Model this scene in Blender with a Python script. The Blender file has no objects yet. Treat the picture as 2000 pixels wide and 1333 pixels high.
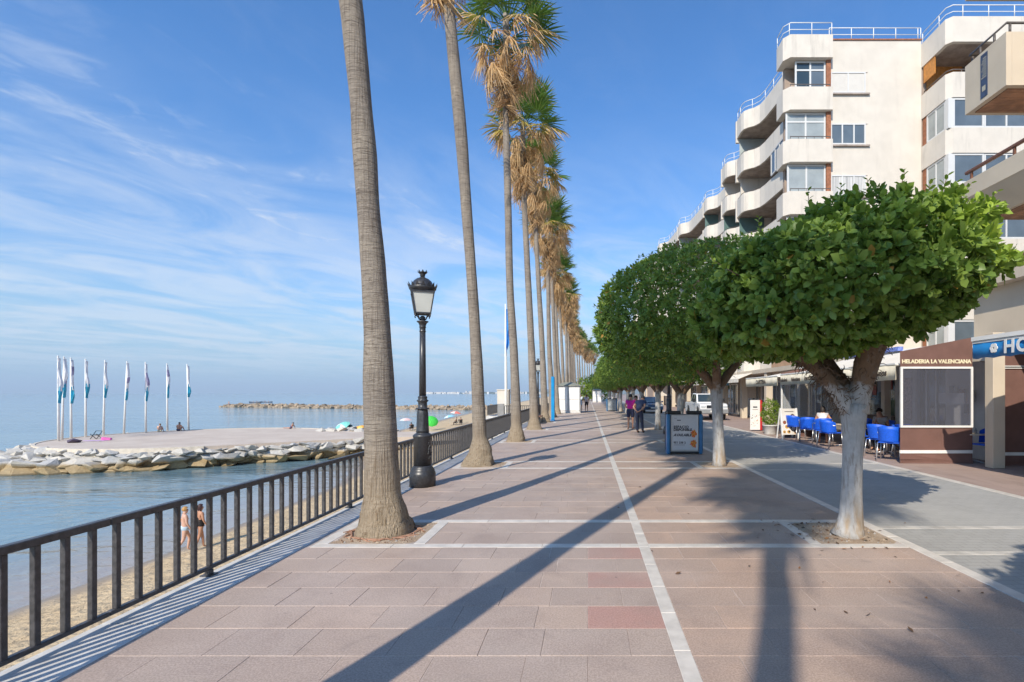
import bpy, bmesh, math, random
import numpy as np
from mathutils import Vector, Matrix, noise, Quaternion, Euler

rng = random.Random(7)
sc = bpy.context.scene
COL = sc.collection
R = math.radians
PI = math.pi

# ------------------------------------------------------------------ camera
EYE = 1.8
cam = bpy.data.cameras.new("camera")
cam_ob = bpy.data.objects.new("camera", cam)
COL.objects.link(cam_ob)
cam_ob.location = (0, 0, EYE)
cam_ob.rotation_euler = (R(90), 0, 0)
cam.sensor_width = 36
cam.lens = 18.0
cam.shift_x = -0.074
cam.shift_y = 0.05075
cam.clip_start = 0.05
cam.clip_end = 60000
sc.camera = cam_ob

# ------------------------------------------------------------------ light
SUN_EL = 37.5
SUN_AZ = math.atan(0.45)            # light travels towards +Y, leaning to +X
SUN_STRENGTH = 3.75
SKY_STRENGTH = 0.12
sun = bpy.data.lights.new("sun", 'SUN')
sun.energy = SUN_STRENGTH
sun.angle = R(0.55)
sun.color = (1.0, 0.905, 0.765)
sun_ob = bpy.data.objects.new("sun", sun)
COL.objects.link(sun_ob)
ld = Vector((math.sin(SUN_AZ) * math.cos(R(SUN_EL)), math.cos(SUN_AZ) * math.cos(R(SUN_EL)), -math.sin(R(SUN_EL))))
sun_ob.rotation_euler = ld.to_track_quat('-Z', 'Y').to_euler()
sun_ob.location = (-30, -60, 80)

world = bpy.data.worlds.new("World")
sc.world = world
world.use_nodes = True
wt = world.node_tree
wt.nodes.clear()


def node(nt, typ, ins=None, **props):
    n = nt.nodes.new(typ)
    for k, v in props.items():
        setattr(n, k, v)
    for k, v in (ins or {}).items():
        sock = n.inputs[k]
        if isinstance(v, bpy.types.NodeSocket):
            nt.links.new(v, sock)
        else:
            sock.default_value = v
    return n


def math_n(nt, op, a, b=0.0, c=0.0, clamp=False):
    n = node(nt, 'ShaderNodeMath', {0: a, 1: b, 2: c}, operation=op)
    n.use_clamp = clamp
    return n.outputs[0]


def smooth_n(nt, v, lo, hi, to0=0.0, to1=1.0):
    n = node(nt, 'ShaderNodeMapRange', {0: v, 1: lo, 2: hi, 3: to0, 4: to1}, interpolation_type='SMOOTHSTEP')
    return n.outputs[0]


def mix_n(nt, f, a, b, blend='MIX'):
    n = node(nt, 'ShaderNodeMix', data_type='RGBA', blend_type=blend)
    for idx, v in ((0, f), (6, a), (7, b)):
        s = n.inputs[idx]
        if isinstance(v, bpy.types.NodeSocket):
            nt.links.new(v, s)
        else:
            if idx and len(v) == 3:
                v = (*v, 1)
            s.default_value = v
    return n.outputs[2]


def build_world():
    nt = wt
    sky = node(nt, 'ShaderNodeTexSky', sky_type='NISHITA', sun_disc=False, sun_elevation=R(SUN_EL),
               sun_rotation=R(180) + SUN_AZ, altitude=0.0, air_density=1.0, dust_density=0.7, ozone_density=2.5)
    tc = node(nt, 'ShaderNodeTexCoord').outputs['Generated']
    sep = node(nt, 'ShaderNodeSeparateXYZ', {0: tc})
    z = math_n(nt, 'MAXIMUM', sep.outputs[2], 0.0)
    zz = math_n(nt, 'ADD', z, 0.05)
    px = math_n(nt, 'DIVIDE', sep.outputs[0], zz)
    py = math_n(nt, 'DIVIDE', sep.outputs[1], zz)
    # streak axes of the cirrus sheet: along (0.42,0.91) and across
    al = math_n(nt, 'ADD', math_n(nt, 'MULTIPLY', px, 0.42), math_n(nt, 'MULTIPLY', py, 0.91))
    ac = math_n(nt, 'SUBTRACT', math_n(nt, 'MULTIPLY', px, 0.91), math_n(nt, 'MULTIPLY', py, 0.42))

    def nz(su, sv, off, detail, rough, dist):
        cv = node(nt, 'ShaderNodeCombineXYZ', {0: math_n(nt, 'MULTIPLY', al, su), 1: math_n(nt, 'MULTIPLY', ac, sv), 2: off})
        return node(nt, 'ShaderNodeTexNoise', {'Vector': cv.outputs[0], 'Scale': 1.0, 'Detail': detail, 'Roughness': rough, 'Distortion': dist}).outputs[0]
    streak = nz(0.95, 1.5, 17.5, 9.0, 0.62, 0.8)
    fine = nz(3.6, 5.2, 2.9, 8.0, 0.62, 0.9)
    mask = nz(0.30, 0.45, 31.1, 3.0, 0.5, 0.3)
    s = math_n(nt, 'ADD', math_n(nt, 'MULTIPLY', streak, 0.62), math_n(nt, 'MULTIPLY', fine, 0.38))
    cl = smooth_n(nt, s, 0.45, 0.70)
    cl = math_n(nt, 'MULTIPLY', cl, smooth_n(nt, z, 0.66, 0.36, 0.35, 1.0))
    mk = smooth_n(nt, mask, 0.40, 0.60)
    cl = math_n(nt, 'MULTIPLY', cl, math_n(nt, 'ADD', math_n(nt, 'MULTIPLY', mk, 0.85), 0.15))
    # the land side of the sky is clearer
    cl = math_n(nt, 'MULTIPLY', cl, smooth_n(nt, px, 0.25, -0.35, 0.12, 1.0))
    # thin veil growing denser towards the horizon, where one looks along the sheet
    veil = math_n(nt, 'MULTIPLY', smooth_n(nt, streak, 0.34, 0.64), smooth_n(nt, z, 0.52, 0.12))
    cl = math_n(nt, 'MAXIMUM', cl, math_n(nt, 'MULTIPLY', veil, 0.72))
    cl = math_n(nt, 'MULTIPLY', cl, smooth_n(nt, z, 0.0, 0.07))
    cl = math_n(nt, 'MULTIPLY', cl, CLOUD_AMOUNT)
    tint = mix_n(nt, 1.0, sky.outputs[0], mix_n(nt, smooth_n(nt, z, 0.04, 0.5), (0.80, 0.93, 1.06), SKY_TINT), 'MULTIPLY')
    hz = smooth_n(nt, z, 0.24, 0.0)
    tint = mix_n(nt, math_n(nt, 'MULTIPLY', hz, 0.75), tint, HORIZON_COL)
    col = mix_n(nt, cl, tint, CLOUD_COL)
    bg = node(nt, 'ShaderNodeBackground', {'Color': col, 'Strength': SKY_STRENGTH})
    out = node(nt, 'ShaderNodeOutputWorld', {'Surface': bg.outputs[0]})


CLOUD_AMOUNT = 0.85
CLOUD_COL = (4.6, 5.0, 5.6)
SKY_TINT = (0.50, 0.90, 1.26)
HORIZON_COL = (1.75, 3.1, 4.5)
build_world()

sc.view_settings.view_transform = 'Standard'
sc.view_settings.look = 'None'
sc.view_settings.exposure = 0.55
sc.view_settings.gamma = 1.0
sc.view_settings.use_curve_mapping = False
sc.cycles.max_bounces = 6
sc.cycles.diffuse_bounces = 3
sc.cycles.glossy_bounces = 3
sc.cycles.transmission_bounces = 4
sc.cycles.transparent_max_bounces = 8
sc.cycles.volume_bounces = 0
sc.cycles.sample_clamp_indirect = 4.0


# ------------------------------------------------------------------ helpers
def W(px, py, y):
    """photo pixel at depth y -> point in the place"""
    return Vector(((px - 1148) / 1000 * y, y, EYE - (py - 768) / 1000 * y))


def Gp(px, py, z=0.0):
    y = (EYE - z) * 1000 / (py - 768)
    return Vector(((px - 1148) / 1000 * y, y, z))


class MB:
    """collects shapes into one mesh"""

    def __init__(self):
        self.v, self.f, self.m, self.sm = [], [], [], []

    def add(self, vs, fs, mi=0, smooth=False):
        o = len(self.v)
        self.v += [tuple(p) for p in vs]
        self.f += [tuple(i + o for i in f) for f in fs]
        self.m += [mi] * len(fs)
        self.sm += [smooth] * len(fs)
        return self

    def box(self, x0, x1, y0, y1, z0, z1, mi=0):
        vs = [(x0, y0, z0), (x1, y0, z0), (x1, y1, z0), (x0, y1, z0), (x0, y0, z1), (x1, y0, z1), (x1, y1, z1), (x0, y1, z1)]
        return self.add(vs, [(0, 3, 2, 1), (4, 5, 6, 7), (0, 1, 5, 4), (1, 2, 6, 5), (2, 3, 7, 6), (3, 0, 4, 7)], mi)

    def bbox(self, x0, x1, y0, y1, z0, z1, b=0.01, mi=0):
        """box with its edges bevelled"""
        bm = bmesh.new()
        bmesh.ops.create_cube(bm, size=1)
        for v in bm.verts:
            v.co = ((x0 + x1) / 2 + v.co.x * (x1 - x0), (y0 + y1) / 2 + v.co.y * (y1 - y0), (z0 + z1) / 2 + v.co.z * (z1 - z0))
        bmesh.ops.bevel(bm, geom=bm.edges[:], offset=b, segments=1, affect='EDGES')
        return self.addbm(bm, mi)

    def addbm(self, bm, mi=0, smooth=False, M=None):
        bm.verts.index_update()
        vs = [(M @ v.co) if M else v.co.copy() for v in bm.verts]
        fs = [tuple(v.index for v in f.verts) for f in bm.faces]
        bm.free()
        return self.add(vs, fs, mi, smooth)

    def tube(self, pts, rad, n=8, mi=0, smooth=True, cap=True, squash=None):
        pts = [Vector(p) for p in pts]
        if not hasattr(rad, '__len__'):
            rad = [rad] * len(pts)
        vs, fs = [], []
        up = None
        for i, p in enumerate(pts):
            d = (pts[min(i + 1, len(pts) - 1)] - pts[max(i - 1, 0)]).normalized()
            if up is None:
                up = Vector((0, 0, 1)) if abs(d.z) < 0.9 else Vector((0, 1, 0))
            s = d.cross(up)
            if s.length < 1e-4:
                s = d.orthogonal()
            s.normalize()
            t = s.cross(d).normalized()
            up = t
            for k in range(n):
                a = 2 * PI * (k + 0.5) / n
                vs.append(p + (s * math.cos(a) + t * math.sin(a)) * rad[i])
        for i in range(len(pts) - 1):
            for k in range(n):
                fs.append((i * n + k, i * n + (k + 1) % n, (i + 1) * n + (k + 1) % n, (i + 1) * n + k))
        if cap:
            fs.append(tuple(range(n))[::-1])
            fs.append(tuple((len(pts) - 1) * n + k for k in range(n)))
        return self.add(vs, fs, mi, smooth)

    def bar(self, p0, p1, w, h=None, mi=0):
        """square bar between two points"""
        p0, p1 = Vector(p0), Vector(p1)
        h = h or w
        d = (p1 - p0).normalized()
        up = Vector((0, 0, 1)) if abs(d.z) < 0.95 else Vector((0, 1, 0))
        s = d.cross(up).normalized() * w / 2
        t = s.cross(d).normalized() * h / 2
        vs = [p0 - s - t, p0 + s - t, p0 + s + t, p0 - s + t, p1 - s - t, p1 + s - t, p1 + s + t, p1 - s + t]
        return self.add(vs, [(3, 2, 1, 0), (4, 5, 6, 7), (0, 1, 5, 4), (1, 2, 6, 5), (2, 3, 7, 6), (3, 0, 4, 7)], mi)

    def lathe(self, prof, n=24, c=(0, 0, 0), mi=0, smooth=True, rfun=None):
        vs, fs = [], []
        for r, z in prof:
            for k in range(n):
                a = 2 * PI * k / n
                rr = r * (rfun(k, z) if rfun else 1)
                vs.append((c[0] + rr * math.cos(a), c[1] + rr * math.sin(a), c[2] + z))
        for i in range(len(prof) - 1):
            for k in range(n):
                fs.append((i * n + k, i * n + (k + 1) % n, (i + 1) * n + (k + 1) % n, (i + 1) * n + k))
        fs.append(tuple(range(n))[::-1])
        fs.append(tuple((len(prof) - 1) * n + k for k in range(n)))
        return self.add(vs, fs, mi, smooth)

    def prism(self, poly, z0, z1, mi=0):
        n = len(poly)
        vs = [(x, y, z0) for x, y in poly] + [(x, y, z1) for x, y in poly]
        fs = [tuple(range(n))[::-1], tuple(range(n, 2 * n))] + [(i, (i + 1) % n, n + (i + 1) % n, n + i) for i in range(n)]
        return self.add(vs, fs, mi)

    def xprism(self, poly, x0, x1, mi=0):
        """profile in (y,z) extruded along x"""
        n = len(poly)
        vs = [(x0, y, z) for y, z in poly] + [(x1, y, z) for y, z in poly]
        fs = [tuple(range(n)), tuple(range(n, 2 * n))[::-1]] + [((i + 1) % n, i, n + i, n + (i + 1) % n) for i in range(n)]
        return self.add(vs, fs, mi)

    def wall(self, path, z0, z1, th, mi=0, smooth=False):
        """band of thickness th along a plan path"""
        P = [Vector((p[0], p[1])) for p in path]
        L, Rr = [], []
        for i, p in enumerate(P):
            d = (P[min(i + 1, len(P) - 1)] - P[max(i - 1, 0)]).normalized()
            nn = Vector((-d.y, d.x)) * th / 2
            L.append(p + nn)
            Rr.append(p - nn)
        vs, fs = [], []
        for a, b in zip(L, Rr):
            vs += [(a.x, a.y, z0), (b.x, b.y, z0), (b.x, b.y, z1), (a.x, a.y, z1)]
        m = len(P)
        for i in range(m - 1):
            o, q = i * 4, i * 4 + 4
            for k in range(4):
                fs.append((o + k, o + (k + 1) % 4, q + (k + 1) % 4, q + k))
        fs.append((3, 2, 1, 0))
        fs.append(tuple((m - 1) * 4 + k for k in range(4)))
        return self.add(vs, fs, mi, smooth)

    def mesh(self, name, mats):
        me = bpy.data.meshes.new(name)
        me.from_pydata(self.v, [], self.f)
        for m in (mats if isinstance(mats, (list, tuple)) else [mats]):
            me.materials.append(m)
        me.polygons.foreach_set('material_index', self.m)
        me.polygons.foreach_set('use_smooth', self.sm)
        me.update()
        bm = bmesh.new()
        bm.from_mesh(me)
        bmesh.ops.recalc_face_normals(bm, faces=bm.faces)
        bm.to_mesh(me)
        bm.free()
        return me

    def build(self, name, mats, parent=None, loc=(0, 0, 0)):
        return link(name, self.mesh(name, mats), parent, loc)


def link(name, me, parent=None, loc=(0, 0, 0), rot=None, scale=None, mw=None):
    o = bpy.data.objects.new(name, me)
    COL.objects.link(o)
    if parent is not None:
        o.parent = parent
    if mw is not None:
        o.matrix_basis = mw
    else:
        o.location = loc
        if rot:
            o.rotation_euler = rot
        if scale:
            o.scale = scale
    return o


def tag(o, label=None, cat=None, group=None, kind=None):
    if label:
        o['label'] = label
    if cat:
        o['category'] = cat
    if group:
        o['group'] = group
    if kind:
        o['kind'] = kind
    return o


def thing(name, label, cat, loc=(0, 0, 0), rz=0.0, group=None, kind=None):
    o = bpy.data.objects.new(name, None)
    COL.objects.link(o)
    o.empty_display_size = 0.2
    o.location = loc
    o.rotation_euler = (0, 0, rz)
    return tag(o, label, cat, group, kind)


KIDS = {}


def kids(o):
    return [c for c in bpy.data.objects if c.parent == o]


def dup(root, loc, rz, label, group=None, scale=None):
    """a copy of a thing with copies of its parts and sub-parts"""
    r = root.copy()
    COL.objects.link(r)
    r.location = loc
    r.rotation_euler = (0, 0, rz)
    if scale:
        r.scale = (scale,) * 3
    r['label'] = label
    if group:
        r['group'] = group
    for ch in kids(root):
        c = ch.copy()
        COL.objects.link(c)
        c.parent = r
        for g in kids(ch):
            d = g.copy()
            COL.objects.link(d)
            d.parent = c
    return r


def float_attr(me, name, vals, domain='POINT'):
    a = me.attributes.new(name, 'FLOAT', domain)
    a.data.foreach_set('value', np.asarray(vals, dtype=np.float32))


# ------------------------------------------------------------------ materials
def new_mat(name):
    m = bpy.data.materials.new(name)
    m.use_nodes = True
    nt = m.node_tree
    nt.nodes.clear()
    out = node(nt, 'ShaderNodeOutputMaterial')
    b = node(nt, 'ShaderNodeBsdfPrincipled')
    nt.links.new(b.outputs[0], out.inputs[0])
    return m, nt, b, out


def coords(nt, kind):
    if kind == 'world':
        return node(nt, 'ShaderNodeNewGeometry').outputs['Position']
    return node(nt, 'ShaderNodeTexCoord').outputs['Object']


def noise_n(nt, co, scale, detail=4.0, rough=0.55, dist=0.0, sc3=None):
    if sc3:
        co = node(nt, 'ShaderNodeVectorMath', {0: co, 1: sc3}, operation='MULTIPLY').outputs[0]
    return node(nt, 'ShaderNodeTexNoise', {'Vector': co, 'Scale': scale, 'Detail': detail, 'Roughness': rough, 'Distortion': dist}).outputs[0]


def bump_n(nt, b, h, strength=0.3, dist=0.01):
    n = node(nt, 'ShaderNodeBump', {'Height': h, 'Strength': strength, 'Distance': dist})
    nt.links.new(n.outputs[0], b.inputs['Normal'])
    return n


def mul(c, k):
    return tuple(min(1.0, x * k) for x in c[:3])


def mat(name, col, rough=0.6, var=0.12, vs=3.0, bump=0.0, bs=60.0, metal=0.0, spec=0.5, co='world', streak=0.0, coat=0.0):
    m, nt, b, out = new_mat(name)
    P = coords(nt, co)
    n1 = noise_n(nt, P, vs, 6.0, 0.6)
    c = mix_n(nt, smooth_n(nt, n1, 0.3, 0.7), mul(col, 1 - var), mul(col, 1 + var))
    if streak:
        n2 = noise_n(nt, P, 1.0, 5.0, 0.6, 0.2, (3.0, 3.0, 0.35))
        c = mix_n(nt, math_n(nt, 'MULTIPLY', smooth_n(nt, n2, 0.52, 0.75), streak), c, mul(col, 0.55))
    nt.links.new(c, b.inputs['Base Color'])
    b.inputs['Roughness'].default_value = rough
    b.inputs['Metallic'].default_value = metal
    b.inputs['Specular IOR Level'].default_value = spec
    if coat:
        b.inputs['Coat Weight'].default_value = coat
    if bump:
        bump_n(nt, b, noise_n(nt, P, bs, 3.0, 0.6), bump, 0.01)
    return m


def flat(name, col, rough=0.5, spec=0.5, metal=0.0):
    return mat(name, col, rough, 0.06, 4.0, spec=spec, metal=metal, co='object')


def glass_dark(name, col=(0.05, 0.07, 0.08), rough=0.06, spec=0.8):
    m, nt, b, out = new_mat(name)
    P = coords(nt, 'world')
    n1 = noise_n(nt, P, 0.9, 3.0)
    nt.links.new(mix_n(nt, n1, mul(col, 0.6), mul(col, 1.5)), b.inputs['Base Color'])
    b.inputs['Roughness'].default_value = rough
    b.inputs['Specular IOR Level'].default_value = spec
    return m


def glass_clear(name, tint=(0.8, 0.85, 0.85), mixf=0.75, rough=0.05, base=None):
    """thin sheet one can see through"""
    m, nt, b, out = new_mat(name)
    b.inputs['Base Color'].default_value = (*(base or tint), 1)
    b.inputs['Roughness'].default_value = rough
    t = node(nt, 'ShaderNodeBsdfTransparent', {'Color': (*tint, 1)})
    mx = node(nt, 'ShaderNodeMixShader', {0: mixf, 1: b.outputs[0], 2: t.outputs[0]})
    nt.links.new(mx.outputs[0], out.inputs[0])
    return m


def tile_mat(name, cols, attr=None):
    """paving stone: a colour for each stone, grain, blotches and gum spots"""
    m, nt, b, out = new_mat(name)
    P = coords(nt, 'world')
    if attr:
        rnd = node(nt, 'ShaderNodeAttribute', attribute_name=attr).outputs['Fac']
    else:
        rnd = node(nt, 'ShaderNodeObjectInfo').outputs['Random']
    rp = node(nt, 'ShaderNodeValToRGB', {0: rnd})
    rp.color_ramp.elements[0].color = (*cols[0], 1)
    rp.color_ramp.elements[0].position = 0.0
    rp.color_ramp.elements[1].color = (*cols[-1], 1)
    for i, c in enumerate(cols[1:-1]):
        e = rp.color_ramp.elements.new((i + 1) / (len(cols) - 1))
        e.color = (*c, 1)
    c = rp.outputs[0]
    blot = noise_n(nt, P, 1.3, 5.0, 0.6, 0.4)
    c = mix_n(nt, math_n(nt, 'MULTIPLY', smooth_n(nt, blot, 0.42, 0.68), 0.42), c, (0.31, 0.25, 0.22))
    blot2 = noise_n(nt, P, 0.55, 4.0, 0.55, 0.3)
    c = mix_n(nt, math_n(nt, 'MULTIPLY', smooth_n(nt, blot2, 0.42, 0.66), 0.5), c, (0.54, 0.455, 0.40))
    grain = noise_n(nt, P, 75.0, 3.0, 0.75)
    c = mix_n(nt, 0.6, c, mix_n(nt, smooth_n(nt, grain, 0.35, 0.65), (0.10, 0.08, 0.075), (0.62, 0.52, 0.48)), 'SOFT_LIGHT')
    worn = noise_n(nt, P, 0.22, 6.0, 0.65, 0.5)
    c = mix_n(nt, math_n(nt, 'MULTIPLY', smooth_n(nt, worn, 0.45, 0.62), 0.38), c, (0.33, 0.275, 0.24))
    dirt = noise_n(nt, P, 3.5, 6.0, 0.7, 0.8)
    c = mix_n(nt, math_n(nt, 'MULTIPLY', smooth_n(nt, dirt, 0.56, 0.74), 0.35), c, (0.22, 0.18, 0.16))
    spots = node(nt, 'ShaderNodeTexVoronoi', {'Vector': P, 'Scale': 3.1, 'Randomness': 1.0})
    sr = node(nt, 'ShaderNodeSeparateColor', {0: spots.outputs['Color']})
    rad = math_n(nt, 'MULTIPLY', math_n(nt, 'SUBTRACT', sr.outputs[0], 0.48), 0.12)
    sp = smooth_n(nt, math_n(nt, 'SUBTRACT', rad, spots.outputs['Distance']), -0.008, 0.012)
    c = mix_n(nt, math_n(nt, 'MULTIPLY', sp, 0.6), c, (0.12, 0.105, 0.10))
    fleck = node(nt, 'ShaderNodeTexVoronoi', {'Vector': P, 'Scale': 7.0, 'Randomness': 1.0})
    fr = node(nt, 'ShaderNodeSeparateColor', {0: fleck.outputs['Color']})
    fs = smooth_n(nt, math_n(nt, 'SUBTRACT', math_n(nt, 'MULTIPLY', math_n(nt, 'SUBTRACT', fr.outputs[1], 0.72), 0.22), fleck.outputs['Distance']), 0.0, 0.02)
    c = mix_n(nt, math_n(nt, 'MULTIPLY', fs, 0.5), c, (0.15, 0.12, 0.11))
    nt.links.new(c, b.inputs['Base Color'])
    b.inputs['Roughness'].default_value = 0.62
    b.inputs['Specular IOR Level'].default_value = 0.35
    bump_n(nt, b, math_n(nt, 'ADD', grain, math_n(nt, 'MULTIPLY', blot, 2.0)), 0.25, 0.004)
    return m


TILE_COLS = [(0.410, 0.342, 0.296), (0.475, 0.398, 0.342), (0.436, 0.375, 0.332), (0.495, 0.404, 0.338), (0.424, 0.360, 0.316), (0.480, 0.410, 0.355)]
M = {}
M['tile'] = tile_mat('pink_paving_stone', TILE_COLS)
M['tile_land'] = tile_mat('brown_pink_paving_stone', [(a * 1.02, b * .95, c * .90) for a, b, c in TILE_COLS])
M['tile_red'] = tile_mat('red_paving_stone', [(0.46, 0.285, 0.245), (0.48, 0.31, 0.265)])
M['tile_rest'] = tile_mat('pink_paving_stone_far', TILE_COLS, 'rnd')
M['mortar'] = mat('mortar_bed', (0.44, 0.375, 0.33), 0.9, 0.3, 6.0, 0.3, 80)
M['marble'] = mat('pale_marble', (0.60, 0.555, 0.495), 0.45, 0.12, 5.0, 0.05, 40)
M['marble_old'] = mat('pale_marble_far', (0.60, 0.55, 0.49), 0.5, 0.16, 5.0)
M['concrete'] = mat('pale_concrete', (0.56, 0.55, 0.53), 0.8, 0.14, 4.0, 0.25, 60)
M['wallstone'] = mat('sea_wall_concrete', (0.36, 0.34, 0.31), 0.85, 0.2, 2.0, 0.4, 25)
M['iron'] = mat('dark_painted_iron', (0.035, 0.036, 0.040), 0.38, 0.35, 30.0, 0.08, 90, spec=0.6)
M['rail_iron'] = mat('dark_bronze_painted_iron', (0.058, 0.056, 0.058), 0.42, 0.35, 25.0, 0.10, 70, spec=0.55)
M['white_paint'] = mat('white_paint', (0.78, 0.77, 0.74), 0.45, 0.05, 3.0)
M['blue_paint'] = mat('blue_paint', (0.02, 0.20, 0.50), 0.35, 0.08, 3.0)
M['blue_sign'] = mat('sign_blue_paint', (0.035, 0.17, 0.36), 0.35, 0.1, 5.0)
M['black'] = mat('black_plastic', (0.02, 0.02, 0.022), 0.4, 0.2, 8.0)
M['rubber'] = mat('tyre_rubber', (0.018, 0.018, 0.018), 0.8, 0.2, 10.0)
M['chrome'] = mat('bright_metal', (0.62, 0.62, 0.62), 0.25, 0.05, 3.0, metal=1.0)
M['alu'] = mat('aluminium_tube', (0.66, 0.66, 0.66), 0.35, 0.05, 5.0, metal=0.9)
M['grey'] = mat('grey_paint', (0.24, 0.25, 0.26), 0.5, 0.1, 5.0)
M['glass'] = glass_dark('window_glass', (0.10, 0.125, 0.145), 0.05, 0.9)
M['glass_pale'] = glass_dark('pale_window_glass', (0.30, 0.33, 0.33), 0.12, 0.7)  # paler grey glass for some bay and wing windows
M['carglass'] = glass_dark('car_glass', (0.03, 0.045, 0.05), 0.04, 0.9)
M['clear'] = glass_clear('clear_screen', (0.85, 0.87, 0.88), 0.8)
M['smoked'] = glass_clear('smoky_plastic_screen', (0.72, 0.73, 0.78), 0.70, 0.08, (0.18, 0.185, 0.22))
M['frost'] = glass_dark('frosted_lantern_glass', (0.46, 0.47, 0.44), 0.35, 0.5)
# ================================================================== SETTING: land, promenade, street
SEA = -4.3
FENCE_X = -3.75
XL, XR = -3.32, 3.75           # paved width of the promenade
LINE0, LINE1 = 0.60, 0.72      # long marble line
PER = 6.23                     # spacing of the planted bays
A0, B0 = 6.04, 7.20            # the two cross lines of the first bay

SHORE = [(-60, -15), (14, -16.2), (19, -16.0), (34, -16.6), (43, -19.2), (50, -22.5), (57, -28), (66, -30.5), (91, -31.5), (165, -37), (230, -42), (420, -50), (900, -70)]


def shore(y):
    for (a, xa), (b, xb) in zip(SHORE, SHORE[1:]):
        if y <= b:
            t = max(0, min(1, (y - a) / (b - a)))
            return xa + (xb - xa) * t
    return SHORE[-1][1]


def beach_z(x, y):
    s = shore(y)
    t = (x + 3.9) / (s + 3.9)
    if t <= 1:
        return -2.9 + (SEA + 2.9) * (max(0, t) ** 1.25)
    return SEA - (t - 1) * 4.0


def sand_mat():
    m, nt, b, out = new_mat('beach_sand')
    P = coords(nt, 'world')
    n1 = noise_n(nt, P, 0.5, 6.0)
    c = mix_n(nt, smooth_n(nt, n1, 0.3, 0.7), (0.54, 0.40, 0.235), (0.64, 0.49, 0.30))
    g = noise_n(nt, P, 45.0, 3.0, 0.7)
    c = mix_n(nt, math_n(nt, 'MULTIPLY', smooth_n(nt, g, 0.5, 0.75), 0.35), c, (0.30, 0.22, 0.14))
    z = node(nt, 'ShaderNodeSeparateXYZ', {0: P}).outputs[2]
    wet = smooth_n(nt, math_n(nt, 'ADD', z, math_n(nt, 'MULTIPLY', n1, 0.10)), SEA + 0.22, SEA + 0.08)
    c = mix_n(nt, math_n(nt, 'MULTIPLY', wet, 0.85), c, (0.21, 0.16, 0.115))
    nt.links.new(c, b.inputs['Base Color'])
    nt.links.new(math_n(nt, 'SUBTRACT', 0.9, math_n(nt, 'MULTIPLY', wet, 0.55)), b.inputs['Roughness'])
    foot = node(nt, 'ShaderNodeTexVoronoi', {'Vector': P, 'Scale': 2.6, 'Randomness': 1.0}, feature='SMOOTH_F1').outputs['Distance']
    h = math_n(nt, 'ADD', math_n(nt, 'MULTIPLY', foot, 1.0), math_n(nt, 'MULTIPLY', noise_n(nt, P, 5.0, 5.0, 0.65), 1.2))
    h = math_n(nt, 'MULTIPLY', h, math_n(nt, 'SUBTRACT', 1.0, wet))
    bump_n(nt, b, h, 0.9, 0.16)
    return m


def build_land():
    mb = MB()
    mb.box(-3.61, 700, -60, 950, -0.6, -0.06)
    tag(mb.build('ground', mat('earth_fill', (0.25, 0.22, 0.19), 0.9)), kind='structure')
    mb = MB()
    mb.box(-3.795, -3.60, -60, 900, -6.0, -0.0345)
    tag(mb.build('sea_wall', M['wallstone']), kind='structure')
    # ledge that carries the railing
    mb = MB()
    for i in range(-10, 90):
        mb.box(-3.80, -3.325, i * 2.0 + 0.006, i * 2.0 + 1.994, -0.034, -0.004)
    mb.box(-3.80, -3.325, 180.0, 900, -0.034, -0.004)
    tag(mb.build('ledge', M['concrete']), kind='structure')
    # beach
    ys = [-30 + i * 1.0 for i in range(0, 90)] + [60 + i * 4 for i in range(1, 40)] + [240, 300, 400, 600, 900]
    nx = 60
    vs, fs = [], []
    for j, y in enumerate(ys):
        s = shore(y) - 12
        for i in range(nx + 1):
            x = -3.9 + (s + 3.9) * i / nx
            z = beach_z(x, y)
            if z > SEA + 0.1:
                z += 0.05 * noise.noise((x * 0.5, y * 0.5, 0)) + 0.03 * noise.noise((x * 1.7, y * 1.7, 3))
            vs.append((x, y, z))
    for j in range(len(ys) - 1):
        for i in range(nx):
            a = j * (nx + 1) + i
            fs.append((a, a + 1, a + nx + 2, a + nx + 1))
    mb = MB()
    mb.add(vs, fs, 0, True)
    tag(mb.build('beach', sand_mat()), kind='structure')


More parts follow.
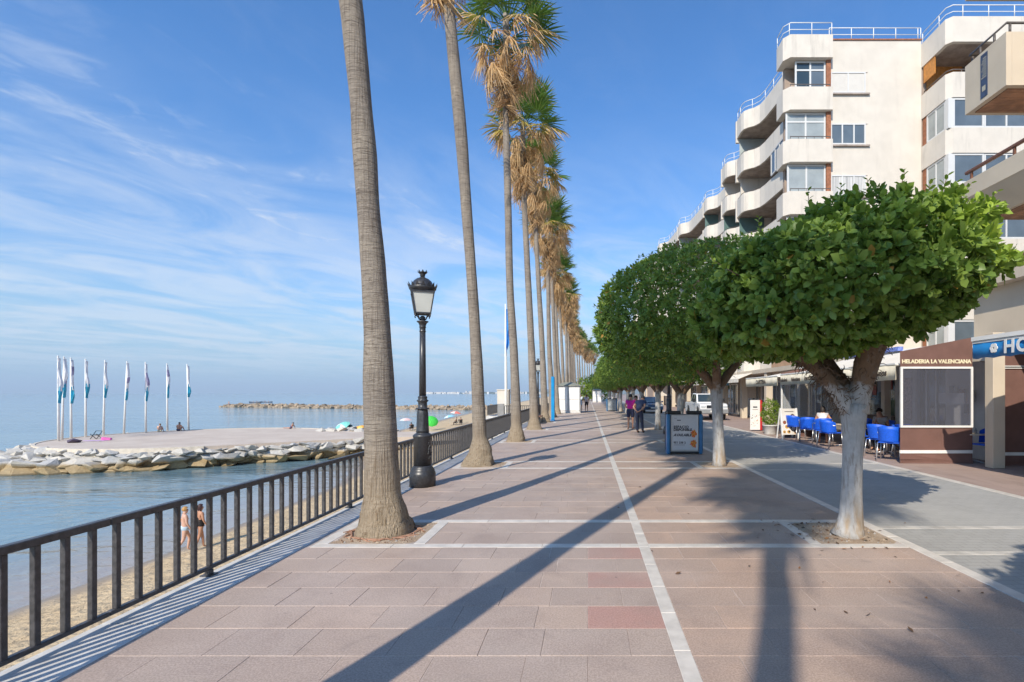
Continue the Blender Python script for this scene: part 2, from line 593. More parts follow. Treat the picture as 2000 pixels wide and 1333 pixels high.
def water_mat():
    m, nt, b, out = new_mat('sea_water')
    P = coords(nt, 'world')
    sep = node(nt, 'ShaderNodeSeparateXYZ', {0: P})
    # shallow water over sand is paler: the bed shows through near the beach
    d = math_n(nt, 'ADD', math_n(nt, 'MULTIPLY', sep.outputs[0], -1.0), math_n(nt, 'MULTIPLY', noise_n(nt, P, 0.12, 3.0), 3.0))
    sh = smooth_n(nt, d, 17.0, 27.0)
    far = smooth_n(nt, sep.outputs[1], 52.0, 62.0)
    sh = math_n(nt, 'MAXIMUM', sh, far)
    c = mix_n(nt, sh, (0.33, 0.29, 0.255), (0.15, 0.245, 0.285))
    deep = smooth_n(nt, sep.outputs[1], 60.0, 400.0)
    c = mix_n(nt, deep, c, (0.10, 0.21, 0.29))
    nt.links.new(c, b.inputs['Base Color'])
    b.inputs['Roughness'].default_value = 0.06
    b.inputs['IOR'].default_value = 1.33
    b.inputs['Specular IOR Level'].default_value = 0.5
    w1 = noise_n(nt, P, 1.0, 4.0, 0.55, 0.6, (0.9, 1.5, 1.0))
    w2 = noise_n(nt, P, 1.0, 3.0, 0.5, 0.3, (0.12, 0.28, 1.0))
    w3 = noise_n(nt, P, 1.0, 2.0, 0.5, 0.2, (4.0, 6.5, 1.0))
    patch = smooth_n(nt, noise_n(nt, P, 1.0, 3.0, 0.5, 0.5, (0.02, 0.06, 1.0)), 0.35, 0.65, 0.45, 1.2)
    h = math_n(nt, 'ADD', math_n(nt, 'MULTIPLY', w1, 0.35), math_n(nt, 'MULTIPLY', w2, 1.2))
    h = math_n(nt, 'ADD', h, math_n(nt, 'MULTIPLY', w3, 0.05))
    h = math_n(nt, 'MULTIPLY', h, patch)
    bump_n(nt, b, h, 0.55, 0.35)
    return m


def build_water():
    mb = MB()
    xs = [-26000, -3000, -400, -80, -3.9]
    ys = [-2000, -60, 60, 400, 3000, 28000]
    vs = [(x, y, SEA) for y in ys for x in xs]
    fs = [(j * 5 + i, j * 5 + i + 1, j * 5 + i + 6, j * 5 + i + 5) for j in range(5) for i in range(4)]
    mb.add(vs, fs)
    tag(mb.build('sea', water_mat()), kind='structure')
    # open sea beyond the end of the built land
    mb = MB()
    mb.add([(-3.9, 950, SEA), (26000, 950, SEA), (26000, 28000, SEA), (-3.9, 28000, SEA)], [(0, 1, 2, 3)])
    tag(mb.build('far_sea', bpy.data.materials['sea_water']), kind='structure')


# ---------------------------------------------------------------- paving
_slab = {}


def slab_mesh(lx, ly, m, hz=0.03, bev=0.004):
    key = (round(lx, 2), round(ly, 3), m.name)
    if key not in _slab:
        bm = bmesh.new()
        x, y = lx / 2, ly / 2
        b = bev
        lo = [bm.verts.new(p) for p in ((-x, -y, -hz), (x, -y, -hz), (x, y, -hz), (-x, y, -hz))]
        md = [bm.verts.new(p) for p in ((-x, -y, -b), (x, -y, -b), (x, y, -b), (-x, y, -b))]
        hi = [bm.verts.new(p) for p in ((-x + b, -y + b, 0), (x - b, -y + b, 0), (x - b, y - b, 0), (-x + b, y - b, 0))]
        bm.faces.new(hi)
        for k in range(4):
            bm.faces.new((lo[k], lo[(k + 1) % 4], md[(k + 1) % 4], md[k]))
            bm.faces.new((md[k], md[(k + 1) % 4], hi[(k + 1) % 4], hi[k]))
        me = bpy.data.meshes.new('paving_stone')
        bm.to_mesh(me)
        bm.free()
        me.materials.append(m)
        _slab[key] = me
    return _slab[key]


def row_cuts(x0, x1, L, off):
    xs = [x0]
    x = x0 + off
    while x < x1 - 0.12:
        if x > x0 + 0.12:
            xs.append(x)
        x += L
    xs.append(x1)
    return xs


def build_promenade():
    base = MB()
    base.box(XL, 3.90, -20, 400, -0.05, -0.0035)
    prom = base.build('promenade', M['mortar'])
    tag(prom, kind='structure')
    rt = random.Random(11)
    g = 0.0032
    tiles = []      # x0,x1,y0,y1,red
    k = -3
    while A0 + PER * k < 190:
        a, b = A0 + PER * k, B0 + PER * k
        # rows between bays
        y0, y1 = b + 0.07, a + PER - 0.07
        n = 12
        for i in range(n):
            ya, yb = y0 + (y1 - y0) * i / n, y0 + (y1 - y0) * (i + 1) / n
            odd = i % 2
            xs = row_cuts(XL, LINE0, 0.63, (0.37 if odd else 0.06) + rt.uniform(-0.02, 0.02))
            # next to the long line: a full stone in one row, half stones in the other
            xs = [x for x in xs if x < -0.35]
            xs += ([-0.03, LINE0] if odd else [-0.32, 0.30, LINE0]) if xs[-1] < -0.45 else ([0.0, LINE0] if odd else [0.28, LINE0])
            for u, v in zip(xs, xs[1:]):
                red = odd and v == LINE0 and k == -1 and i > 6
                tiles.append((u, v, ya, yb, red))
            xs = row_cuts(LINE1, XR, 0.63, (0.33 if odd else 0.62) + rt.uniform(-0.03, 0.03))
            for u, v in zip(xs, xs[1:]):
                tiles.append((u, v, ya, yb, k > 0 and rt.random() < 0.01))
        # two rows inside the bay, between the pits
        for i in range(2):
            ya, yb = a + 0.07 + 0.51 * i, a + 0.07 + 0.51 * (i + 1)
            for x0, x1 in ((-1.94, LINE0), (LINE1, 2.66)):
                xs = row_cuts(x0, x1, 0.63, 0.62 if i else 0.33)
                for u, v in zip(xs, xs[1:]):
                    tiles.append((u, v, ya, yb, False))
        k += 1

    def seen(t):
        y = (t[2] + t[3]) / 2
        if y < 3.0:
            return 1e9
        px = 1148 + 1000 * (t[0] + t[1]) / 2 / y
        return y if -40 < px < 2060 else 1e6 + y
    tiles.sort(key=seen)
    near, rest = tiles[:300], tiles[300:]
    for (u, v, ya, yb, red) in near:
        me = slab_mesh(round(v - u - g, 2), round(yb - ya - g, 3), M['tile_red'] if red else (M['tile_land'] if u > LINE0 else M['tile']))
        o = link('paving_stone', me, prom, ((u + v) / 2, (ya + yb) / 2, rt.uniform(-0.0018, 0.0018)),
                 (rt.uniform(-0.0016, 0.0016), rt.uniform(-0.0016, 0.0016), rt.uniform(-0.002, 0.002)))
    vs, fs, mi, rv = [], [], [], []
    for (u, v, ya, yb, red) in rest:
        o = len(vs)
        z = rt.uniform(-0.002, 0.001)
        u, v, ya, yb = u + g / 2, v - g / 2, ya + g / 2, yb - g / 2
        vs += [(u, ya, -0.03), (v, ya, -0.03), (v, yb, -0.03), (u, yb, -0.03), (u, ya, z), (v, ya, z), (v, yb, z), (u, yb, z)]
        for f in ((4, 5, 6, 7), (0, 1, 5, 4), (1, 2, 6, 5), (2, 3, 7, 6), (3, 0, 4, 7)):
            fs.append(tuple(o + q for q in f))
            mi.append(1 if red else 0)
        rv += [rt.random()] * 8
    me = bpy.data.meshes.new('paving')
    me.from_pydata(vs, [], fs)
    me.materials.append(M['tile_rest'])
    me.materials.append(M['tile_red'])
    me.polygons.foreach_set('material_index', mi)
    float_attr(me, 'rnd', rv)
    tag(link('distant_paving', me, prom), kind='stuff')

    # marble lines
    slabs = []
    y = -6.0
    while y < 190:
        L = rt.uniform(0.55, 0.65)
        slabs.append((LINE0 + g / 2, LINE1 - g / 2, y + g / 2, y + L - g / 2))
        y += L
    k = -3
    while A0 + PER * k < 190:
        a, b = A0 + PER * k, B0 + PER * k
        for yc, x_l in ((a, -3.25), (b, -3.25)):
            for x0, x1 in ((x_l, LINE0), (LINE1, XR)):
                x = x0
                while x < x1 - 0.02:
                    L = min(rt.uniform(0.8, 1.0), x1 - x)
                    slabs.append((x + g / 2, x + L - g / 2, yc - 0.068, yc + 0.068))
                    x += L
        for x0, x1 in ((-3.25, -3.10), (-2.08, -1.94), (2.66, 2.79)):
            slabs.append((x0 + g / 2, x1 - g / 2, a + 0.07, b - 0.07))
        k += 1

    def seen2(t):
        y = (t[2] + t[3]) / 2
        return y if y > 2.9 else 1e9
    slabs.sort(key=seen2)
    for u, v, ya, yb in slabs[:110]:
        me = slab_mesh(round(v - u, 2), round(yb - ya, 3), M['marble'])
        link('marble_slab', me, prom, ((u + v) / 2, (ya + yb) / 2, 0.0022 + rt.uniform(-0.001, 0.001)))
    mb = MB()
    for u, v, ya, yb in slabs[110:]:
        mb.box(u, v, ya, yb, -0.03, 0.0022)
    tag(mb.build('distant_marble_line', M['marble_old'], prom), kind='stuff')

    # soil in the pits
    soil, nt, b, out = new_mat('pit_soil')
    P = coords(nt, 'world')
    n1 = noise_n(nt, P, 3.0, 6.0, 0.65)
    c = mix_n(nt, smooth_n(nt, n1, 0.35, 0.65), (0.40, 0.29, 0.20), (0.52, 0.41, 0.30))
    n2 = noise_n(nt, P, 60.0, 3.0, 0.7)
    c = mix_n(nt, math_n(nt, 'MULTIPLY', smooth_n(nt, n2, 0.5, 0.7), 0.5), c, (0.20, 0.14, 0.10))
    nt.links.new(c, b.inputs['Base Color'])
    b.inputs['Roughness'].default_value = 0.95
    bump_n(nt, b, math_n(nt, 'ADD', n2, math_n(nt, 'MULTIPLY', n1, 3.0)), 0.8, 0.03)
    M['soil'] = soil
    mb = MB()
    k = -3
    while A0 + PER * k < 190:
        a, b_ = A0 + PER * k + 0.068, B0 + PER * k - 0.068
        for x0, x1 in ((-3.10, -2.08), (2.79, XR)):
            n = 10 if k < 3 else 3
            vs = [(x0 + (x1 - x0) * i / n, a + (b_ - a) * j / n, -0.004 + (0.0 if i in (0, n) or j in (0, n) else rt.uniform(-0.001, 0.016))) for j in range(n + 1) for i in range(n + 1)]
            fs = [(j * (n + 1) + i, j * (n + 1) + i + 1, j * (n + 1) + i + n + 2, j * (n + 1) + i + n + 1) for j in range(n) for i in range(n)]
            mb.add(vs, fs, 0, True)
        k += 1
    tag(mb.build('tree_pit_soil', soil, prom), kind='stuff')
    return prom


def paver_mat(name, c1, c2, mortar, bw, rh, scale=1.0, bump=0.4):
    m, nt, b, out = new_mat(name)
    P = coords(nt, 'world')
    br = node(nt, 'ShaderNodeTexBrick', {'Vector': P, 'Color1': (*c1, 1), 'Color2': (*c2, 1), 'Mortar': (*mortar, 1), 'Scale': 1.0,
                                         'Mortar Size': 0.006, 'Mortar Smooth': 0.3, 'Bias': 0.0, 'Brick Width': bw, 'Row Height': rh})
    n1 = noise_n(nt, P, 0.6, 6.0, 0.6, 0.3)
    c = mix_n(nt, math_n(nt, 'MULTIPLY', smooth_n(nt, n1, 0.38, 0.7), 0.5), br.outputs[0], mul(c1, 1.25))
    n2 = noise_n(nt, P, 60.0, 3.0, 0.7)
    c = mix_n(nt, math_n(nt, 'MULTIPLY', smooth_n(nt, n2, 0.45, 0.75), 0.25), c, mul(c1, 0.55))
    st = noise_n(nt, P, 1.0, 5.0, 0.6, 0.5, (1.8, 0.4, 1.0))
    c = mix_n(nt, math_n(nt, 'MULTIPLY', smooth_n(nt, st, 0.56, 0.72), 0.30), c, mul(c1, 0.6))
    nt.links.new(c, b.inputs['Base Color'])
    b.inputs['Roughness'].default_value = 0.72
    b.inputs['Specular IOR Level'].default_value = 0.35
    h = math_n(nt, 'SUBTRACT', math_n(nt, 'MULTIPLY', n2, 0.3), br.outputs[1])
    bump_n(nt, b, h, bump, 0.006)
    return m


def build_street():
    mb = MB()
    mb.box(3.90, 7.40, -20, 400, -0.05, -0.006)
    street = mb.build('street', paver_mat('grey_block_paving', (0.36, 0.35, 0.325), (0.395, 0.385, 0.36), (0.29, 0.28, 0.26), 0.21, 0.105))
    tag(street, kind='structure')
    # pale bands across the street, kerb slabs on both sides
    mb = MB()
    for k in range(-2, 14):
        for yc in (5.77 + PER * k, 6.87 + PER * k):
            mb.box(3.904, 7.396, yc - 0.06, yc + 0.06, -0.02, -0.002)
    mb.build('pale_band', mat('worn_pale_band', (0.50, 0.47, 0.42), 0.7, 0.2, 4.0), street)
    rt = random.Random(5)
    for x0, x1, nm in ((3.756, 3.895, 'kerb_slab'), (7.405, 7.56, 'kerb_slab')):
        y = 2.5
        while y < 26:
            o = link(nm, slab_mesh(x1 - x0, 0.97, M['marble'], 0.03, 0.005), street, ((x0 + x1) / 2, y + 0.49, 0.003))
            y += 0.98
        mb = MB()
        while y < 250:
            mb.box(x0, x1, y, y + 0.97, -0.03, 0.003)
            y += 0.98
        tag(mb.build('distant_kerb', M['marble_old'], street), kind='stuff')
    mb = MB()
    mb.box(7.56, 30, -20, 400, -0.05, -0.003)
    sw = mb.build('sidewalk', paver_mat('brown_sidewalk_tile', (0.33, 0.245, 0.21), (0.38, 0.285, 0.245), (0.40, 0.34, 0.30), 0.42, 0.42, bump=0.25))
    tag(sw, kind='structure')


def build_litter():
    """fallen leaves and twigs under the trees"""
    rt = random.Random(3)
    mb = MB()
    for i in range(110):
        if i < 90:
            x, y = 2.4 + rt.gauss(0, 0.9), 5.2 + rt.gauss(0, 1.6)
        else:
            x, y = rt.uniform(-2, 3.6), rt.uniform(3.4, 12)
        if not (-3.2 < x < 6.8) or y < 3.3:
            continue
        if rt.random() < 0.6 and i < 110:
            x, y = 3.1 + rt.gauss(0, 0.4), 6.55 + rt.gauss(0, 0.3)
        L = rt.uniform(0.018, 0.042)
        w = L * rt.uniform(0.25, 0.5)
        a = rt.uniform(0, 6.28)
        ca, sa = math.cos(a), math.sin(a)
        z = 0.008
        pts = []
        for u, v, zz in ((-L, 0, 0), (0, -w, rt.uniform(0.0, 0.016)), (L, 0, rt.uniform(0, 0.02)), (0, w, rt.uniform(0.0, 0.016))):
            pts.append((x + u * ca - v * sa, y + u * sa + v * ca, z + zz))
        mb.add(pts, [(0, 1, 2), (0, 2, 3)], rt.choice([0, 0, 1, 2]))
    o = mb.build('fallen_leaves', [mat('dry_leaf_brown', (0.13, 0.07, 0.035), 0.8), mat('dry_leaf_orange', (0.30, 0.14, 0.05), 0.8), mat('dry_leaf_dark', (0.05, 0.035, 0.02), 0.8)])
    tag(o, 'scattered dry leaves on the paving around the nearest trimmed tree', 'leaf litter', kind='stuff')


build_land()
build_water()
prom = build_promenade()
build_street()
build_litter()


# ---------------------------------------------------------------- railing
def build_railing():
    t = thing('railing', 'long dark iron railing with square balusters above the beach', 'railing', (FENCE_X, 0, 0))
    top = 0.82
    mb = MB()
    y = -8.0
    while y < 190:
        mb.bbox(-0.03, 0.03, y + 0.003, y + 2.997, top - 0.055, top, 0.006)
        y += 3.0
    mb.build('top_rail', M['rail_iron'], t)
    mb = MB()
    y = -8.0
    while y < 190:
        mb.bbox(-0.022, 0.022, y + 0.003, y + 2.997, 0.055, 0.092, 0.005)
        y += 3.0
    mb.build('bottom_rail', M['rail_iron'], t)
    bm_ = MB()
    bm_.bbox(-0.02, 0.02, -0.021, 0.021, 0.0925, top - 0.0555, 0.003)
    me = bm_.mesh('baluster', M['rail_iron'])
    y = 2.475
    for i in range(300):
        if abs(y - 34.8) < 0:
            pass
        link('baluster', me, t, (0, y, 0))
        y += 0.2
    mb = MB()
    while y < 189:
        mb.box(-0.02, 0.02, y - 0.021, y + 0.021, 0.0925, top - 0.0555)
        y += 0.2
    y = 2.275
    while y > -7.9:
        mb.box(-0.02, 0.02, y - 0.021, y + 0.021, 0.0925, top - 0.0555)
        y -= 0.2
    tag(mb.build('distant_balusters', M['rail_iron'], t), kind='stuff')
    st = MB()
    st.bbox(-0.028, 0.028, -0.028, 0.028, -0.004, 0.0545, 0.004)
    st.bbox(-0.055, 0.055, -0.055, 0.055, -0.0045, 0.008, 0.002)
    me = st.mesh('post_foot', M['rail_iron'])
    y = 2.07 - 9
    while y < 100:
        link('post_foot', me, t, (0, y, 0))
        y += 3.0


build_railing()


def build_pit_stones():
    """pebbles, roots and tufts in the two nearest pits"""
    r = random.Random(31)
    mb = MB()
    for i in range(240):
        left = i < 130
        x = r.uniform(-3.06, -2.12) if left else r.uniform(2.84, 3.7)
        y = r.uniform(6.14, 7.1)
        if left and (x + 2.62) ** 2 + (y - 6.62) ** 2 < .1:
            continue
        s = r.uniform(.006, .022)
        a = r.uniform(0, 6.28)
        vs = [(x + s * math.cos(a + k * 1.57) * r.uniform(.7, 1.2), y + s * math.sin(a + k * 1.57) * r.uniform(.7, 1.2), .0) for k in range(4)] + [(x, y, .006 + s * r.uniform(.6, 1.1))]
        mb.add(vs, [(0, 1, 4), (1, 2, 4), (2, 3, 4), (3, 0, 4)], r.randrange(3))
    tag(mb.build('pit_pebbles', [mat('pebble_tan', (0.40, 0.31, 0.22), .9), mat('pebble_grey', (0.33, 0.31, 0.29), .9), mat('bark_chip', (0.20, 0.115, 0.07), .9)], prom), kind='stuff')
    mb = MB()
    for i in range(60):
        a = r.uniform(0, 6.28)
        rr = .40
        p = Vector((-2.62 + rr * math.cos(a), 6.62 + rr * .9 * math.sin(a), .012))
        d = Vector((-math.sin(a), math.cos(a), 0)) * r.choice((-1, 1)) + Vector((math.cos(a), math.sin(a), 0)) * r.uniform(-.1, .5)
        pts = []
        for j in range(4):
            pts.append(p.copy())
            p = p + d.normalized() * r.uniform(.04, .08)
            p.z = max(.002, .014 - .004 * j)
            d += Vector((r.uniform(-.3, .3), r.uniform(-.3, .3), 0))
        mb.tube(pts, [.011, .010, .008, .004], 5, cap=False)
    tag(mb.build('surface_roots', mat('red_brown_root', (0.36, 0.20, 0.13), .9, .25, 9.0), prom), kind='stuff')


build_pit_stones()
# ================================================================== PALMS
def palm_trunk_mat():
    m, nt, b, out = new_mat('palm_bark')
    P = coords(nt, 'object')
    sep = node(nt, 'ShaderNodeSeparateXYZ', {0: P})
    low = smooth_n(nt, sep.outputs[2], 1.6, 0.25)
    rings = noise_n(nt, P, 1.0, 5.0, 0.68, 1.4, (3.2, 3.2, 30.0))
    fib = noise_n(nt, P, 1.0, 4.0, 0.65, 0.3, (40.0, 40.0, 1.1))
    big = noise_n(nt, P, 1.0, 4.0, 0.55, 0.2, (1.5, 1.5, 1.6))
    c = mix_n(nt, smooth_n(nt, big, 0.3, 0.7), (0.235, 0.205, 0.178), (0.335, 0.292, 0.242))
    c = mix_n(nt, math_n(nt, 'MULTIPLY', smooth_n(nt, rings, 0.50, 0.64), 0.7), c, (0.14, 0.115, 0.095))
    c = mix_n(nt, math_n(nt, 'MULTIPLY', smooth_n(nt, rings, 0.46, 0.30), 0.30), c, (0.42, 0.36, 0.29))
    scar = noise_n(nt, P, 1.0, 5.0, 0.7, 0.8, (7.0, 7.0, 5.0))
    c = mix_n(nt, math_n(nt, 'MULTIPLY', smooth_n(nt, scar, 0.56, 0.70), 0.55), c, (0.13, 0.105, 0.085))
    c = mix_n(nt, math_n(nt, 'MULTIPLY', smooth_n(nt, scar, 0.42, 0.30), 0.45), c, (0.44, 0.385, 0.31))
    vcr = math_n(nt, 'MULTIPLY', smooth_n(nt, fib, 0.52, 0.64), math_n(nt, 'ADD', math_n(nt, 'MULTIPLY', low, 0.35), 0.42))
    c = mix_n(nt, vcr, c, (0.12, 0.092, 0.07))
    c = mix_n(nt, math_n(nt, 'MULTIPLY', low, 0.45), c, (0.47, 0.355, 0.215))
    c = mix_n(nt, math_n(nt, 'MULTIPLY', math_n(nt, 'MULTIPLY', smooth_n(nt, fib, 0.55, 0.68), low), 0.75), c, (0.15, 0.10, 0.06))
    nt.links.new(c, b.inputs['Base Color'])
    b.inputs['Roughness'].default_value = 0.9
    b.inputs['Specular IOR Level'].default_value = 0.2
    h = math_n(nt, 'ADD', math_n(nt, 'MULTIPLY', rings, math_n(nt, 'SUBTRACT', 1.0, math_n(nt, 'MULTIPLY', low, 0.8))), math_n(nt, 'MULTIPLY', fib, math_n(nt, 'ADD', math_n(nt, 'MULTIPLY', low, 1.3), 0.75)))
    bump_n(nt, b, h, 0.9, 0.035)
    return m


def leafy(name, base_cols, tip_col, transl=0.3, tip0=0.7, rough=0.45):
    """leaf whose colour runs from base to tip (attribute tip), varied leaf by leaf (attribute rnd)"""
    m, nt, b, out = new_mat(name)
    tip = node(nt, 'ShaderNodeAttribute', attribute_name='tip').outputs['Fac']
    rnd = node(nt, 'ShaderNodeAttribute', attribute_name='rnd').outputs['Fac']
    ob = node(nt, 'ShaderNodeObjectInfo').outputs['Random']
    r = math_n(nt, 'FRACT', math_n(nt, 'ADD', rnd, ob))
    c = mix_n(nt, r, base_cols[0], base_cols[1])
    P = coords(nt, 'object')
    nn = noise_n(nt, P, 6.0, 4.0)
    c = mix_n(nt, math_n(nt, 'MULTIPLY', smooth_n(nt, nn, 0.4, 0.7), 0.5), c, base_cols[2])
    c = mix_n(nt, smooth_n(nt, math_n(nt, 'ADD', tip, math_n(nt, 'MULTIPLY', math_n(nt, 'SUBTRACT', r, 0.5), 0.3)), tip0, tip0 + 0.3), c, tip_col)
    nt.links.new(c, b.inputs['Base Color'])
    b.inputs['Roughness'].default_value = rough
    b.inputs['Specular IOR Level'].default_value = 0.35
    tr = node(nt, 'ShaderNodeBsdfTranslucent', {'Color': c})
    mx = node(nt, 'ShaderNodeMixShader', {0: transl, 1: b.outputs[0], 2: tr.outputs[0]})
    nt.links.new(mx.outputs[0], out.inputs[0])
    return m


M['palmbark'] = palm_trunk_mat()
M['frond'] = leafy('palm_frond_green', [(0.085, 0.19, 0.030), (0.15, 0.27, 0.048), (0.22, 0.27, 0.06)], (0.50, 0.38, 0.16), 0.34, 0.80)
M['frond_y'] = leafy('palm_frond_yellowing', [(0.42, 0.35, 0.07), (0.30, 0.31, 0.07), (0.50, 0.32, 0.08)], (0.62, 0.44, 0.23), 0.3, 0.42)
M['frond_d'] = leafy('palm_frond_dead', [(0.74, 0.51, 0.26), (0.50, 0.30, 0.13), (0.76, 0.59, 0.36)], (0.68, 0.50, 0.30), 0.28, 0.75, 0.7)
M['frond_s'] = leafy('palm_skirt_dead', [(0.60, 0.40, 0.20), (0.36, 0.21, 0.10), (0.66, 0.49, 0.29)], (0.50, 0.36, 0.22), 0.2, 0.8, 0.8)


def fan_arrays(mode, seed):
    """one fan leaf along +X: petiole, then pleated segments that join for half their length; mode G, Y, D or S"""
    r = random.Random(seed)
    pet = {'G': 0.95, 'Y': 0.95, 'D': 0.85, 'S': 0.45}[mode]
    L = {'G': 1.12, 'Y': 1.08, 'D': 1.05, 'S': 1.1}[mode]
    n = {'G': 26, 'Y': 24, 'D': 24, 'S': 18}[mode]
    spread = {'G': 118, 'Y': 105, 'D': 80, 'S': 48}[mode]
    vs, fs, tip = [], [], []
    pb = {'G': -0.03, 'Y': -0.18, 'D': -0.12, 'S': -0.16}[mode]
    pts = [Vector((pet * t, 0, pb * t * t)) for t in (0, 0.5, 1)]
    for i, p in enumerate(pts):
        w = 0.022 - 0.006 * i
        for q in ((0, -w, 0.004), (0, w, 0.004), (0, 0, -0.02)):
            vs.append(p + Vector(q))
            tip.append(0.35)
    for i in range(2):
        for k in range(3):
            fs.append((i * 3 + k, i * 3 + (k + 1) % 3, i * 3 + 3 + (k + 1) % 3, i * 3 + 3 + k))
    hub = pts[-1]
    ss = (0.05, 0.36, 0.68, 1.0)
    da = R(2 * spread / n)
    for i in range(n):
        a = R(-spread + 2 * spread * (i + 0.5) / n) + r.uniform(-0.03, 0.03)
        cup = {'G': 0.18, 'Y': 0.05, 'D': -0.2, 'S': -0.3}[mode]
        d = Vector((math.cos(a), math.sin(a), cup - 0.10 * abs(math.sin(a)))).normalized()
        lat = Vector((-math.sin(a), math.cos(a), 0))
        Ls = L * (1 - 0.22 * (abs(a) / 2.1)) * (r.uniform(0.88, 1.08) if mode in 'GY' else r.uniform(0.6, 1.15))
        dr = {'G': r.uniform(0.10, 0.42), 'Y': r.uniform(0.8, 1.5), 'D': r.uniform(2.2, 4.0), 'S': r.uniform(2.0, 3.4)}[mode]
        lag = {'G': 1.6, 'Y': 1.3, 'D': 1.0, 'S': 0.5}[mode]
        p = hub.copy()
        prev = 0
        base = len(vs)
        tw = r.uniform(-0.5, 0.5) if mode in 'DS' else 0
        for s in ss:
            g = dr * (s ** lag)
            dd = (d + Vector((0, 0, -1)) * g).normalized()
            if mode in 'DS':
                dd = (dd + Vector((r.uniform(-.16, .16), r.uniform(-.16, .16), 0))).normalized()
            p = p + dd * Ls * (s - prev)
            prev = s
            full = math.tan(da / 2) * Ls
            w = {0.05: full * 0.05, 0.36: full * 0.36, 0.68: full * 0.34, 1.0: 0.0035}[s]
            if mode in 'DS':
                w *= {0.05: 1, 0.36: 0.85, 0.68: 0.6, 1.0: 1.0}[s]
                w = max(w, 0.006)
            nrm = lat.cross(dd)
            la = (lat + nrm * (0.55 * (1 if i % 2 else -1) + tw * s)).normalized()
            vs += [p - la * w, p + la * w]
            tip += [s, s]
        for q in range(3):
            o = base + q * 2
            fs.append((o, o + 1, o + 3, o + 2))
    return np.array([tuple(v) for v in vs]), fs, np.array(tip)


FAN = {m: [fan_arrays(m, 100 + 7 * i + ord(m)) for i in range(n)] for m, n in (('G', 4), ('Y', 3), ('D', 4), ('S', 4))}
FMAT = {'G': 'frond', 'Y': 'frond_y', 'D': 'frond_d', 'S': 'frond_s'}
FANME = {}
for m_, lst in FAN.items():
    for i_, (v_, f_, t_) in enumerate(lst):
        me_ = bpy.data.meshes.new('frond' if m_ in 'GY' else 'dead_frond')
        me_.from_pydata(v_.tolist(), [], f_)
        me_.materials.append(M[FMAT[m_]])
        float_attr(me_, 'tip', t_)
        float_attr(me_, 'rnd', np.zeros(len(v_)))
        FANME[m_, i_] = me_


def crown_layout(seed, dry=0.35, ny=10, dz=0.0):
    """where each leaf of a crown sits: (mode, variant, matrix)"""
    r = random.Random(seed)
    out = []
    ga = 2.39996
    def put(mode, az, el, z, rad, sc_, roll=0.0):
        Mx = Matrix.Translation((rad * math.cos(az), rad * math.sin(az), z)) @ Matrix.Rotation(az, 4, 'Z') @ Matrix.Rotation(-el, 4, 'Y') @ Matrix.Rotation(roll, 4, 'X') @ Matrix.Scale(sc_, 4)
        out.append((mode, r.randrange(len(FAN[mode])), Mx))
    n = 36
    for i in range(n):
        t = i / n
        el = R(80 - 92 * t + r.uniform(-8, 8))
        mode = 'G' if t < 1 - dry or r.random() > 0.5 else 'Y'
        put(mode, i * ga + r.uniform(-.3, .3), el, 3.35 + 0.55 * (1 - t), 0.10, r.uniform(0.92, 1.12), r.uniform(-.35, .35))
    for i in range(ny):
        put('Y', i * ga + 1 + r.uniform(-.4, .4), R(r.uniform(-12, 18)), 3.25 + r.uniform(-.15, .1), 0.14, r.uniform(0.9, 1.12), r.uniform(-.4, .4))
    for i in range(18):
        put('D', i * ga + 2 + r.uniform(-.4, .4), R(r.uniform(-18, 22)), 2.95 - dz + r.uniform(-.35, .35), 0.15, r.uniform(0.9, 1.2), r.uniform(-.4, .4))
    for i in range(20):
        put('D', i * ga + 4 + r.uniform(-.4, .4), R(r.uniform(-60, -20)), 2.35 + r.uniform(-.5, .4), 0.16, r.uniform(0.85, 1.1), r.uniform(-.5, .5))
    for i in range(46):
        t = i / 46
        put('S', i * ga + 3 + r.uniform(-.5, .5), R(r.uniform(-75, -35)), 0.75 + 1.9 * t + r.uniform(-.15, .15), 0.13, r.uniform(0.75, 1.1), r.uniform(-.6, .6))
    return out


def merged(parts, name, modes):
    V, F, T, Rn, MI = [], [], [], [], []
    o = 0
    r = random.Random(1)
    for mode, i, Mx in parts:
        if mode not in modes:
            continue
        v, f, t = FAN[mode][i]
        A = np.array(Mx)
        V.append(v @ A[:3, :3].T + A[:3, 3])
        F += [tuple(q + o for q in ff) for ff in f]
        MI += [modes.index(mode)] * len(f)
        T.append(t)
        Rn.append(np.full(len(v), r.random()))
        o += len(v)
    me = bpy.data.meshes.new(name)
    me.from_pydata(np.concatenate(V).tolist(), [], F)
    for m_ in modes:
        me.materials.append(M[FMAT[m_]])
    me.polygons.foreach_set('material_index', MI)
    float_attr(me, 'tip', np.concatenate(T))
    float_attr(me, 'rnd', np.concatenate(Rn))
    return me


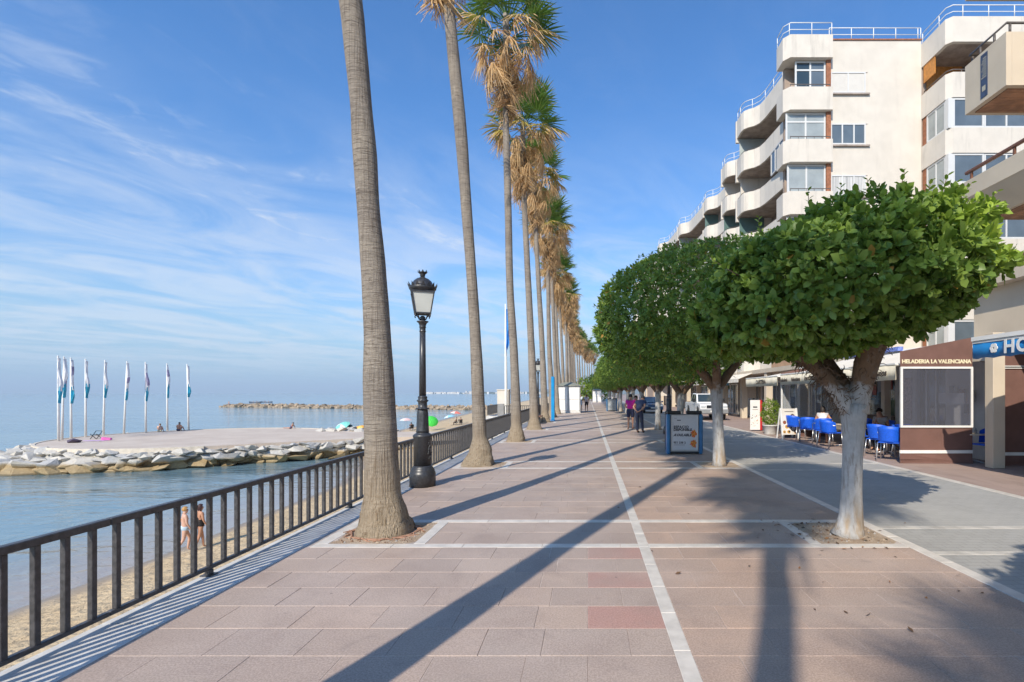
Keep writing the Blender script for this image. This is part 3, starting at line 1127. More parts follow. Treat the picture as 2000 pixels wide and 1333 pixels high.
def trunk_mesh(line, knots=True, n=22, seed=0):
    """line: list of (x offset, y offset, z, radius)"""
    r = random.Random(seed)
    pts = [Vector(p[:3]) for p in line]
    rad = [p[3] for p in line]
    P2, R2 = [], []
    zs = [p.z for p in pts]
    z = zs[0]
    while z < zs[-1] - 0.01:
        i = max(j for j in range(len(zs)) if zs[j] <= z + 1e-6)
        i = min(i, len(zs) - 2)
        t = (z - zs[i]) / (zs[i + 1] - zs[i])
        # smooth interpolation (Catmull-Rom)
        def cr(a0, a1, a2, a3):
            return 0.5 * ((2 * a1) + (-a0 + a2) * t + (2 * a0 - 5 * a1 + 4 * a2 - a3) * t * t + (-a0 + 3 * a1 - 3 * a2 + a3) * t ** 3)
        g = lambda L, j: L[max(0, min(len(L) - 1, j))]
        x = cr(g(pts, i - 1).x, pts[i].x, pts[i + 1].x, g(pts, i + 2).x)
        y = cr(g(pts, i - 1).y, pts[i].y, pts[i + 1].y, g(pts, i + 2).y)
        rr = rad[i] + (rad[i + 1] - rad[i]) * (t * t * (3 - 2 * t))
        P2.append(Vector((x, y, z)))
        R2.append(rr)
        z += 0.05 if z < 1.2 else 0.14
    P2.append(pts[-1])
    R2.append(rad[-1])
    mb = MB()
    vs, fs = [], []
    for p, rr in zip(P2, R2):
        for k in range(n):
            a = 2 * PI * k / n
            lump = 1 + 0.03 * noise.noise((math.cos(a) * 1.5, math.sin(a) * 1.5, p.z * 1.1 + seed * 9)) + 0.012 * noise.noise((math.cos(a) * 3, math.sin(a) * 3, p.z * 9 + seed))
            if p.z < 0.55:
                f = (0.55 - p.z) / 0.55
                lump += f * (0.10 + 0.24 * noise.noise((math.cos(a) * 3.2, math.sin(a) * 3.2, p.z * 3 + seed)) + 0.16 * noise.noise((math.cos(a) * 9, math.sin(a) * 9, p.z * 14 + seed)))
            vs.append((p.x + rr * lump * math.cos(a), p.y + rr * lump * math.sin(a), p.z))
    m_ = len(P2)
    for i in range(m_ - 1):
        for k in range(n):
            fs.append((i * n + k, i * n + (k + 1) % n, (i + 1) * n + (k + 1) % n, (i + 1) * n + k))
    fs.append(tuple((m_ - 1) * n + k for k in range(n)))
    mb.add(vs, fs, 0, True)
    return mb.mesh('trunk', M['palmbark'])


def line_from_pixels(rows, y, X0):
    """rows: (left, right, photo row) -> trunk line relative to the foot"""
    out = []
    for l, rr, py in rows:
        out.append(((((l + rr) / 2) - 1148) / 1000 * y - X0, 0, EYE - (py - 768) / 1000 * y, (rr - l) / 2000 * y))
    out.sort(key=lambda q: q[2])
    z0 = out[0][2]
    if z0 > -0.02:
        x, yy, z, r_ = out[0]
        out.insert(0, (x, yy, -0.03, r_ * 1.06))
    return out


def build_palms():
    FIRST = [(705, 800, 1040), (711, 791, 1005), (714, 781, 960), (714, 775, 870), (711, 769, 760), (712, 761, 640), (706, 752, 520), (698, 740, 400),
             (690, 735, 300), (684.6, 724.6, 200), (674, 716, 100), (662.5, 705.7, 0)]
    SECOND = [(905, 962, 906), (917, 960, 882), (923, 950, 850), (921, 945, 760), (917, 938, 640), (909.5, 929.5, 520), (898.6, 919.6, 380), (888, 912, 260), (876, 899, 130), (865, 886, 0)]
    THIRD = [(992, 1024, 861), (998, 1018, 825), (996, 1012, 700), (989, 1003, 560), (986, 999.5, 420), (983, 996, 290), (982, 993, 210)]
    LEAN = {3: -0.50, 4: -0.55, 5: -0.30, 6: -0.45, 7: -0.5}
    HT = {-3: 8.0, -2: 9.9, -1: 10.4, 0: 10.8, 1: 11.45, 2: 12.2, 3: 11.5, 4: 11.9, 5: 11.0, 6: 11.8, 7: 10.6}
    lay = [crown_layout(s, d, *e) for s, d, *e in ((3, 0.03, 3, 0.5), (8, 0.12, 8), (14, 0.2, 9), (21, 0.15, 8), (29, 0.25), (37, 0.2))]
    merg = {}
    names = {0: 'nearest fan palm, its thick grey trunk in front of the black street lamp',
             1: 'fan palm just beyond the black street lamp, dead fronds at the top edge',
             2: 'fan palm with the fullest green crown over a tan skirt, third along the railing',
             3: 'fan palm beside the white flagpole, fourth along the railing',
             4: 'fan palm next to the brown bench, fifth along the railing',
             5: 'fan palm behind the bench and before the blue totem, sixth along the railing'}
    ordn = {6: 'seventh', 7: 'eighth', 8: 'ninth', 9: 'tenth', 10: 'eleventh', 11: 'twelfth', 12: 'thirteenth', 13: 'fourteenth', 14: 'fifteenth', 15: 'sixteenth', 16: 'seventeenth', 17: 'eighteenth',
            18: 'nineteenth', 19: 'twentieth', 20: 'twenty-first', 21: 'twenty-second', 22: 'twenty-third', 23: 'twenty-fourth', 24: 'twenty-fifth', 25: 'twenty-sixth'}
    for k in range(-3, 26):
        y = 6.62 + PER * k
        x = -2.65 + (max(0, y - 92) / 34) ** 2 * 1.15
        r = random.Random(k + 50)
        H = HT.get(k, 11.0 + r.uniform(-0.7, 0.9))
        if k == 0:
            x = -2.62
            line = line_from_pixels(FIRST, y, x)
            line.append((line[-1][0] - 0.16, 0, 9.0, 0.14))
            line.append((line[-1][0] - 0.10, 0, H + 3.7, 0.13))
        elif k == 1:
            x = -2.72
            line = line_from_pixels(SECOND, y, x)
            line.append((line[-1][0] - 0.10, 0, H + 3.7, 0.12))
        elif k == 2:
            x = -2.68
            line = line_from_pixels(THIRD, y, x)
            line.append((line[-1][0] + 0.02, 0, H + 3.7, 0.12))
        else:
            ln = LEAN.get(k, r.uniform(-0.55, -0.05))
            b = r.uniform(-0.12, 0.12)
            line = [(0, 0, -0.03, 0.36), (0, 0, 0.25, 0.29), (0, 0, 0.6, 0.225), (ln * 0.12, 0, 2.0, 0.20), (ln * 0.35 + b, 0, 5.0, 0.165), (ln * 0.7 + b * .6, 0, 8.5, 0.145),
                    (ln, 0, H, 0.135), (ln * 1.12, 0, H + 3.7, 0.12)]
        if k < 0:
            lab = 'fan palm beside the railing, %s of the three behind the viewpoint' % {-1: 'nearest', -2: 'middle one', -3: 'farthest'}[k]
        elif k in names:
            lab = names[k]
        elif k < 14:
            lab = 'tall fan palm with tan skirt, %s along the railing from the nearest trunk' % ordn[k]
        else:
            lab = 'small distant fan palm where the row bends inland, %s along the row' % ordn[k]
        t = thing('fan_palm', lab, 'palm tree', (x, y, 0), 0, 'fan palms along the promenade railing')
        nseg = 26 if k < 3 else (14 if k < 8 else 8)
        link('trunk', trunk_mesh(line, n=nseg, seed=k + 5), t)
        top = Vector(line[-1][:3])
        loc = Vector((top.x, 0, H))
        tilt = Matrix.Rotation(r.uniform(-.06, .06), 4, 'X') @ Matrix.Rotation(r.uniform(-.08, .04), 4, 'Y')
        base = Matrix.Translation(loc) @ tilt @ Matrix.Rotation(r.uniform(0, 6.28), 4, 'Z')
        li = {2: 0, 3: 1, 4: 2, 5: 3, 6: 4, 1: 2, 0: 1}.get(k, k % 6)
        if 1 <= k <= 4:
            for mode, i, Mx in lay[li]:
                if k == 1 and (base @ Mx).translation.z > H + 2.3:
                    continue
                link('frond' if mode in 'GY' else 'dead_frond', FANME[mode, i], t, mw=base @ Mx)
            if k == 1:
                if ('g', li) not in merg:
                    merg['g', li] = merged(lay[li], 'crown', 'GYD')
                link('crown', merg['g', li], t, mw=base)
        else:
            if ('g', li) not in merg:
                merg['g', li] = merged(lay[li], 'crown', 'GYD')
            if ('s', li) not in merg:
                merg['s', li] = merged(lay[li], 'skirt', 'S')
            tag(link('crown', merg['g', li], t, mw=base), kind='stuff')
            tag(link('skirt', merg['s', li], t, mw=base), kind='stuff')


build_palms()


# ================================================================== TRIMMED FICUS TREES
def ficus_leaf_mat(name='ficus_leaf'):
    m, nt, b, out = new_mat(name)
    at = lambda n: node(nt, 'ShaderNodeAttribute', attribute_name=n).outputs['Fac']
    rnd, young = at('rnd'), at('young')
    ob = node(nt, 'ShaderNodeObjectInfo').outputs['Random']
    r = math_n(nt, 'FRACT', math_n(nt, 'ADD', rnd, ob))
    c = mix_n(nt, r, (0.095, 0.18, 0.034), (0.29, 0.40, 0.072))
    c = mix_n(nt, smooth_n(nt, r, 0.965, 0.985), c, (0.42, 0.24, 0.05))
    c = mix_n(nt, young, c, (0.36, 0.48, 0.065))
    nt.links.new(c, b.inputs['Base Color'])
    nt.links.new(math_n(nt, 'ADD', 0.36, math_n(nt, 'MULTIPLY', r, 0.18)), b.inputs['Roughness'])
    b.inputs['Specular IOR Level'].default_value = 0.36
    tc = mix_n(nt, 0.5, c, (0.20, 0.34, 0.05))
    tr = node(nt, 'ShaderNodeBsdfTranslucent', {'Color': tc})
    mx = node(nt, 'ShaderNodeMixShader', {0: 0.32, 1: b.outputs[0], 2: tr.outputs[0]})
    nt.links.new(mx.outputs[0], out.inputs[0])
    return m


def ficus_bark_mat():
    m, nt, b, out = new_mat('whitewashed_bark')
    P = coords(nt, 'object')
    z = node(nt, 'ShaderNodeSeparateXYZ', {0: P}).outputs[2]
    n1 = noise_n(nt, P, 6.0, 6.0, 0.65)
    fib = noise_n(nt, P, 1.0, 5.0, 0.65, 0.4, (26.0, 26.0, 4.0))
    brown = mix_n(nt, n1, (0.14, 0.085, 0.05), (0.25, 0.165, 0.105))
    white = mix_n(nt, smooth_n(nt, n1, 0.3, 0.75), (0.40, 0.385, 0.36), (0.54, 0.525, 0.50))
    ed = math_n(nt, 'ADD', z, math_n(nt, 'MULTIPLY', math_n(nt, 'SUBTRACT', n1, 0.5), 0.9))
    paint = smooth_n(nt, ed, 2.0, 1.75)
    c = mix_n(nt, paint, brown, white)
    c = mix_n(nt, math_n(nt, 'MULTIPLY', smooth_n(nt, fib, 0.50, 0.66), 0.6), c, (0.22, 0.18, 0.145))
    # bare bark showing low down where the paint has worn off
    worn = math_n(nt, 'MULTIPLY', smooth_n(nt, z, 0.75, 0.1), smooth_n(nt, noise_n(nt, P, 1.0, 4.0, 0.6, 0.2, (7.0, 7.0, 2.0)), 0.40, 0.62))
    c = mix_n(nt, math_n(nt, 'MULTIPLY', worn, 0.8), c, (0.38, 0.27, 0.16))
    nt.links.new(c, b.inputs['Base Color'])
    b.inputs['Roughness'].default_value = 0.85
    b.inputs['Specular IOR Level'].default_value = 0.25
    bump_n(nt, b, math_n(nt, 'ADD', fib, n1), 0.8, 0.02)
    return m


M['ficus'] = ficus_leaf_mat()
M['fbark'] = ficus_bark_mat()
M['twig'] = mat('brown_twig', (0.17, 0.11, 0.07), 0.9, 0.3, 9.0, co='object')


def leaf_cloud(n_clusters, per, c, rx, ry, rz, tilt, seed, L=0.11, bump=0.09, inner=0.22, e=2.4, young_dir=(0.6, 0.15, 0.75), young_amt=0.35, young_lo=0.5):
    """leaf positions on a clipped crown -> arrays (P, U, N, L, rnd, young), grouped in rosettes at shoot tips"""
    g = np.random.default_rng(seed)
    ic = int(n_clusters * (1 + inner))
    d = g.normal(size=(ic, 3))
    d /= np.linalg.norm(d, axis=1)[:, None]
    # superellipsoid: flatter faces as in a clipped crown
    k = (np.abs(d) ** e).sum(1) ** (-1 / e)
    rad = np.ones(ic)
    for i in range(ic):
        rad[i] = 1 + bump * noise.noise((d[i, 0] * 2.6 + seed, d[i, 1] * 2.6, d[i, 2] * 2.6)) + 0.5 * bump * noise.noise((d[i, 0] * 7 + seed, d[i, 1] * 7, d[i, 2] * 7))
    ins = g.random(ic) < inner / (1 + inner)
    rad *= np.where(ins, g.uniform(0.55, 0.9, ic), g.uniform(0.90, 1.035, ic))
    S = np.array([rx, ry, rz])
    loc = d * (k * rad)[:, None]
    low = loc[:, 2] < 0
    loc[low, 2] *= 0.85
    outward = d / S
    outward /= np.linalg.norm(outward, axis=1)[:, None]
    loc = loc * S
    a = tilt
    Ry = np.array([[math.cos(a), 0, math.sin(a)], [0, 1, 0], [-math.sin(a), 0, math.cos(a)]])
    loc = loc @ Ry.T + np.array(c)
    outward = outward @ Ry.T
    N_ = ic * per
    P = np.repeat(loc, per, 0)
    O = np.repeat(outward, per, 0)
    O = O + np.array([0, 0, 0.15])
    O = O + np.repeat(g.normal(scale=0.30, size=(ic, 3)), per, 0)
    O /= np.linalg.norm(O, axis=1)[:, None]
    ph = np.tile(np.arange(per) * 2.4, ic) + np.repeat(g.random(ic) * 6.28, per)
    t1 = np.cross(O, np.array([0.3, 0.2, 0.93]))
    t1 /= np.linalg.norm(t1, axis=1)[:, None]
    t2 = np.cross(O, t1)
    lat = t1 * np.cos(ph)[:, None] + t2 * np.sin(ph)[:, None]
    rank = np.tile(np.arange(per) / max(1, per - 1), ic)
    open_ = 1.15 - 0.85 * rank + g.normal(scale=0.18, size=N_)
    U = O * np.cos(open_)[:, None] + lat * np.sin(open_)[:, None]
    U[:, 2] -= 0.22 * (1 - rank)
    U /= np.linalg.norm(U, axis=1)[:, None]
    Nn = O - U * (O * U).sum(1)[:, None]
    Nn += g.normal(scale=0.22, size=(N_, 3))
    Nn -= U * (Nn * U).sum(1)[:, None]
    Nn /= np.linalg.norm(Nn, axis=1)[:, None]
    P = P + O * (rank * 0.05 - 0.02)[:, None] + g.normal(scale=0.012, size=(N_, 3))
    Ls = L * g.uniform(0.55, 1.25, N_) * (1 - 0.35 * rank) * np.repeat(g.uniform(0.75, 1.15, ic), per)
    yd = np.array(young_dir) / np.linalg.norm(young_dir)
    yc = np.clip((np.repeat(d, per, 0) @ yd - young_lo) / 0.5, 0, 1) * young_amt
    yc = yc * np.repeat(g.random(ic) ** 0.6, per) + np.repeat((g.random(ic) < 0.07) * 0.55, per) * rank
    yc = np.where(np.repeat(ins, per), 0.0, yc)
    return P, U, Nn, Ls, np.repeat(g.random(ic), per) * 0.6 + g.random(N_) * 0.4, np.clip(yc, 0, 1)


LEAF8 = np.array([(0, 0, 0), (0.28, 0.27, 0.03), (0.30, 0, -0.02), (0.28, -0.27, 0.03), (0.72, 0.25, 0.015), (0.72, 0, -0.04), (0.72, -0.25, 0.015), (1.0, 0, -0.10)])
LEAF8F = [(0, 3, 2), (0, 2, 1), (2, 3, 6, 5), (1, 2, 5, 4), (5, 6, 7), (4, 5, 7)]
LEAF4 = np.array([(0, 0, 0), (0.45, 0.25, 0.03), (0.45, -0.25, 0.03), (1.0, 0, -0.07), (0.48, 0, -0.02)])
LEAF4F = [(0, 2, 4), (0, 4, 1), (4, 2, 3), (1, 4, 3)]


def leaf_mesh(name, data, shape, faces, m):
    P, U, Nn, Ls, rnd, young = data
    V = np.cross(Nn, U)
    k = len(shape)
    sh = shape
    co = (P[:, None, :] + (U[:, None, :] * sh[None, :, 0:1] + V[:, None, :] * sh[None, :, 1:2] + Nn[:, None, :] * sh[None, :, 2:3]) * Ls[:, None, None]).reshape(-1, 3)
    n = len(P)
    me = bpy.data.meshes.new(name)
    me.vertices.add(len(co))
    me.vertices.foreach_set('co', co.astype(np.float32).ravel())
    tot = np.array([len(f) for f in faces])
    idx = np.concatenate([np.array(f) for f in faces])
    loops = (np.arange(n)[:, None] * k + idx[None, :]).ravel()
    me.loops.add(len(loops))
    me.loops.foreach_set('vertex_index', loops.astype(np.int32))
    tots = np.tile(tot, n)
    starts = np.concatenate([[0], np.cumsum(tots)[:-1]])
    me.polygons.add(len(tots))
    me.polygons.foreach_set('loop_start', starts.astype(np.int32))
    me.update(calc_edges=True)
    me.materials.append(m)
    float_attr(me, 'rnd', np.repeat(rnd, k))
    float_attr(me, 'young', np.repeat(young, k))
    return me


def shoots(seed, c, specs):
    """long young shoots that stick out of the clipped crown: leaf data + twig tubes"""
    g = random.Random(seed)
    rows, mb = [], MB()
    for (p0, d, length, n) in specs:
        p0, d = Vector(p0), Vector(d).normalized()
        pts = []
        p = p0.copy()
        for i in range(7):
            pts.append(p.copy())
            p = p + d * length / 6
            d = (d + Vector((g.uniform(-.1, .1), g.uniform(-.1, .1), 0.06 + g.uniform(-.08, .08)))).normalized()
        mb.tube(pts, [0.008 - 0.0009 * i for i in range(7)], 5)
        for i in range(n):
            t = (i + 0.5) / n
            q = pts[min(6, int(t * 6))].lerp(pts[min(6, int(t * 6) + 1)], t * 6 % 1)
            a = i * 2.4
            s = d.cross(Vector((0, 0, 1))).normalized()
            u = s.cross(d)
            lat = s * math.cos(a) + u * math.sin(a)
            U = (d * 0.7 + lat * 0.8).normalized()
            Nn = (lat.cross(U).cross(U) * -1)
            Nn = (d - U * d.dot(U)).normalized()
            rows.append((tuple(q), tuple(U), tuple(Nn), 0.105 * (1.1 - 0.5 * t) * g.uniform(.8, 1.15), g.random(), 0.55 + 0.45 * t * g.uniform(.7, 1)))
    A = list(zip(*rows))
    return tuple(np.array(a) for a in A), mb


def ficus_trunk(seed, kind=0):
    """whitewashed trunk that forks under the crown, with aerial roots"""
    r = random.Random(seed)
    mb = MB()
    if kind == 0:
        y = 6.5
        def q(px, py, w, dy=0):
            p = W(px, py, y)
            return (p.x - 3.32, dy, p.z), w / 2000 * y
        main = [q(1655, 1050, 76), q(1659, 1036, 62), q(1662, 1005, 50), q(1663, 960, 44), q(1665, 900, 42), q(1667, 850, 46), q(1667, 815, 54), q(1669, 790, 56)]
        mb.tube([p for p, _ in main], [w * .86 for _, w in main], 18)
        br = [[q(1664, 815, 34), q(1650, 785, 34), q(1632, 758, 29, .03), q(1608, 728, 28, .05), q(1580, 700, 30, .1), q(1545, 660, 30, .2), q(1500, 600, 16, .4)],
              [q(1672, 805, 48), q(1679, 770, 40), q(1682, 740, 42, -.05), q(1684, 712, 46, -.1), q(1688, 680, 46, -.2), q(1700, 600, 24, -.4), q(1720, 500, 10, -.5)],
              [q(1674, 780, 30), q(1698, 735, 30, .1), q(1722, 700, 32, .3), q(1770, 650, 22, .5), q(1830, 590, 10, .8)],
              [q(1668, 780, 30), q(1660, 745, 30, .25), q(1650, 705, 30, .5), q(1640, 640, 20, .9), q(1620, 560, 10, 1.2)]]
        ends = []
        for b_ in br:
            mb.tube([p for p, _ in b_], [w for _, w in b_], 10)
            ends += [Vector(p) for p, _ in b_[1:5]]
    else:
        ln = r.uniform(-.12, .12)
        main = [((0, 0, -.03), .20), ((0, 0, .12), .165), ((ln * .2, 0, .5), .14), ((ln * .5, 0, 1.1), .13), ((ln, 0, 1.75), .15), ((ln, 0, 1.95), .16)]
        mb.tube([p for p, _ in main], [w for _, w in main], 14)
        ends = []
        for i in range(4):
            a = i * 1.6 + r.uniform(-.4, .4)
            pts, p, d = [], Vector((ln, 0, 1.8)), Vector((math.cos(a) * .55, math.sin(a) * .55, .85))
            for j in range(6):
                pts.append(p.copy())
                p = p + d * .28
                d = (d + Vector((math.cos(a) * .12, math.sin(a) * .12, -.02))).normalized()
            mb.tube(pts, [.11, .11, .11, .09, .07, .04], 8)
            ends += pts[1:4]
    tw = MB()
    for p in ends:
        for i in range(110 if kind == 0 else 10):
            a, el = r.uniform(0, 6.28), r.uniform(-1.3, 0.9)
            d = Vector((math.cos(a) * math.cos(el), math.sin(a) * math.cos(el), math.sin(el)))
            o = p + Vector((r.uniform(-.07, .07), r.uniform(-.07, .07), r.uniform(-.12, .12)))
            pts = [o]
            for j in range(3):
                o = o + d * r.uniform(.03, .075)
                d = (d + Vector((r.uniform(-.9, .9), r.uniform(-.9, .9), r.uniform(-1.1, .3)))).normalized()
                pts.append(o)
            tw.tube(pts, [.007, .006, .005, .003], 3, cap=False)
    return mb, tw


def build_ficus():
    # nearest tree
    t = thing('ficus_tree', 'nearest ficus clipped into a dome, with a thick white forked trunk', 'tree', (3.32, 6.5, 0), 0, 'clipped ficus trees along the street edge')
    mb, tw = ficus_trunk(4, 0)
    mb.build('trunk', M['fbark'], t)
    tag(tw.build('aerial_roots', M['twig'], t), kind='stuff')
    c = (-0.16, 0.0, 3.10)
    CR = (1.72, 1.55, 0.90)
    data = leaf_cloud(2900, 7, c, *CR, -0.24, 5, L=0.148, bump=0.15, e=2.05, young_dir=(0.78, -0.1, 0.62), young_amt=1.0, young_lo=0.12)
    sp = []
    g = random.Random(9)
    for px, py, dx, dz in ((1945, 430, 1, .35), (1925, 470, 1, .15), (1935, 395, .9, .5), (1890, 372, .6, .8), (1945, 520, 1, -.05), (1850, 352, .3, 1), (1760, 352, .1, 1), (1905, 410, .8, .4), (1930, 448, 1, .1), (1820, 360, .3, .9),
                           (1700, 362, -.1, 1), (1580, 398, -.2, 1), (1480, 440, -.5, .9), (1640, 378, -.2, 1), (1930, 500, 1, .2), (1410, 520, -.9, .5), (1870, 365, .5, .9)):
        yy = 6.5 + g.uniform(-0.8, 0.3)
        p = W(px, py, yy) - Vector((3.32, 6.5, 0))
        d = Vector((dx, g.uniform(-.3, .2), dz)).normalized()
        sp.append((p - d * 0.22, d, g.uniform(.26, .42), 11))
    sd, smb = shoots(2, c, sp)
    data = tuple(np.concatenate([a, b]) for a, b in zip(data, sd))
    # the 300 leaves that show largest (nearest the viewpoint, on the outside of the crown) are pieces of their own
    P, U, Nn, Ls, rnd, yg = data
    wp = P + np.array([3.32, 6.5, 0])
    dist = np.linalg.norm(wp - np.array([0, 0, EYE]), axis=1)
    rel = (P - np.array(c)) / np.array(CR)
    rr = np.linalg.norm(rel, axis=1)
    score = dist / Ls
    score[(rr < 0.93) | (P[:, 1] > 0.2)] = 1e9
    order = np.argsort(score)
    pick, rest = order[:300], order[300:]
    one = leaf_mesh('leaf', (np.zeros((1, 3)), np.array([[1., 0, 0]]), np.array([[0, 0, 1.]]), np.ones(1), np.zeros(1), np.zeros(1)), LEAF8, LEAF8F, M['ficus'])
    young = leaf_mesh('leaf', (np.zeros((1, 3)), np.array([[1., 0, 0]]), np.array([[0, 0, 1.]]), np.ones(1), np.zeros(1), np.full(1, 0.6)), LEAF8, LEAF8F, M['ficus'])
    for i in pick:
        V = np.cross(Nn[i], U[i])
        mw = Matrix(((U[i][0], V[0], Nn[i][0], 0), (U[i][1], V[1], Nn[i][1], 0), (U[i][2], V[2], Nn[i][2], 0), (0, 0, 0, 1)))
        mw = Matrix.Translation(P[i]) @ mw @ Matrix.Scale(float(Ls[i]), 4)
        link('leaf', young if yg[i] > 0.4 else one, t, mw=mw)
    me = leaf_mesh('crown', tuple(a[rest] for a in data), LEAF8, LEAF8F, M['ficus'])
    NEAR_CROWN = me
    tag(link('crown', me, t), kind='stuff')
    tag(smb.build('young_shoots', M['twig'], t), kind='stuff')

    # second tree: larger, its crown reaching far over the promenade
    t2 = thing('ficus_tree', 'large ficus with a wide clipped crown behind the advertising board', 'tree', (3.26, 12.7, 0), 0, 'clipped ficus trees along the street edge')
    mb, tw = ficus_trunk(8, 1)
    mb.build('trunk', M['fbark'], t2)
    tag(tw.build('aerial_roots', M['twig'], t2), kind='stuff')
    d2 = leaf_cloud(7600, 6, (-0.30, 0.2, 3.82), 2.62, 2.5, 1.52, -0.16, 17, L=0.135, bump=0.10, young_dir=(-0.3, -0.2, 0.9), young_amt=0.45, e=2.6)
    tag(link('crown', leaf_mesh('crown', d2, LEAF4, LEAF4F, M['ficus']), t2), kind='stuff')
    # the rest of the row
    va = leaf_mesh('crown', leaf_cloud(2600, 6, (0, 0, 3.5), 2.25, 2.3, 1.35, -0.08, 23, L=0.15, young_amt=0.3), LEAF4, LEAF4F, M['ficus'])
    vb = leaf_mesh('crown', leaf_cloud(2600, 6, (-.2, 0, 3.4), 2.4, 2.2, 1.25, 0.05, 31, L=0.15, young_amt=0.3), LEAF4, LEAF4F, M['ficus'])
    tmb, ttw = ficus_trunk(12, 1)
    tm = tmb.mesh('trunk', M['fbark'])
    tmb2, _ = ficus_trunk(15, 1)
    tm2 = tmb2.mesh('trunk', M['fbark'])
    ordn = ['third', 'fourth', 'fifth', 'sixth', 'seventh', 'eighth', 'ninth', 'tenth', 'eleventh', 'twelfth', 'thirteenth']
    ex = {0: 'with a double trunk behind the black lamp post', 1: 'whose white trunk stands beside the man in navy', 2: 'whose trunk stands beside the woman in magenta'}
    for i in range(11):
        k = i + 2
        r = random.Random(k)
        x, y = 3.25 + r.uniform(-.1, .15) + (0.25 if k == 3 else 0), 6.55 + PER * k
        lab = '%s clipped ficus along the street edge%s' % (ordn[i], ' ' + ex[i] if i in ex else ', beyond the standing people')
        q = thing('ficus_tree', lab, 'tree', (x, y, 0), r.uniform(-.5, .5), 'clipped ficus trees along the street edge')
        s = r.uniform(0.92, 1.08)
        q.scale = (s, s, s)
        link('trunk', tm if k % 2 else tm2, q)
        tag(link('crown', va if k % 2 else vb, q), kind='stuff')
    q = thing('ficus_tree', 'clipped ficus on the street edge beside the viewpoint', 'tree', (3.45, -0.05, 0), 0.8, 'clipped ficus trees along the street edge')
    q.scale = (0.98,) * 3
    link('trunk', tm, q)
    tag(link('crown', NEAR_CROWN, q, (0, 0, 0.25)), kind='stuff')


build_ficus()
# ================================================================== BUILDINGS
def render_wall(name, col, streak=0.25, rough=0.85):
    return mat(name, col, rough, 0.05, 1.2, 0.12, 90, streak=streak)


def curtain_mat():
    m, nt, b, out = new_mat('white_net_curtain')
    f = noise_n(nt, coords(nt, 'world'), 1.0, 3.0, 0.5, 0.1, (16.0, 16.0, 0.4))  # fold shading put into the curtain colour as vertical streaks
    nt.links.new(mix_n(nt, smooth_n(nt, f, 0.3, 0.7), (0.36, 0.36, 0.35), (0.66, 0.65, 0.63)), b.inputs['Base Color'])
    b.inputs['Roughness'].default_value = 0.5
    return m


M['cream'] = render_wall('cream_wall_render', (0.62, 0.57, 0.50), 0.12)
M['cream_b'] = render_wall('beige_wall_render', (0.57, 0.485, 0.375), 0.12)
M['band'] = render_wall('parapet_render', (0.63, 0.58, 0.51), 0.38)
M['soffit'] = mat('grey_brown_soffit_boards', (0.36, 0.30, 0.26), 0.8, 0.25, 2.0, 0.3, 20)
M['woodsoffit'] = mat('brown_soffit_boards', (0.36, 0.19, 0.105), 0.7, 0.3, 3.0, 0.2, 20)
M['orangewood'] = mat('orange_varnished_boards', (0.50, 0.20, 0.035), 0.5, 0.2, 5.0)
M['brownstrip'] = mat('red_brown_brick_strip', (0.30, 0.12, 0.06), 0.8, 0.25, 9.0)
M['recess_brown'] = mat('brown_balcony_wall', (0.36, 0.28, 0.225), 0.85, 0.15, 2.0)  # brown wall colour of the balcony recesses
M['upvc'] = mat('white_window_frame', (0.62, 0.62, 0.61), 0.4, 0.03, 2.0)
M['shutter'] = mat('cream_roller_shutter', (0.60, 0.57, 0.52), 0.6, 0.04, 3.0)
M['curtain'] = curtain_mat()
M['brownrail'] = mat('brown_handrail', (0.17, 0.075, 0.045), 0.45, 0.15, 8.0)
M['greyrail'] = mat('bronze_handrail', (0.10, 0.085, 0.075), 0.45, 0.15, 8.0)
M['terracotta'] = mat('terracotta_parapet', (0.52, 0.32, 0.19), 0.85, 0.12, 2.0)
M['screen'] = glass_dark('frosted_wind_screen', (0.36, 0.40, 0.39), 0.25, 0.6)
M['screen_d'] = glass_dark('green_wind_screen', (0.10, 0.17, 0.16), 0.1, 0.7)


def window_y(parent, x0, x1, z0, z1, y, n=2, pane='glass', transom=None, fw=0.055, frame='upvc'):
    """window in a wall that faces -Y: frame with panes set back in it"""
    f = MB()
    f.box(x0, x1, y, y + 0.07, z0, z0 + fw)
    f.box(x0, x1, y, y + 0.07, z1 - fw, z1)
    for i in range(n + 1):
        xc = x0 + (x1 - x0) * i / n
        a = x0 if i == 0 else (x1 - fw if i == n else xc - fw / 2)
        f.box(a, a + fw, y - 0.003, y + 0.067, z0 + fw + .001, z1 - fw - .001)
    if transom:
        f.box(x0 + fw, x1 - fw, y + 0.002, y + 0.06, transom - fw / 2, transom + fw / 2)
    fo = f.build('window', M[frame], parent)
    for i in range(n):
        a, b = x0 + (x1 - x0) * i / n + fw / 2, x0 + (x1 - x0) * (i + 1) / n - fw / 2
        p = MB()
        p.box(a, b, y + 0.03, y + 0.045, z0 + fw / 2, z1 - fw / 2)
        p.build('pane', M[pane if isinstance(pane, str) else pane[i]], fo)
    return fo


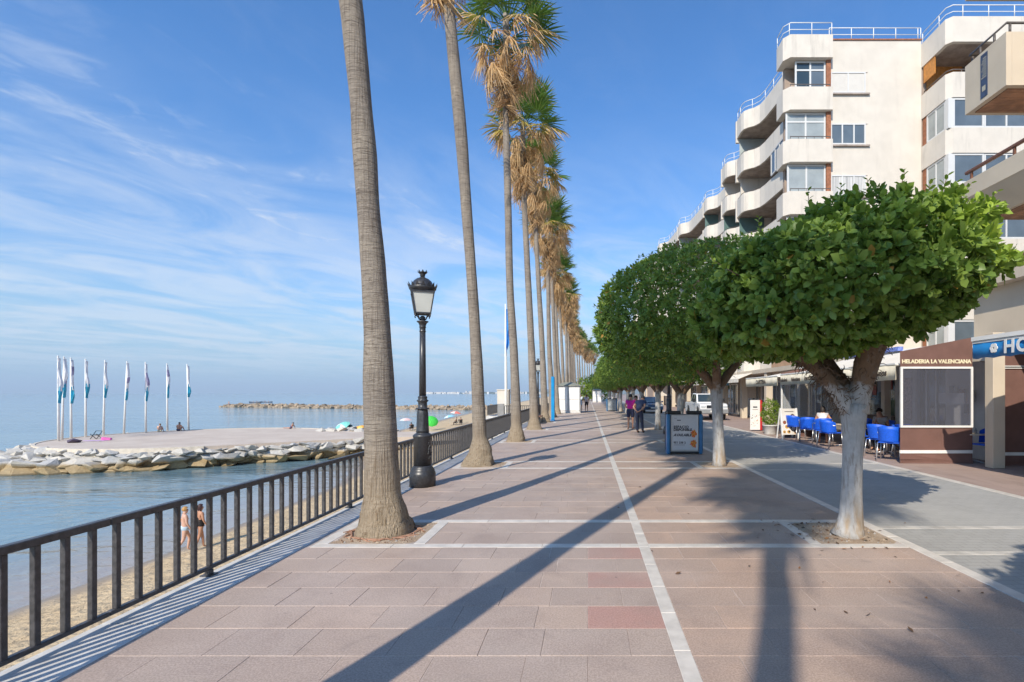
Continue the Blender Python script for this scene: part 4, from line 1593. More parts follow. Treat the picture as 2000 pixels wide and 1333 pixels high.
def window_x(parent, y0, y1, z0, z1, x, n=2, pane='glass', fw=0.06, frame='upvc'):
    """window in a wall that faces -X"""
    f = MB()
    f.box(x, x + 0.07, y0, y1, z0, z0 + fw)
    f.box(x, x + 0.07, y0, y1, z1 - fw, z1)
    for i in range(n + 1):
        yc = y0 + (y1 - y0) * i / n
        a = y0 if i == 0 else (y1 - fw if i == n else yc - fw / 2)
        f.box(x - 0.003, x + 0.067, a, a + fw, z0 + fw + .001, z1 - fw - .001)
    fo = f.build('window', M[frame], parent)
    for i in range(n):
        a, b = y0 + (y1 - y0) * i / n + fw / 2, y0 + (y1 - y0) * (i + 1) / n - fw / 2
        p = MB()
        p.box(x + 0.03, x + 0.045, a, b, z0 + fw / 2, z1 - fw / 2)
        p.build('pane', M[pane], fo)
    return fo


def roof_rail(parent, path, z, mname='white_paint', name='roof_railing', h=0.66, mid=True, r=0.024, every=1.25, hasmid=0.28):
    mb = MB()
    P = [Vector((p[0], p[1], z + h)) for p in path]
    mb.tube(P, r, 6)
    if mid:
        mb.tube([Vector((p.x, p.y, z + hasmid)) for p in P], r * 0.85, 6)
    rest = 0.0
    for a, b in zip(P, P[1:]):
        L = (b - a).length
        s = rest
        while s < L:
            q = a.lerp(b, s / L)
            mb.tube([(q.x, q.y, z - 0.01), (q.x, q.y, z + h - r)], r * 0.9, 6)
            s += every
        rest = s - L
    q = P[-1]
    mb.tube([(q.x, q.y, z - 0.01), (q.x, q.y, z + h - r)], r * 0.9, 6)
    return mb.build(name, M[mname], parent)


def build_apartments():
    t = thing('apartment_building', 'white seven storey apartment block with curved stepped balconies facing the sea', 'building', (0, 0, 0))
    ZT = [21.7 - 2.9 * i for i in range(7)]
    YF = 28.85
    # body
    mb = MB()
    mb.box(13.62, 18.80, YF, YF + 50, 3.7, 21.66)
    mb.box(18.803, 40, YF + 0.6, YF + 50, 3.7, 21.4)
    mb.build('wall', M['cream'], t)
    mb = MB()
    mb.box(13.60, 18.80, YF - 0.06, YF + 0.12, 21.663, 21.73)
    mb.build('roof_edge', M['brownstrip'], t)
    units = []
    xs = [11.0, 12.0, 12.15, 10.9, 9.6, 9.2, 8.9, 8.4]
    for j, xe in enumerate(xs):
        units.append((YF + 0.9 + 8.0 * j, xe))
    # recessed sea side wall, brown in the depth of the balconies
    mb = MB()
    for j, (y0, xe) in enumerate(units):
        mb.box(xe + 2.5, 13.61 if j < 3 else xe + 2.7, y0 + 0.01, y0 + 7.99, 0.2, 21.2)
    mb.build('balcony_wall', M['recess_brown'], t)
    mb = MB()
    for j, (y0, xe) in enumerate(units[3:]):
        mb.box(xe + 2.72, 25, y0 + 0.02, y0 + 7.98, 0.2, 21.4)
    mb.build('wall', M['cream'], t)
    # south bay with its white bands
    for i in range(7):
        zt, zb = ZT[i], ZT[i] - 1.27
        p = MB()
        poly = [(10.95, 28.75), (11.25, 28.40), (13.60, 28.40), (13.60, YF + 0.85), (10.95, YF + 0.85)]
        p.prism(poly, zb, zt)
        p.build('parapet', M['band'], t)
        if i:
            r = MB()
            r.bar((11.25, 28.47, zt + .16), (13.5, 28.47, zt + .16), .035)
            for k in range(6):
                r.bar((11.27 + 0.44 * k, 28.47, zt), (11.27 + 0.44 * k, 28.47, zt + .15), .025)
            r.build('railing', M['greyrail'], t)
    # back of the bay: brown loggia, brick strip and the windows set in it
    mb = MB()
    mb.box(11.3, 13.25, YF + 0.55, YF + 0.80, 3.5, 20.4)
    mb.build('balcony_wall', M['recess_brown'], t)
    mb = MB()
    for i in range(6):
        mb.box(13.35, 13.60, 28.62, YF + 0.8, ZT[i + 1] + .002, ZT[i] - 1.272)
    mb.build('brick_strip', M['brownstrip'], t)
    win = [(11.62, 2, ('carglass', 'glass'), 0.35), (11.1, 2, 'glass_pale', 0.33), (11.18, 2, 'glass_pale', None), (11.15, 2, 'glass', None), (11.2, 2, 'glass_pale', None), (11.2, 2, 'glass', None)]
    for i, (x0, n, pane, tr) in enumerate(win):
        z0, z1 = ZT[i + 1] + 0.03, ZT[i] - 1.30
        window_y(t, x0, 13.33, z0, z1, 28.70, n, pane, transom=(z1 - 0.5) if tr else None, fw=0.09)
        # small windows in the flat wall beside the bay
    spec = [('shutter', 2), ('glass', 3), ('curtain', 3), ('glass', 2), ('shutter', 2), ('glass', 2)]
    for i, (pane, n) in enumerate(spec):
        zt = ZT[i + 1]
        z0, z1 = zt - 0.12, zt + 1.05
        rv = MB()
        rv.box(13.63, 15.75, YF - 0.035, YF + 0.02, z1 + 0.0, z1 + 0.09)
        rv.build('lintel', M['cream'], t)
        sl = MB()
        sl.box(13.63, 15.85, YF - 0.12, YF - 0.002, z0 - 0.10, z0 - 0.02)
        sl.build('window_sill', M['soffit'], t)
        window_y(t, 13.66, 15.62, z0, z1, YF - 0.072, n, pane, fw=0.07)
    # sea side balconies, unit by unit
    for j, (y0, xe) in enumerate(units):
        xn = xe + 1.15
        path = [(xn + .30, y0 + 0.02), (xn + .12, y0 + 2.5), (xn - .08, y0 + 4.9), (xn - .22, y0 + 5.6), (xn - .50, y0 + 6.0), (xe + .30, y0 + 6.22), (xe + .08, y0 + 6.45), (xe, y0 + 6.8), (xe, y0 + 7.78)]
        for i in range(7 if j < 5 else 5):
            zt = ZT[i]
            p = MB()
            p.wall(path, zt - 1.27, zt, 0.14, smooth=False)
            p.build('parapet', M['band'], t)
            s = MB()
            inner = [(x + 0.075, y) for x, y in path]
            s.prism([(xe + 2.49, y0 + .02)] + inner + [(xe + 2.49, y0 + 7.78)], zt - 1.26, zt - 1.06)
            s.build('balcony_floor', M['soffit'], t)
            f = MB()
            f.box(xe - .12, xe + .24, y0 + 7.785, y0 + 7.985, zt - 1.55, zt + .02)
            f.box(xe + .24, xe + 2.48, y0 + 7.80, y0 + 7.97, zt - 2.88, zt - 0.02)
            f.build('dividing_wall', M['band'], t)
            if i and (i + j) % 3 != 2:
                g = MB()
                g.box(xe + .10, xe + 1.9, y0 + 7.70, y0 + 7.72, zt + 0.01, zt + 1.60)
                gp = g.build('wind_screen', M['screen_d' if (j + i) % 4 == 3 else 'screen'], t)
            if i:
                rr = MB()
                rr.tube([(x, y, zt + .10) for x, y in path], .022, 5)
                rr.build('handrail', M['greyrail'], t)
                window_x(t, y0 + 1.2, y0 + 3.6, zt - 1.0, zt + 1.1, xe + 2.42, 2, 'glass')
        roof_rail(t, path, ZT[0])
    # white window box low on the nearest balcony
    window_x(t, YF + 2.4, YF + 4.6, ZT[2] + .05, ZT[2] + 1.55, 11.95, 3, 'glass', 0.08)
    # parapet railing on the south side
    roof_rail(t, [(10.98, YF + .8), (10.98, 28.76), (11.27, 28.43), (13.55, 28.43)], ZT[0])
    roof_rail(t, [(13.62, YF + .03), (18.78, YF + .03)], 21.73)
    # wing that steps forward
    YW = 26.7
    mb = MB()
    mb.box(21.2, 40, YW + 1.2, YF + 0.58, 0.2, 21.2)
    mb.box(18.81, 21.19, YF + 0.02, YF + 0.58, 0.2, 21.2)
    mb.build('wing_wall', M['recess_brown'], t)
    for i in range(7):
        zt = 21.45 - 2.9 * i
        p = MB()
        p.prism([(18.81, YF + .01), (18.81, YW + .25), (19.05, YW), (40, YW), (40, YW + .2), (19.2, YW + .2), (19.01, YW + .36), (19.01, YF + .01)], zt - 1.32, zt)
        p.build('parapet', M['band'], t)
        s = MB()
        s.prism([(19.02, YF - .01), (19.02, YW + .38), (19.21, YW + .21), (40, YW + .21), (40, YF - .01)], zt - 1.31, zt - 1.10)
        s.build('balcony_floor', M['soffit'], t)
        if i == 0:
            continue
        if i == 1:
            b = MB()
            for k in range(13):
                b.box(19.06 + .155 * k, 19.06 + .155 * k + .145, YF - 0.08, YF - 0.04, zt + .01, zt + 1.6)
            b.box(18.85, 18.89, YW + 1.1, YF - .1, zt + .62, zt + 1.6)
            b.build('orange_boarding', M['orangewood'], t)
            roof_rail(t, [(18.9, YF - .1), (18.9, YW + .28), (19.1, YW + .1), (30, YW + .1)], zt, 'greyrail', 'railing', 0.18, False, 0.03)
            ac = MB()
            ac.bbox(22.4, 23.2, YW + .4, YW + .75, zt + .05, zt + .65, .03)
            ac.build('air_conditioner', M['white_paint'], t)
        else:
            window_x(t, YW + .32, YF - .35, zt + .02, zt + 1.56, 18.86, 2, 'glass_pale', 0.09)
            cp = MB()
            cp.box(18.84, 19.08, YW + .05, YW + .31, zt + .01, zt + 1.57)
            cp.build('corner_post', M['upvc'], t)
            st = MB()
            st.box(18.86, 19.0, YF - .34, YF - .02, zt + .01, zt + 1.57)
            st.build('brick_strip', M['brownstrip'], t)
            window_y(t, 19.08, 20.7, zt + .02, zt + 1.56, YW + .04, 1, 'glass', fw=0.09)
            window_y(t, 20.72, 30, zt + .02, zt + 1.56, YW + .05, 8, 'glass', fw=0.08)
    roof_rail(t, [(18.87, YF), (18.87, YW + .27), (19.08, YW + .05), (40, YW + .05)], 21.45, h=0.62, every=1.35)
    vent = MB()
    vent.box(16.75, 18.0, YF - .03, YF - .002, 12.0, 12.45)
    vent.build('wall_patch', M['shutter'], t)

    # ground floor shops under the apartments
    g = thing('shop_row', 'low beige row of shops with square columns below the apartment block', 'building', (0, 0, 0))
    mb = MB()
    mb.box(10.9, 40, 14.2, 105, 3.05, 3.30)
    mb.build('canopy_slab', M['cream_b'], g)
    mb = MB()
    mb.box(10.9, 11.1, 26.2, 30.4, 3.302, 4.15)
    mb.box(11.102, 13.5, 26.2, 26.4, 3.302, 4.15)
    mb.build('terrace_parapet', M['terracotta'], g)
    mb = MB()
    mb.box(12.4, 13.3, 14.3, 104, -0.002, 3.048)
    mb.build('shop_wall', mat('dark_beige_shop_wall', (0.42, 0.36, 0.29), 0.85, 0.12), g)  # a darker beige than the columns
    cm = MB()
    cm.bbox(-.2, .2, -.2, .2, -0.002, 3.048, .01)
    cme = cm.mesh('column', M['cream_b'])
    for i in range(16):
        link('column', cme, g, (11.15, 26.6 + 5.0 * i, 0))
    for i in range(16):
        y = 26.9 + 5.0 * i
        window_x(g, y + 0.1, y + 2.3, 0.05, 2.55, 12.32, 3, 'glass', 0.07, 'alu')
        window_x(g, y + 2.5, y + 4.4, 0.05, 2.55, 12.33, 2, 'carglass', 0.07, 'upvc')
    cream_aw = mat('cream_awning_cloth', (0.76, 0.70, 0.60), 0.8, 0.08, 3.0)
    M['awning'] = cream_aw
    # folded shop awnings farther along
    for n_, (y0, y1) in enumerate(((34.0, 38.4), (39.0, 44.0), (46.0, 53.0), (56.0, 62.0))):
        a = thing('shop_awning', ['cream shop awning over the doors nearest the white pickup', 'cream shop awning directly behind the white pickup', 'pale shop awning behind the dark blue car', 'farthest pale shop awning beyond the dark blue car'][n_], 'awning', (10.9, y0, 2.75), 0, 'awnings of the distant shops')
        m_ = MB()
        m_.add([(-0.9, 0, 0), (-0.9, y1 - y0, 0), (0, y1 - y0, .38), (0, 0, .38), (-0.9, 0, -.03), (-0.9, y1 - y0, -.03), (0, y1 - y0, .35), (0, 0, .35)],
               [(0, 1, 2, 3), (7, 6, 5, 4), (0, 4, 5, 1), (2, 6, 7, 3), (1, 5, 6, 2), (3, 7, 4, 0)])
        m_.build('canopy', cream_aw, a)
        m_ = MB()
        m_.box(-0.92, -0.905, 0, y1 - y0, -.24, .005)
        m_.build('valance', cream_aw, a)
    s = thing('shop_sign', 'small pale blue shop sign above the roof of the white pickup', 'sign', (10.4, 39.5, 2.35))
    m_ = MB()
    m_.bbox(-.06, .06, -1.6, 1.6, 0, .42, .02)
    m_.build('panel', mat('pale_blue_sign', (0.10, 0.33, 0.48), 0.4), s)
    m_ = MB()
    m_.box(-.065, -.0605, -1.3, .8, .14, .27)
    m_.build('lettering', M['white_paint'], s)
    return t


build_apartments()


def text_mesh(name, body, size, m, extrude=0.003, bold=0.0, shear=0.0, align='LEFT', space=1.0):
    cu = bpy.data.curves.new(name, 'FONT')
    cu.body = body
    cu.size = size
    cu.extrude = extrude
    cu.offset = bold
    cu.shear = shear
    cu.align_x = align
    cu.space_character = space
    cu.resolution_u = 3
    o = bpy.data.objects.new(name + '_source', cu)
    COL.objects.link(o)
    bpy.context.view_layer.update()
    me = bpy.data.meshes.new_from_object(o.evaluated_get(bpy.context.evaluated_depsgraph_get()))
    bpy.data.objects.remove(o)
    bpy.data.curves.remove(cu)
    me.materials.clear()
    me.materials.append(m)
    me.name = name
    return me


FACE_Y = Matrix.Rotation(R(90), 4, 'X')                                   # reads from -Y
FACE_X = Matrix.Rotation(R(-90), 4, 'Z') @ Matrix.Rotation(R(90), 4, 'X')   # reads from -X


def put_text(name, body, size, m, parent, p, face, **kw):
    me = text_mesh(name, body, size, m, **kw)
    o = link(name, me, parent, mw=Matrix.Translation(p) @ face)
    return o


def build_near_block():
    t = thing('corner_building', 'beige building at the near corner with boxy balconies and brown handrails', 'building', (0, 0, 0))
    XB = 10.0
    mb = MB()
    mb.box(12.0, 30, -8, 13.58, 3.3, 15.2)
    mb.build('wall', M['cream_b'], t)
    # upper balcony box
    p = MB()
    p.box(XB, XB + .14, 12.24, 13.57, 9.16, 10.44)
    p.box(XB + .143, 16, 12.24, 12.38, 9.163, 10.44)
    p.box(XB + .143, 16, 13.43, 13.57, 9.163, 10.44)
    p.build('parapet', M['cream_b'], t)
    p = MB()
    for k in range(9):
        p.box(XB + .15 , 16, 12.385 + .1155 * k, 12.385 + .1155 * k + .107, 9.14, 9.2)
    p.build('wood_soffit', M['woodsoffit'], t)
    bn = MB()
    bn.box(XB - .012, XB - .002, 12.80, 13.02, 9.27, 10.36)
    bo = bn.build('banner', mat('dark_blue_printed_cloth', (0.045, 0.07, 0.13), 0.7, 0.3, 5.0), t)
    bl = MB()
    for k in range(9):
        zz = 9.75 + .06 * k
        bl.box(XB - .015, XB - .0125, 12.83, 12.83 + .17 - .03 * (k % 3), zz, zz + .022)
    bl.box(XB - .015, XB - .0125, 12.86, 12.97, 9.42, 9.55)
    bl.build('printing', mat('pale_banner_print', (0.45, 0.42, 0.33), 0.7), bo)
    roof_rail(t, [(16, 13.5), (XB + .07, 13.5), (XB + .07, 12.31), (16, 12.31)], 10.44, 'greyrail', 'handrail', .26, False, .032, 0.45)
    # one further up
    p = MB()
    p.box(XB, 16, 12.2, 13.57, 12.18, 13.5)
    p.build('parapet', M['cream_b'], t)
    # long balcony below
    p = MB()
    p.box(XB - .02, XB + .12, -6, 13.62, 6.93, 7.38)
    p.box(XB + .123, 12.0, 13.48, 13.62, 6.93, 7.38)
    p.build('parapet', M['cream_b'], t)
    p = MB()
    p.add([(XB + .0, -6, 6.93), (XB + .0, 13.6, 6.93), (XB + .55, 13.6, 6.42), (XB + .55, -6, 6.42), (XB + .12, -6, 6.93), (XB + .12, 13.6, 6.93), (XB + .66, 13.6, 6.42), (XB + .66, -6, 6.42)],
          [(0, 1, 2, 3), (7, 6, 5, 4), (0, 4, 5, 1), (2, 6, 7, 3), (1, 5, 6, 2), (3, 7, 4, 0)])
    p.build('sloped_fascia', M['cream_b'], t)
    p = MB()
    for k in range(11):
        p.box(XB + .67 + .12 * k, XB + .67 + .12 * k + .11, -6, 13.6, 6.40, 6.46)
    p.build('wood_soffit', M['woodsoffit'], t)
    h = MB()
    h.bbox(XB - .0, XB + .09, -6, 13.6, 7.58, 7.66, .015)
    for k in range(12):
        y = 13.4 - 1.35 * k
        h.bar((XB + .045, y, 7.36), (XB + .045, y, 7.585), .05)
    h.build('handrail', M['brownrail'], t)
    window_x(t, 9.4, 11.6, 4.95, 6.30, 11.93, 2, 'glass', .08)
    window_x(t, 12.0, 13.4, 4.95, 6.30, 11.93, 1, 'glass', .08)
    sh = MB()
    for k in range(7):
        sh.box(11.90, 11.925, 9.4, 13.4, 6.00 + .055 * k, 6.00 + .055 * k + .05)
    sh.build('roller_shutter', M['shutter'], t)
    # first floor slab and wall under it
    p = MB()
    p.box(XB - .1, 12.0, -6, 13.6, 4.46, 4.80)
    p.build('parapet', M['cream_b'], t)
    h = MB()
    h.bbox(XB - .02, XB + .06, -6, 13.5, 4.96, 5.03, .012)
    for k in range(12):
        h.bar((XB + .02, 13.2 - 1.35 * k, 4.79), (XB + .02, 13.2 - 1.35 * k, 4.965), .05)
    h.build('handrail', M['brownrail'], t)
    p = MB()
    p.box(XB + .22, 12.0, -6, 13.55, 3.25, 4.458)
    p.build('wall', M['cream_b'], t)
    p = MB()
    p.box(XB + .1, 11.9, 13.0, 13.5, 2.62, 3.24)
    p.build('fascia_box', M['cream'], t)
    # ground floor: square column, dark inside
    c = MB()
    c.bbox(9.66, 9.95, 12.20, 12.46, 0, 3.245, .008)
    c.build('column', M['cream_b'], t)
    c = MB()
    c.bbox(9.66, 9.95, 6.6, 6.88, 0, 3.245, .008)
    c.build('column', M['cream_b'], t)
    p = MB()
    p.box(13.4, 14, -6, 13.5, -0.002, 3.24)
    p.build('shop_wall', mat('dim_shop_interior', (0.10, 0.075, 0.06), 0.8, 0.3, 1.0), t)  # dimness of the room put into this dark wall colour
    return t


build_near_block()


# ---------------------------------------------------------------- awnings and terrace of the ice cream parlour
M['brown_cloth'] = mat('brown_awning_cloth', (0.165, 0.085, 0.068), 0.75, 0.10, 3.0, 0.05, 200)
M['valance'] = mat('cream_valance_cloth', (0.78, 0.72, 0.58), 0.8, 0.06, 3.0)
M['lettr'] = mat('dark_lettering', (0.075, 0.06, 0.05), 0.7)
M['gold'] = mat('cream_lettering', (0.78, 0.68, 0.46), 0.6)


def awning(name, label, x0, x1, y0, y1, zf, zb, vh, cloth, scallop=False, thick=0.02):
    """sloping canopy (front edge at x0) with a hanging valance"""
    a = thing(name, label, 'awning', (x0, y0, zf))
    L = y1 - y0
    m = MB()
    n = 8
    vs, fs = [], []
    for i in range(n + 1):
        for j in range(13):
            sag = -0.05 * math.sin(PI * i / n) * (0.6 + 0.4 * math.cos(j * 2 * PI / 4))
            vs.append(((x1 - x0) * i / n, L * j / 12, (zb - zf) * i / n + sag))
    o = len(vs)
    vs += [(x, y, z - thick) for x, y, z in vs]
    for i in range(n):
        for j in range(12):
            q = i * 13 + j
            fs.append((q, q + 1, q + 14, q + 13))
            fs.append((o + q + 13, o + q + 14, o + q + 1, o + q))
    m.add(vs, fs, 0, True)
    m.build('canopy', cloth[0], a)
    m = MB()
    vs, fs = [], []
    nn = int(L / 0.05)
    for j in range(nn + 1):
        y = L * j / nn
        w = 0.012 * math.sin(y * 9) + 0.006 * math.sin(y * 23)
        zl = -vh + (0.025 * abs(math.sin(y * PI / 0.42)) if scallop else 0.006 * math.sin(y * 5))
        for x_, z_ in ((-0.012 + w * .2, 0.02), (-0.012 + w, zl), (0.0 + w, zl), (0.0 + w * .2, 0.02)):
            vs.append((x_ - 0.006, y, z_))
    for j in range(nn):
        for k in range(4):
            fs.append((j * 4 + k, j * 4 + (k + 1) % 4, j * 4 + 4 + (k + 1) % 4, j * 4 + 4 + k))
    m.add(vs, fs, 0, True)
    m.build('valance', cloth[1], a)
    m = MB()
    m.bbox(-.03, .03, 0, L, 0.021, 0.075, .008)
    m.build('front_bar', M['white_paint'], a)
    m = MB()
    for y in (0.25, L - .25):
        m.bar((0.03, y, 0.03), ((x1 - x0) * .55, y, (zb - zf) * .3), .035)
        m.bar(((x1 - x0) * .55, y, (zb - zf) * .3), (x1 - x0, y, zb - zf - .12), .035)
    m.build('arm', M['white_paint'], a)
    m = MB()
    m.bbox(x1 - x0 - .02, x1 - x0 + .16, 0, L, zb - zf - .1, zb - zf + .08, .02)
    m.build('cassette', M['white_paint'], a)
    return a


def build_parlour():
    a = awning('awning', 'long cream awning lettered Valenciana, Ice Cream and Desayunos over the blue chairs', 7.92, 10.6, 13.14, 21.0, 2.50, 3.18, 0.37, (M['awning'], M['valance']))
    for body, y, size in (('Desayunos', 14.05, .24), ('Zumos & Café', 16.35, .22), ('Ice Cream', 18.15, .24), ('Valenciana', 19.45, .20), ('Heladería', 20.62, .19)):
        put_text('lettering', body, size, M['lettr'], a, (-0.040, y - 13.14, -.24), FACE_X, shear=0.25, align='CENTER', bold=0.006)
    b = awning('awning', 'second cream awning beyond the parlour, over the white banner stand', 7.92, 10.6, 21.35, 25.6, 2.46, 3.0, 0.36, (M['awning'], M['valance']))
    put_text('lettering', 'CAFETERIA', .26, M['lettr'], b, (-0.040, 2.0, -.24), FACE_X, align='CENTER', bold=0.006)
    h = awning('hotel_awning', 'blue awning with white flower emblem and lettering on the corner building', 8.0, 10.25, 6.3, 10.62, 2.79, 3.42, 0.30, (M['blue_paint'], M['blue_paint']), True)
    put_text('lettering', 'HOTEL', .36, M['white_paint'], h, (-0.045, 3.50 , -.22), FACE_X, bold=0.012, space=1.15)
    fl = MB()
    for k in range(6):
        aa = k * PI / 3
        cy, cz = 3.74 + .058 * math.cos(aa), -.11 + .058 * math.sin(aa)
        pts = [(cy + .040 * math.cos(q * PI / 4), cz + .040 * math.sin(q * PI / 4)) for q in range(8)]
        fl.add([(-.045 - .001 * k, y, z) for y, z in pts] + [(-.032, y, z) for y, z in pts], [tuple(range(8))] + [(q, (q + 1) % 8, 8 + (q + 1) % 8, 8 + q) for q in range(8)])
    fl.build('flower_emblem', M['white_paint'], h)
    # white strip where the cloth meets the bar
    ws = MB()
    ws.box(-.05, .02, 0, 4.32, .078, .16)
    ws.build('white_strip', M['white_paint'], h)

    # screens that close the terrace
    def side_screen(label, x0, x1, y, ztop0, ztop1, lower, clear, sign=None):
        s = thing('terrace_screen', label, 'screen', (x0, y, 0))
        L = x1 - x0
        m = MB()
        m.box(0, L, -.006, .006, .10, lower)
        m.build('lower_panel', M['brown_cloth'], s)
        m = MB()
        m.box(-.01, L + .01, -.02, .02, .26, .34)
        m.build('bottom_bar', M['white_paint'], s)
        m = MB()
        m.add([(.02, 0.03, 0.0), (L - .02, -.06, 0.0), (L - .02, -.01, .26), (.02, -.01, .26), (.02, 0.042, 0.0), (L - .02, -.048, 0.0), (L - .02, .002, .26), (.02, .002, .26)],
              [(0, 1, 2, 3), (7, 6, 5, 4), (0, 4, 5, 1), (2, 6, 7, 3), (1, 5, 6, 2), (3, 7, 4, 0)])
        m.build('hem', M['brown_cloth'], s)
        zt = 2.47
        m = MB()
        m.bar((0, -.012, lower + .025), (L, -.012, lower + .025), .05)
        m.bar((0, -.012, zt - .025), (L, -.012, zt - .025), .05)
        m.bar((.025, -.012, lower + .05), (.025, -.012, zt - .05), .05)
        m.bar((L - .025, -.012, lower + .05), (L - .025, -.012, zt - .05), .05)
        fr = m.build('window_frame', M['white_paint'], s)
        m = MB()
        m.box(.05, L - .05, -.016, -.010, lower + .05, zt - .05)
        m.build('pane', M['clear' if clear else 'smoked'], fr)
        m = MB()
        m.add([(0, -.006, zt), (L, -.006, zt), (L, -.006, ztop1), (0, -.006, ztop0), (0, .006, zt), (L, .006, zt), (L, .006, ztop1), (0, .006, ztop0)],
              [(0, 1, 2, 3), (7, 6, 5, 4), (0, 4, 5, 1), (2, 6, 7, 3), (1, 5, 6, 2), (3, 7, 4, 0)])
        m.build('upper_panel', M['brown_cloth'], s)
        if sign:
            put_text('lettering', sign, .136, M['gold'], s, (L / 2, -.012, 2.56), FACE_Y, align='CENTER', bold=0.006)
        return s
    side_screen('brown terrace screen with smoky window lettered Heladería La Valenciana', 7.98, 9.82, 13.08, 2.86, 3.22, .92, False, 'HELADERIA LA VALENCIANA')
    side_screen('clear screen with brown base at the far end of the parlour terrace', 7.98, 9.95, 21.15, 2.62, 3.05, .80, True)
    side_screen('plain brown screen beside the square column of the corner building', 10.05, 12.4, 12.62, 3.0, 3.2, 2.4, False)

    # front of the parlour behind the chairs
    f = thing('parlour_front', 'shop front of the ice cream parlour with white panels and a dark doorway', 'shop front', (0, 0, 0))
    m = MB()
    m.box(10.62, 10.72, 13.7, 15.2, 0, 2.95)
    m.box(10.62, 10.72, 16.6, 17.7, 0, 2.95)
    m.build('white_panel', mat('white_shop_panel', (0.74, 0.72, 0.68), 0.5, 0.06), f)
    m = MB()
    m.box(10.85, 10.9, 15.21, 16.59, 0.05, 2.6)
    m.build('doorway', M['carglass'], f)
    m = MB()
    for y in (15.2, 15.65, 16.1, 16.55):
        m.box(10.66, 10.74, y, y + .06, 0, 2.6)
    m.build('door_frame', M['alu'], f)
    m = MB()
    m.box(10.66, 10.7, 17.72, 20.9, 1.0, 2.7)
    m.build('window', M['carglass'], f)
    m = MB()
    m.box(10.60, 10.72, 17.72, 20.9, 0.0, .98)
    m.build('counter_front', mat('dark_wood_front', (0.12, 0.065, 0.04), 0.6, 0.3, 3.0), f)
    m = MB()
    m.box(10.60, 10.8, 13.7, 21.0, 2.96, 3.10)
    m.build('fascia', mat('dark_brown_fascia', (0.16, 0.085, 0.06), 0.7), f)
    m = MB()
    m.box(10.42, 10.60, 17.2, 21.0, 3.22, 3.36)
    m.build('blue_fascia', mat('violet_blue_sign', (0.16, 0.22, 0.55), 0.4, 0.3, 12.0), f)
    # posters and boards inside
    m = MB()
    rr = random.Random(2)
    pm = [mat('poster_red', (0.35, 0.10, 0.08), 0.6), mat('poster_pale', (0.6, 0.58, 0.52), 0.6), mat('poster_grey', (0.25, 0.26, 0.28), 0.6)]
    for k in range(9):
        y, z = 17.9 + .33 * k, 1.25 + rr.uniform(0, .7)
        m = MB()
        m.box(10.64, 10.655, y, y + .24, z, z + rr.uniform(.3, .6))
        m.build('poster', pm[k % 3], f)
    for k in range(5):
        m = MB()
        z = 1.2 + rr.uniform(0, .8)
        y = 14.0 + .2 * k
        m.box(10.55, 10.60, y, y + .16, z, z + rr.uniform(.25, .5))
        m.build('poster', pm[(k + 1) % 3], f)
    m = MB()
    m.box(10.58, 10.6, 16.75, 17.3, .9, 2.3)
    m.build('menu_board', mat('menu_print', (0.62, 0.42, 0.38), 0.6, 0.5, 18.0), f)
    # dim room behind the smoky screen
    m = MB()
    m.box(10.0, 10.05, 13.6, 14.6, 1.5, 1.8)
    m.build('notice', M['white_paint'], f)
    post = MB()
    post.bbox(10.2, 10.42, 17.6, 17.82, 0, 3.0, .01)
    post.build('post', M['cream_b'], f)


build_parlour()
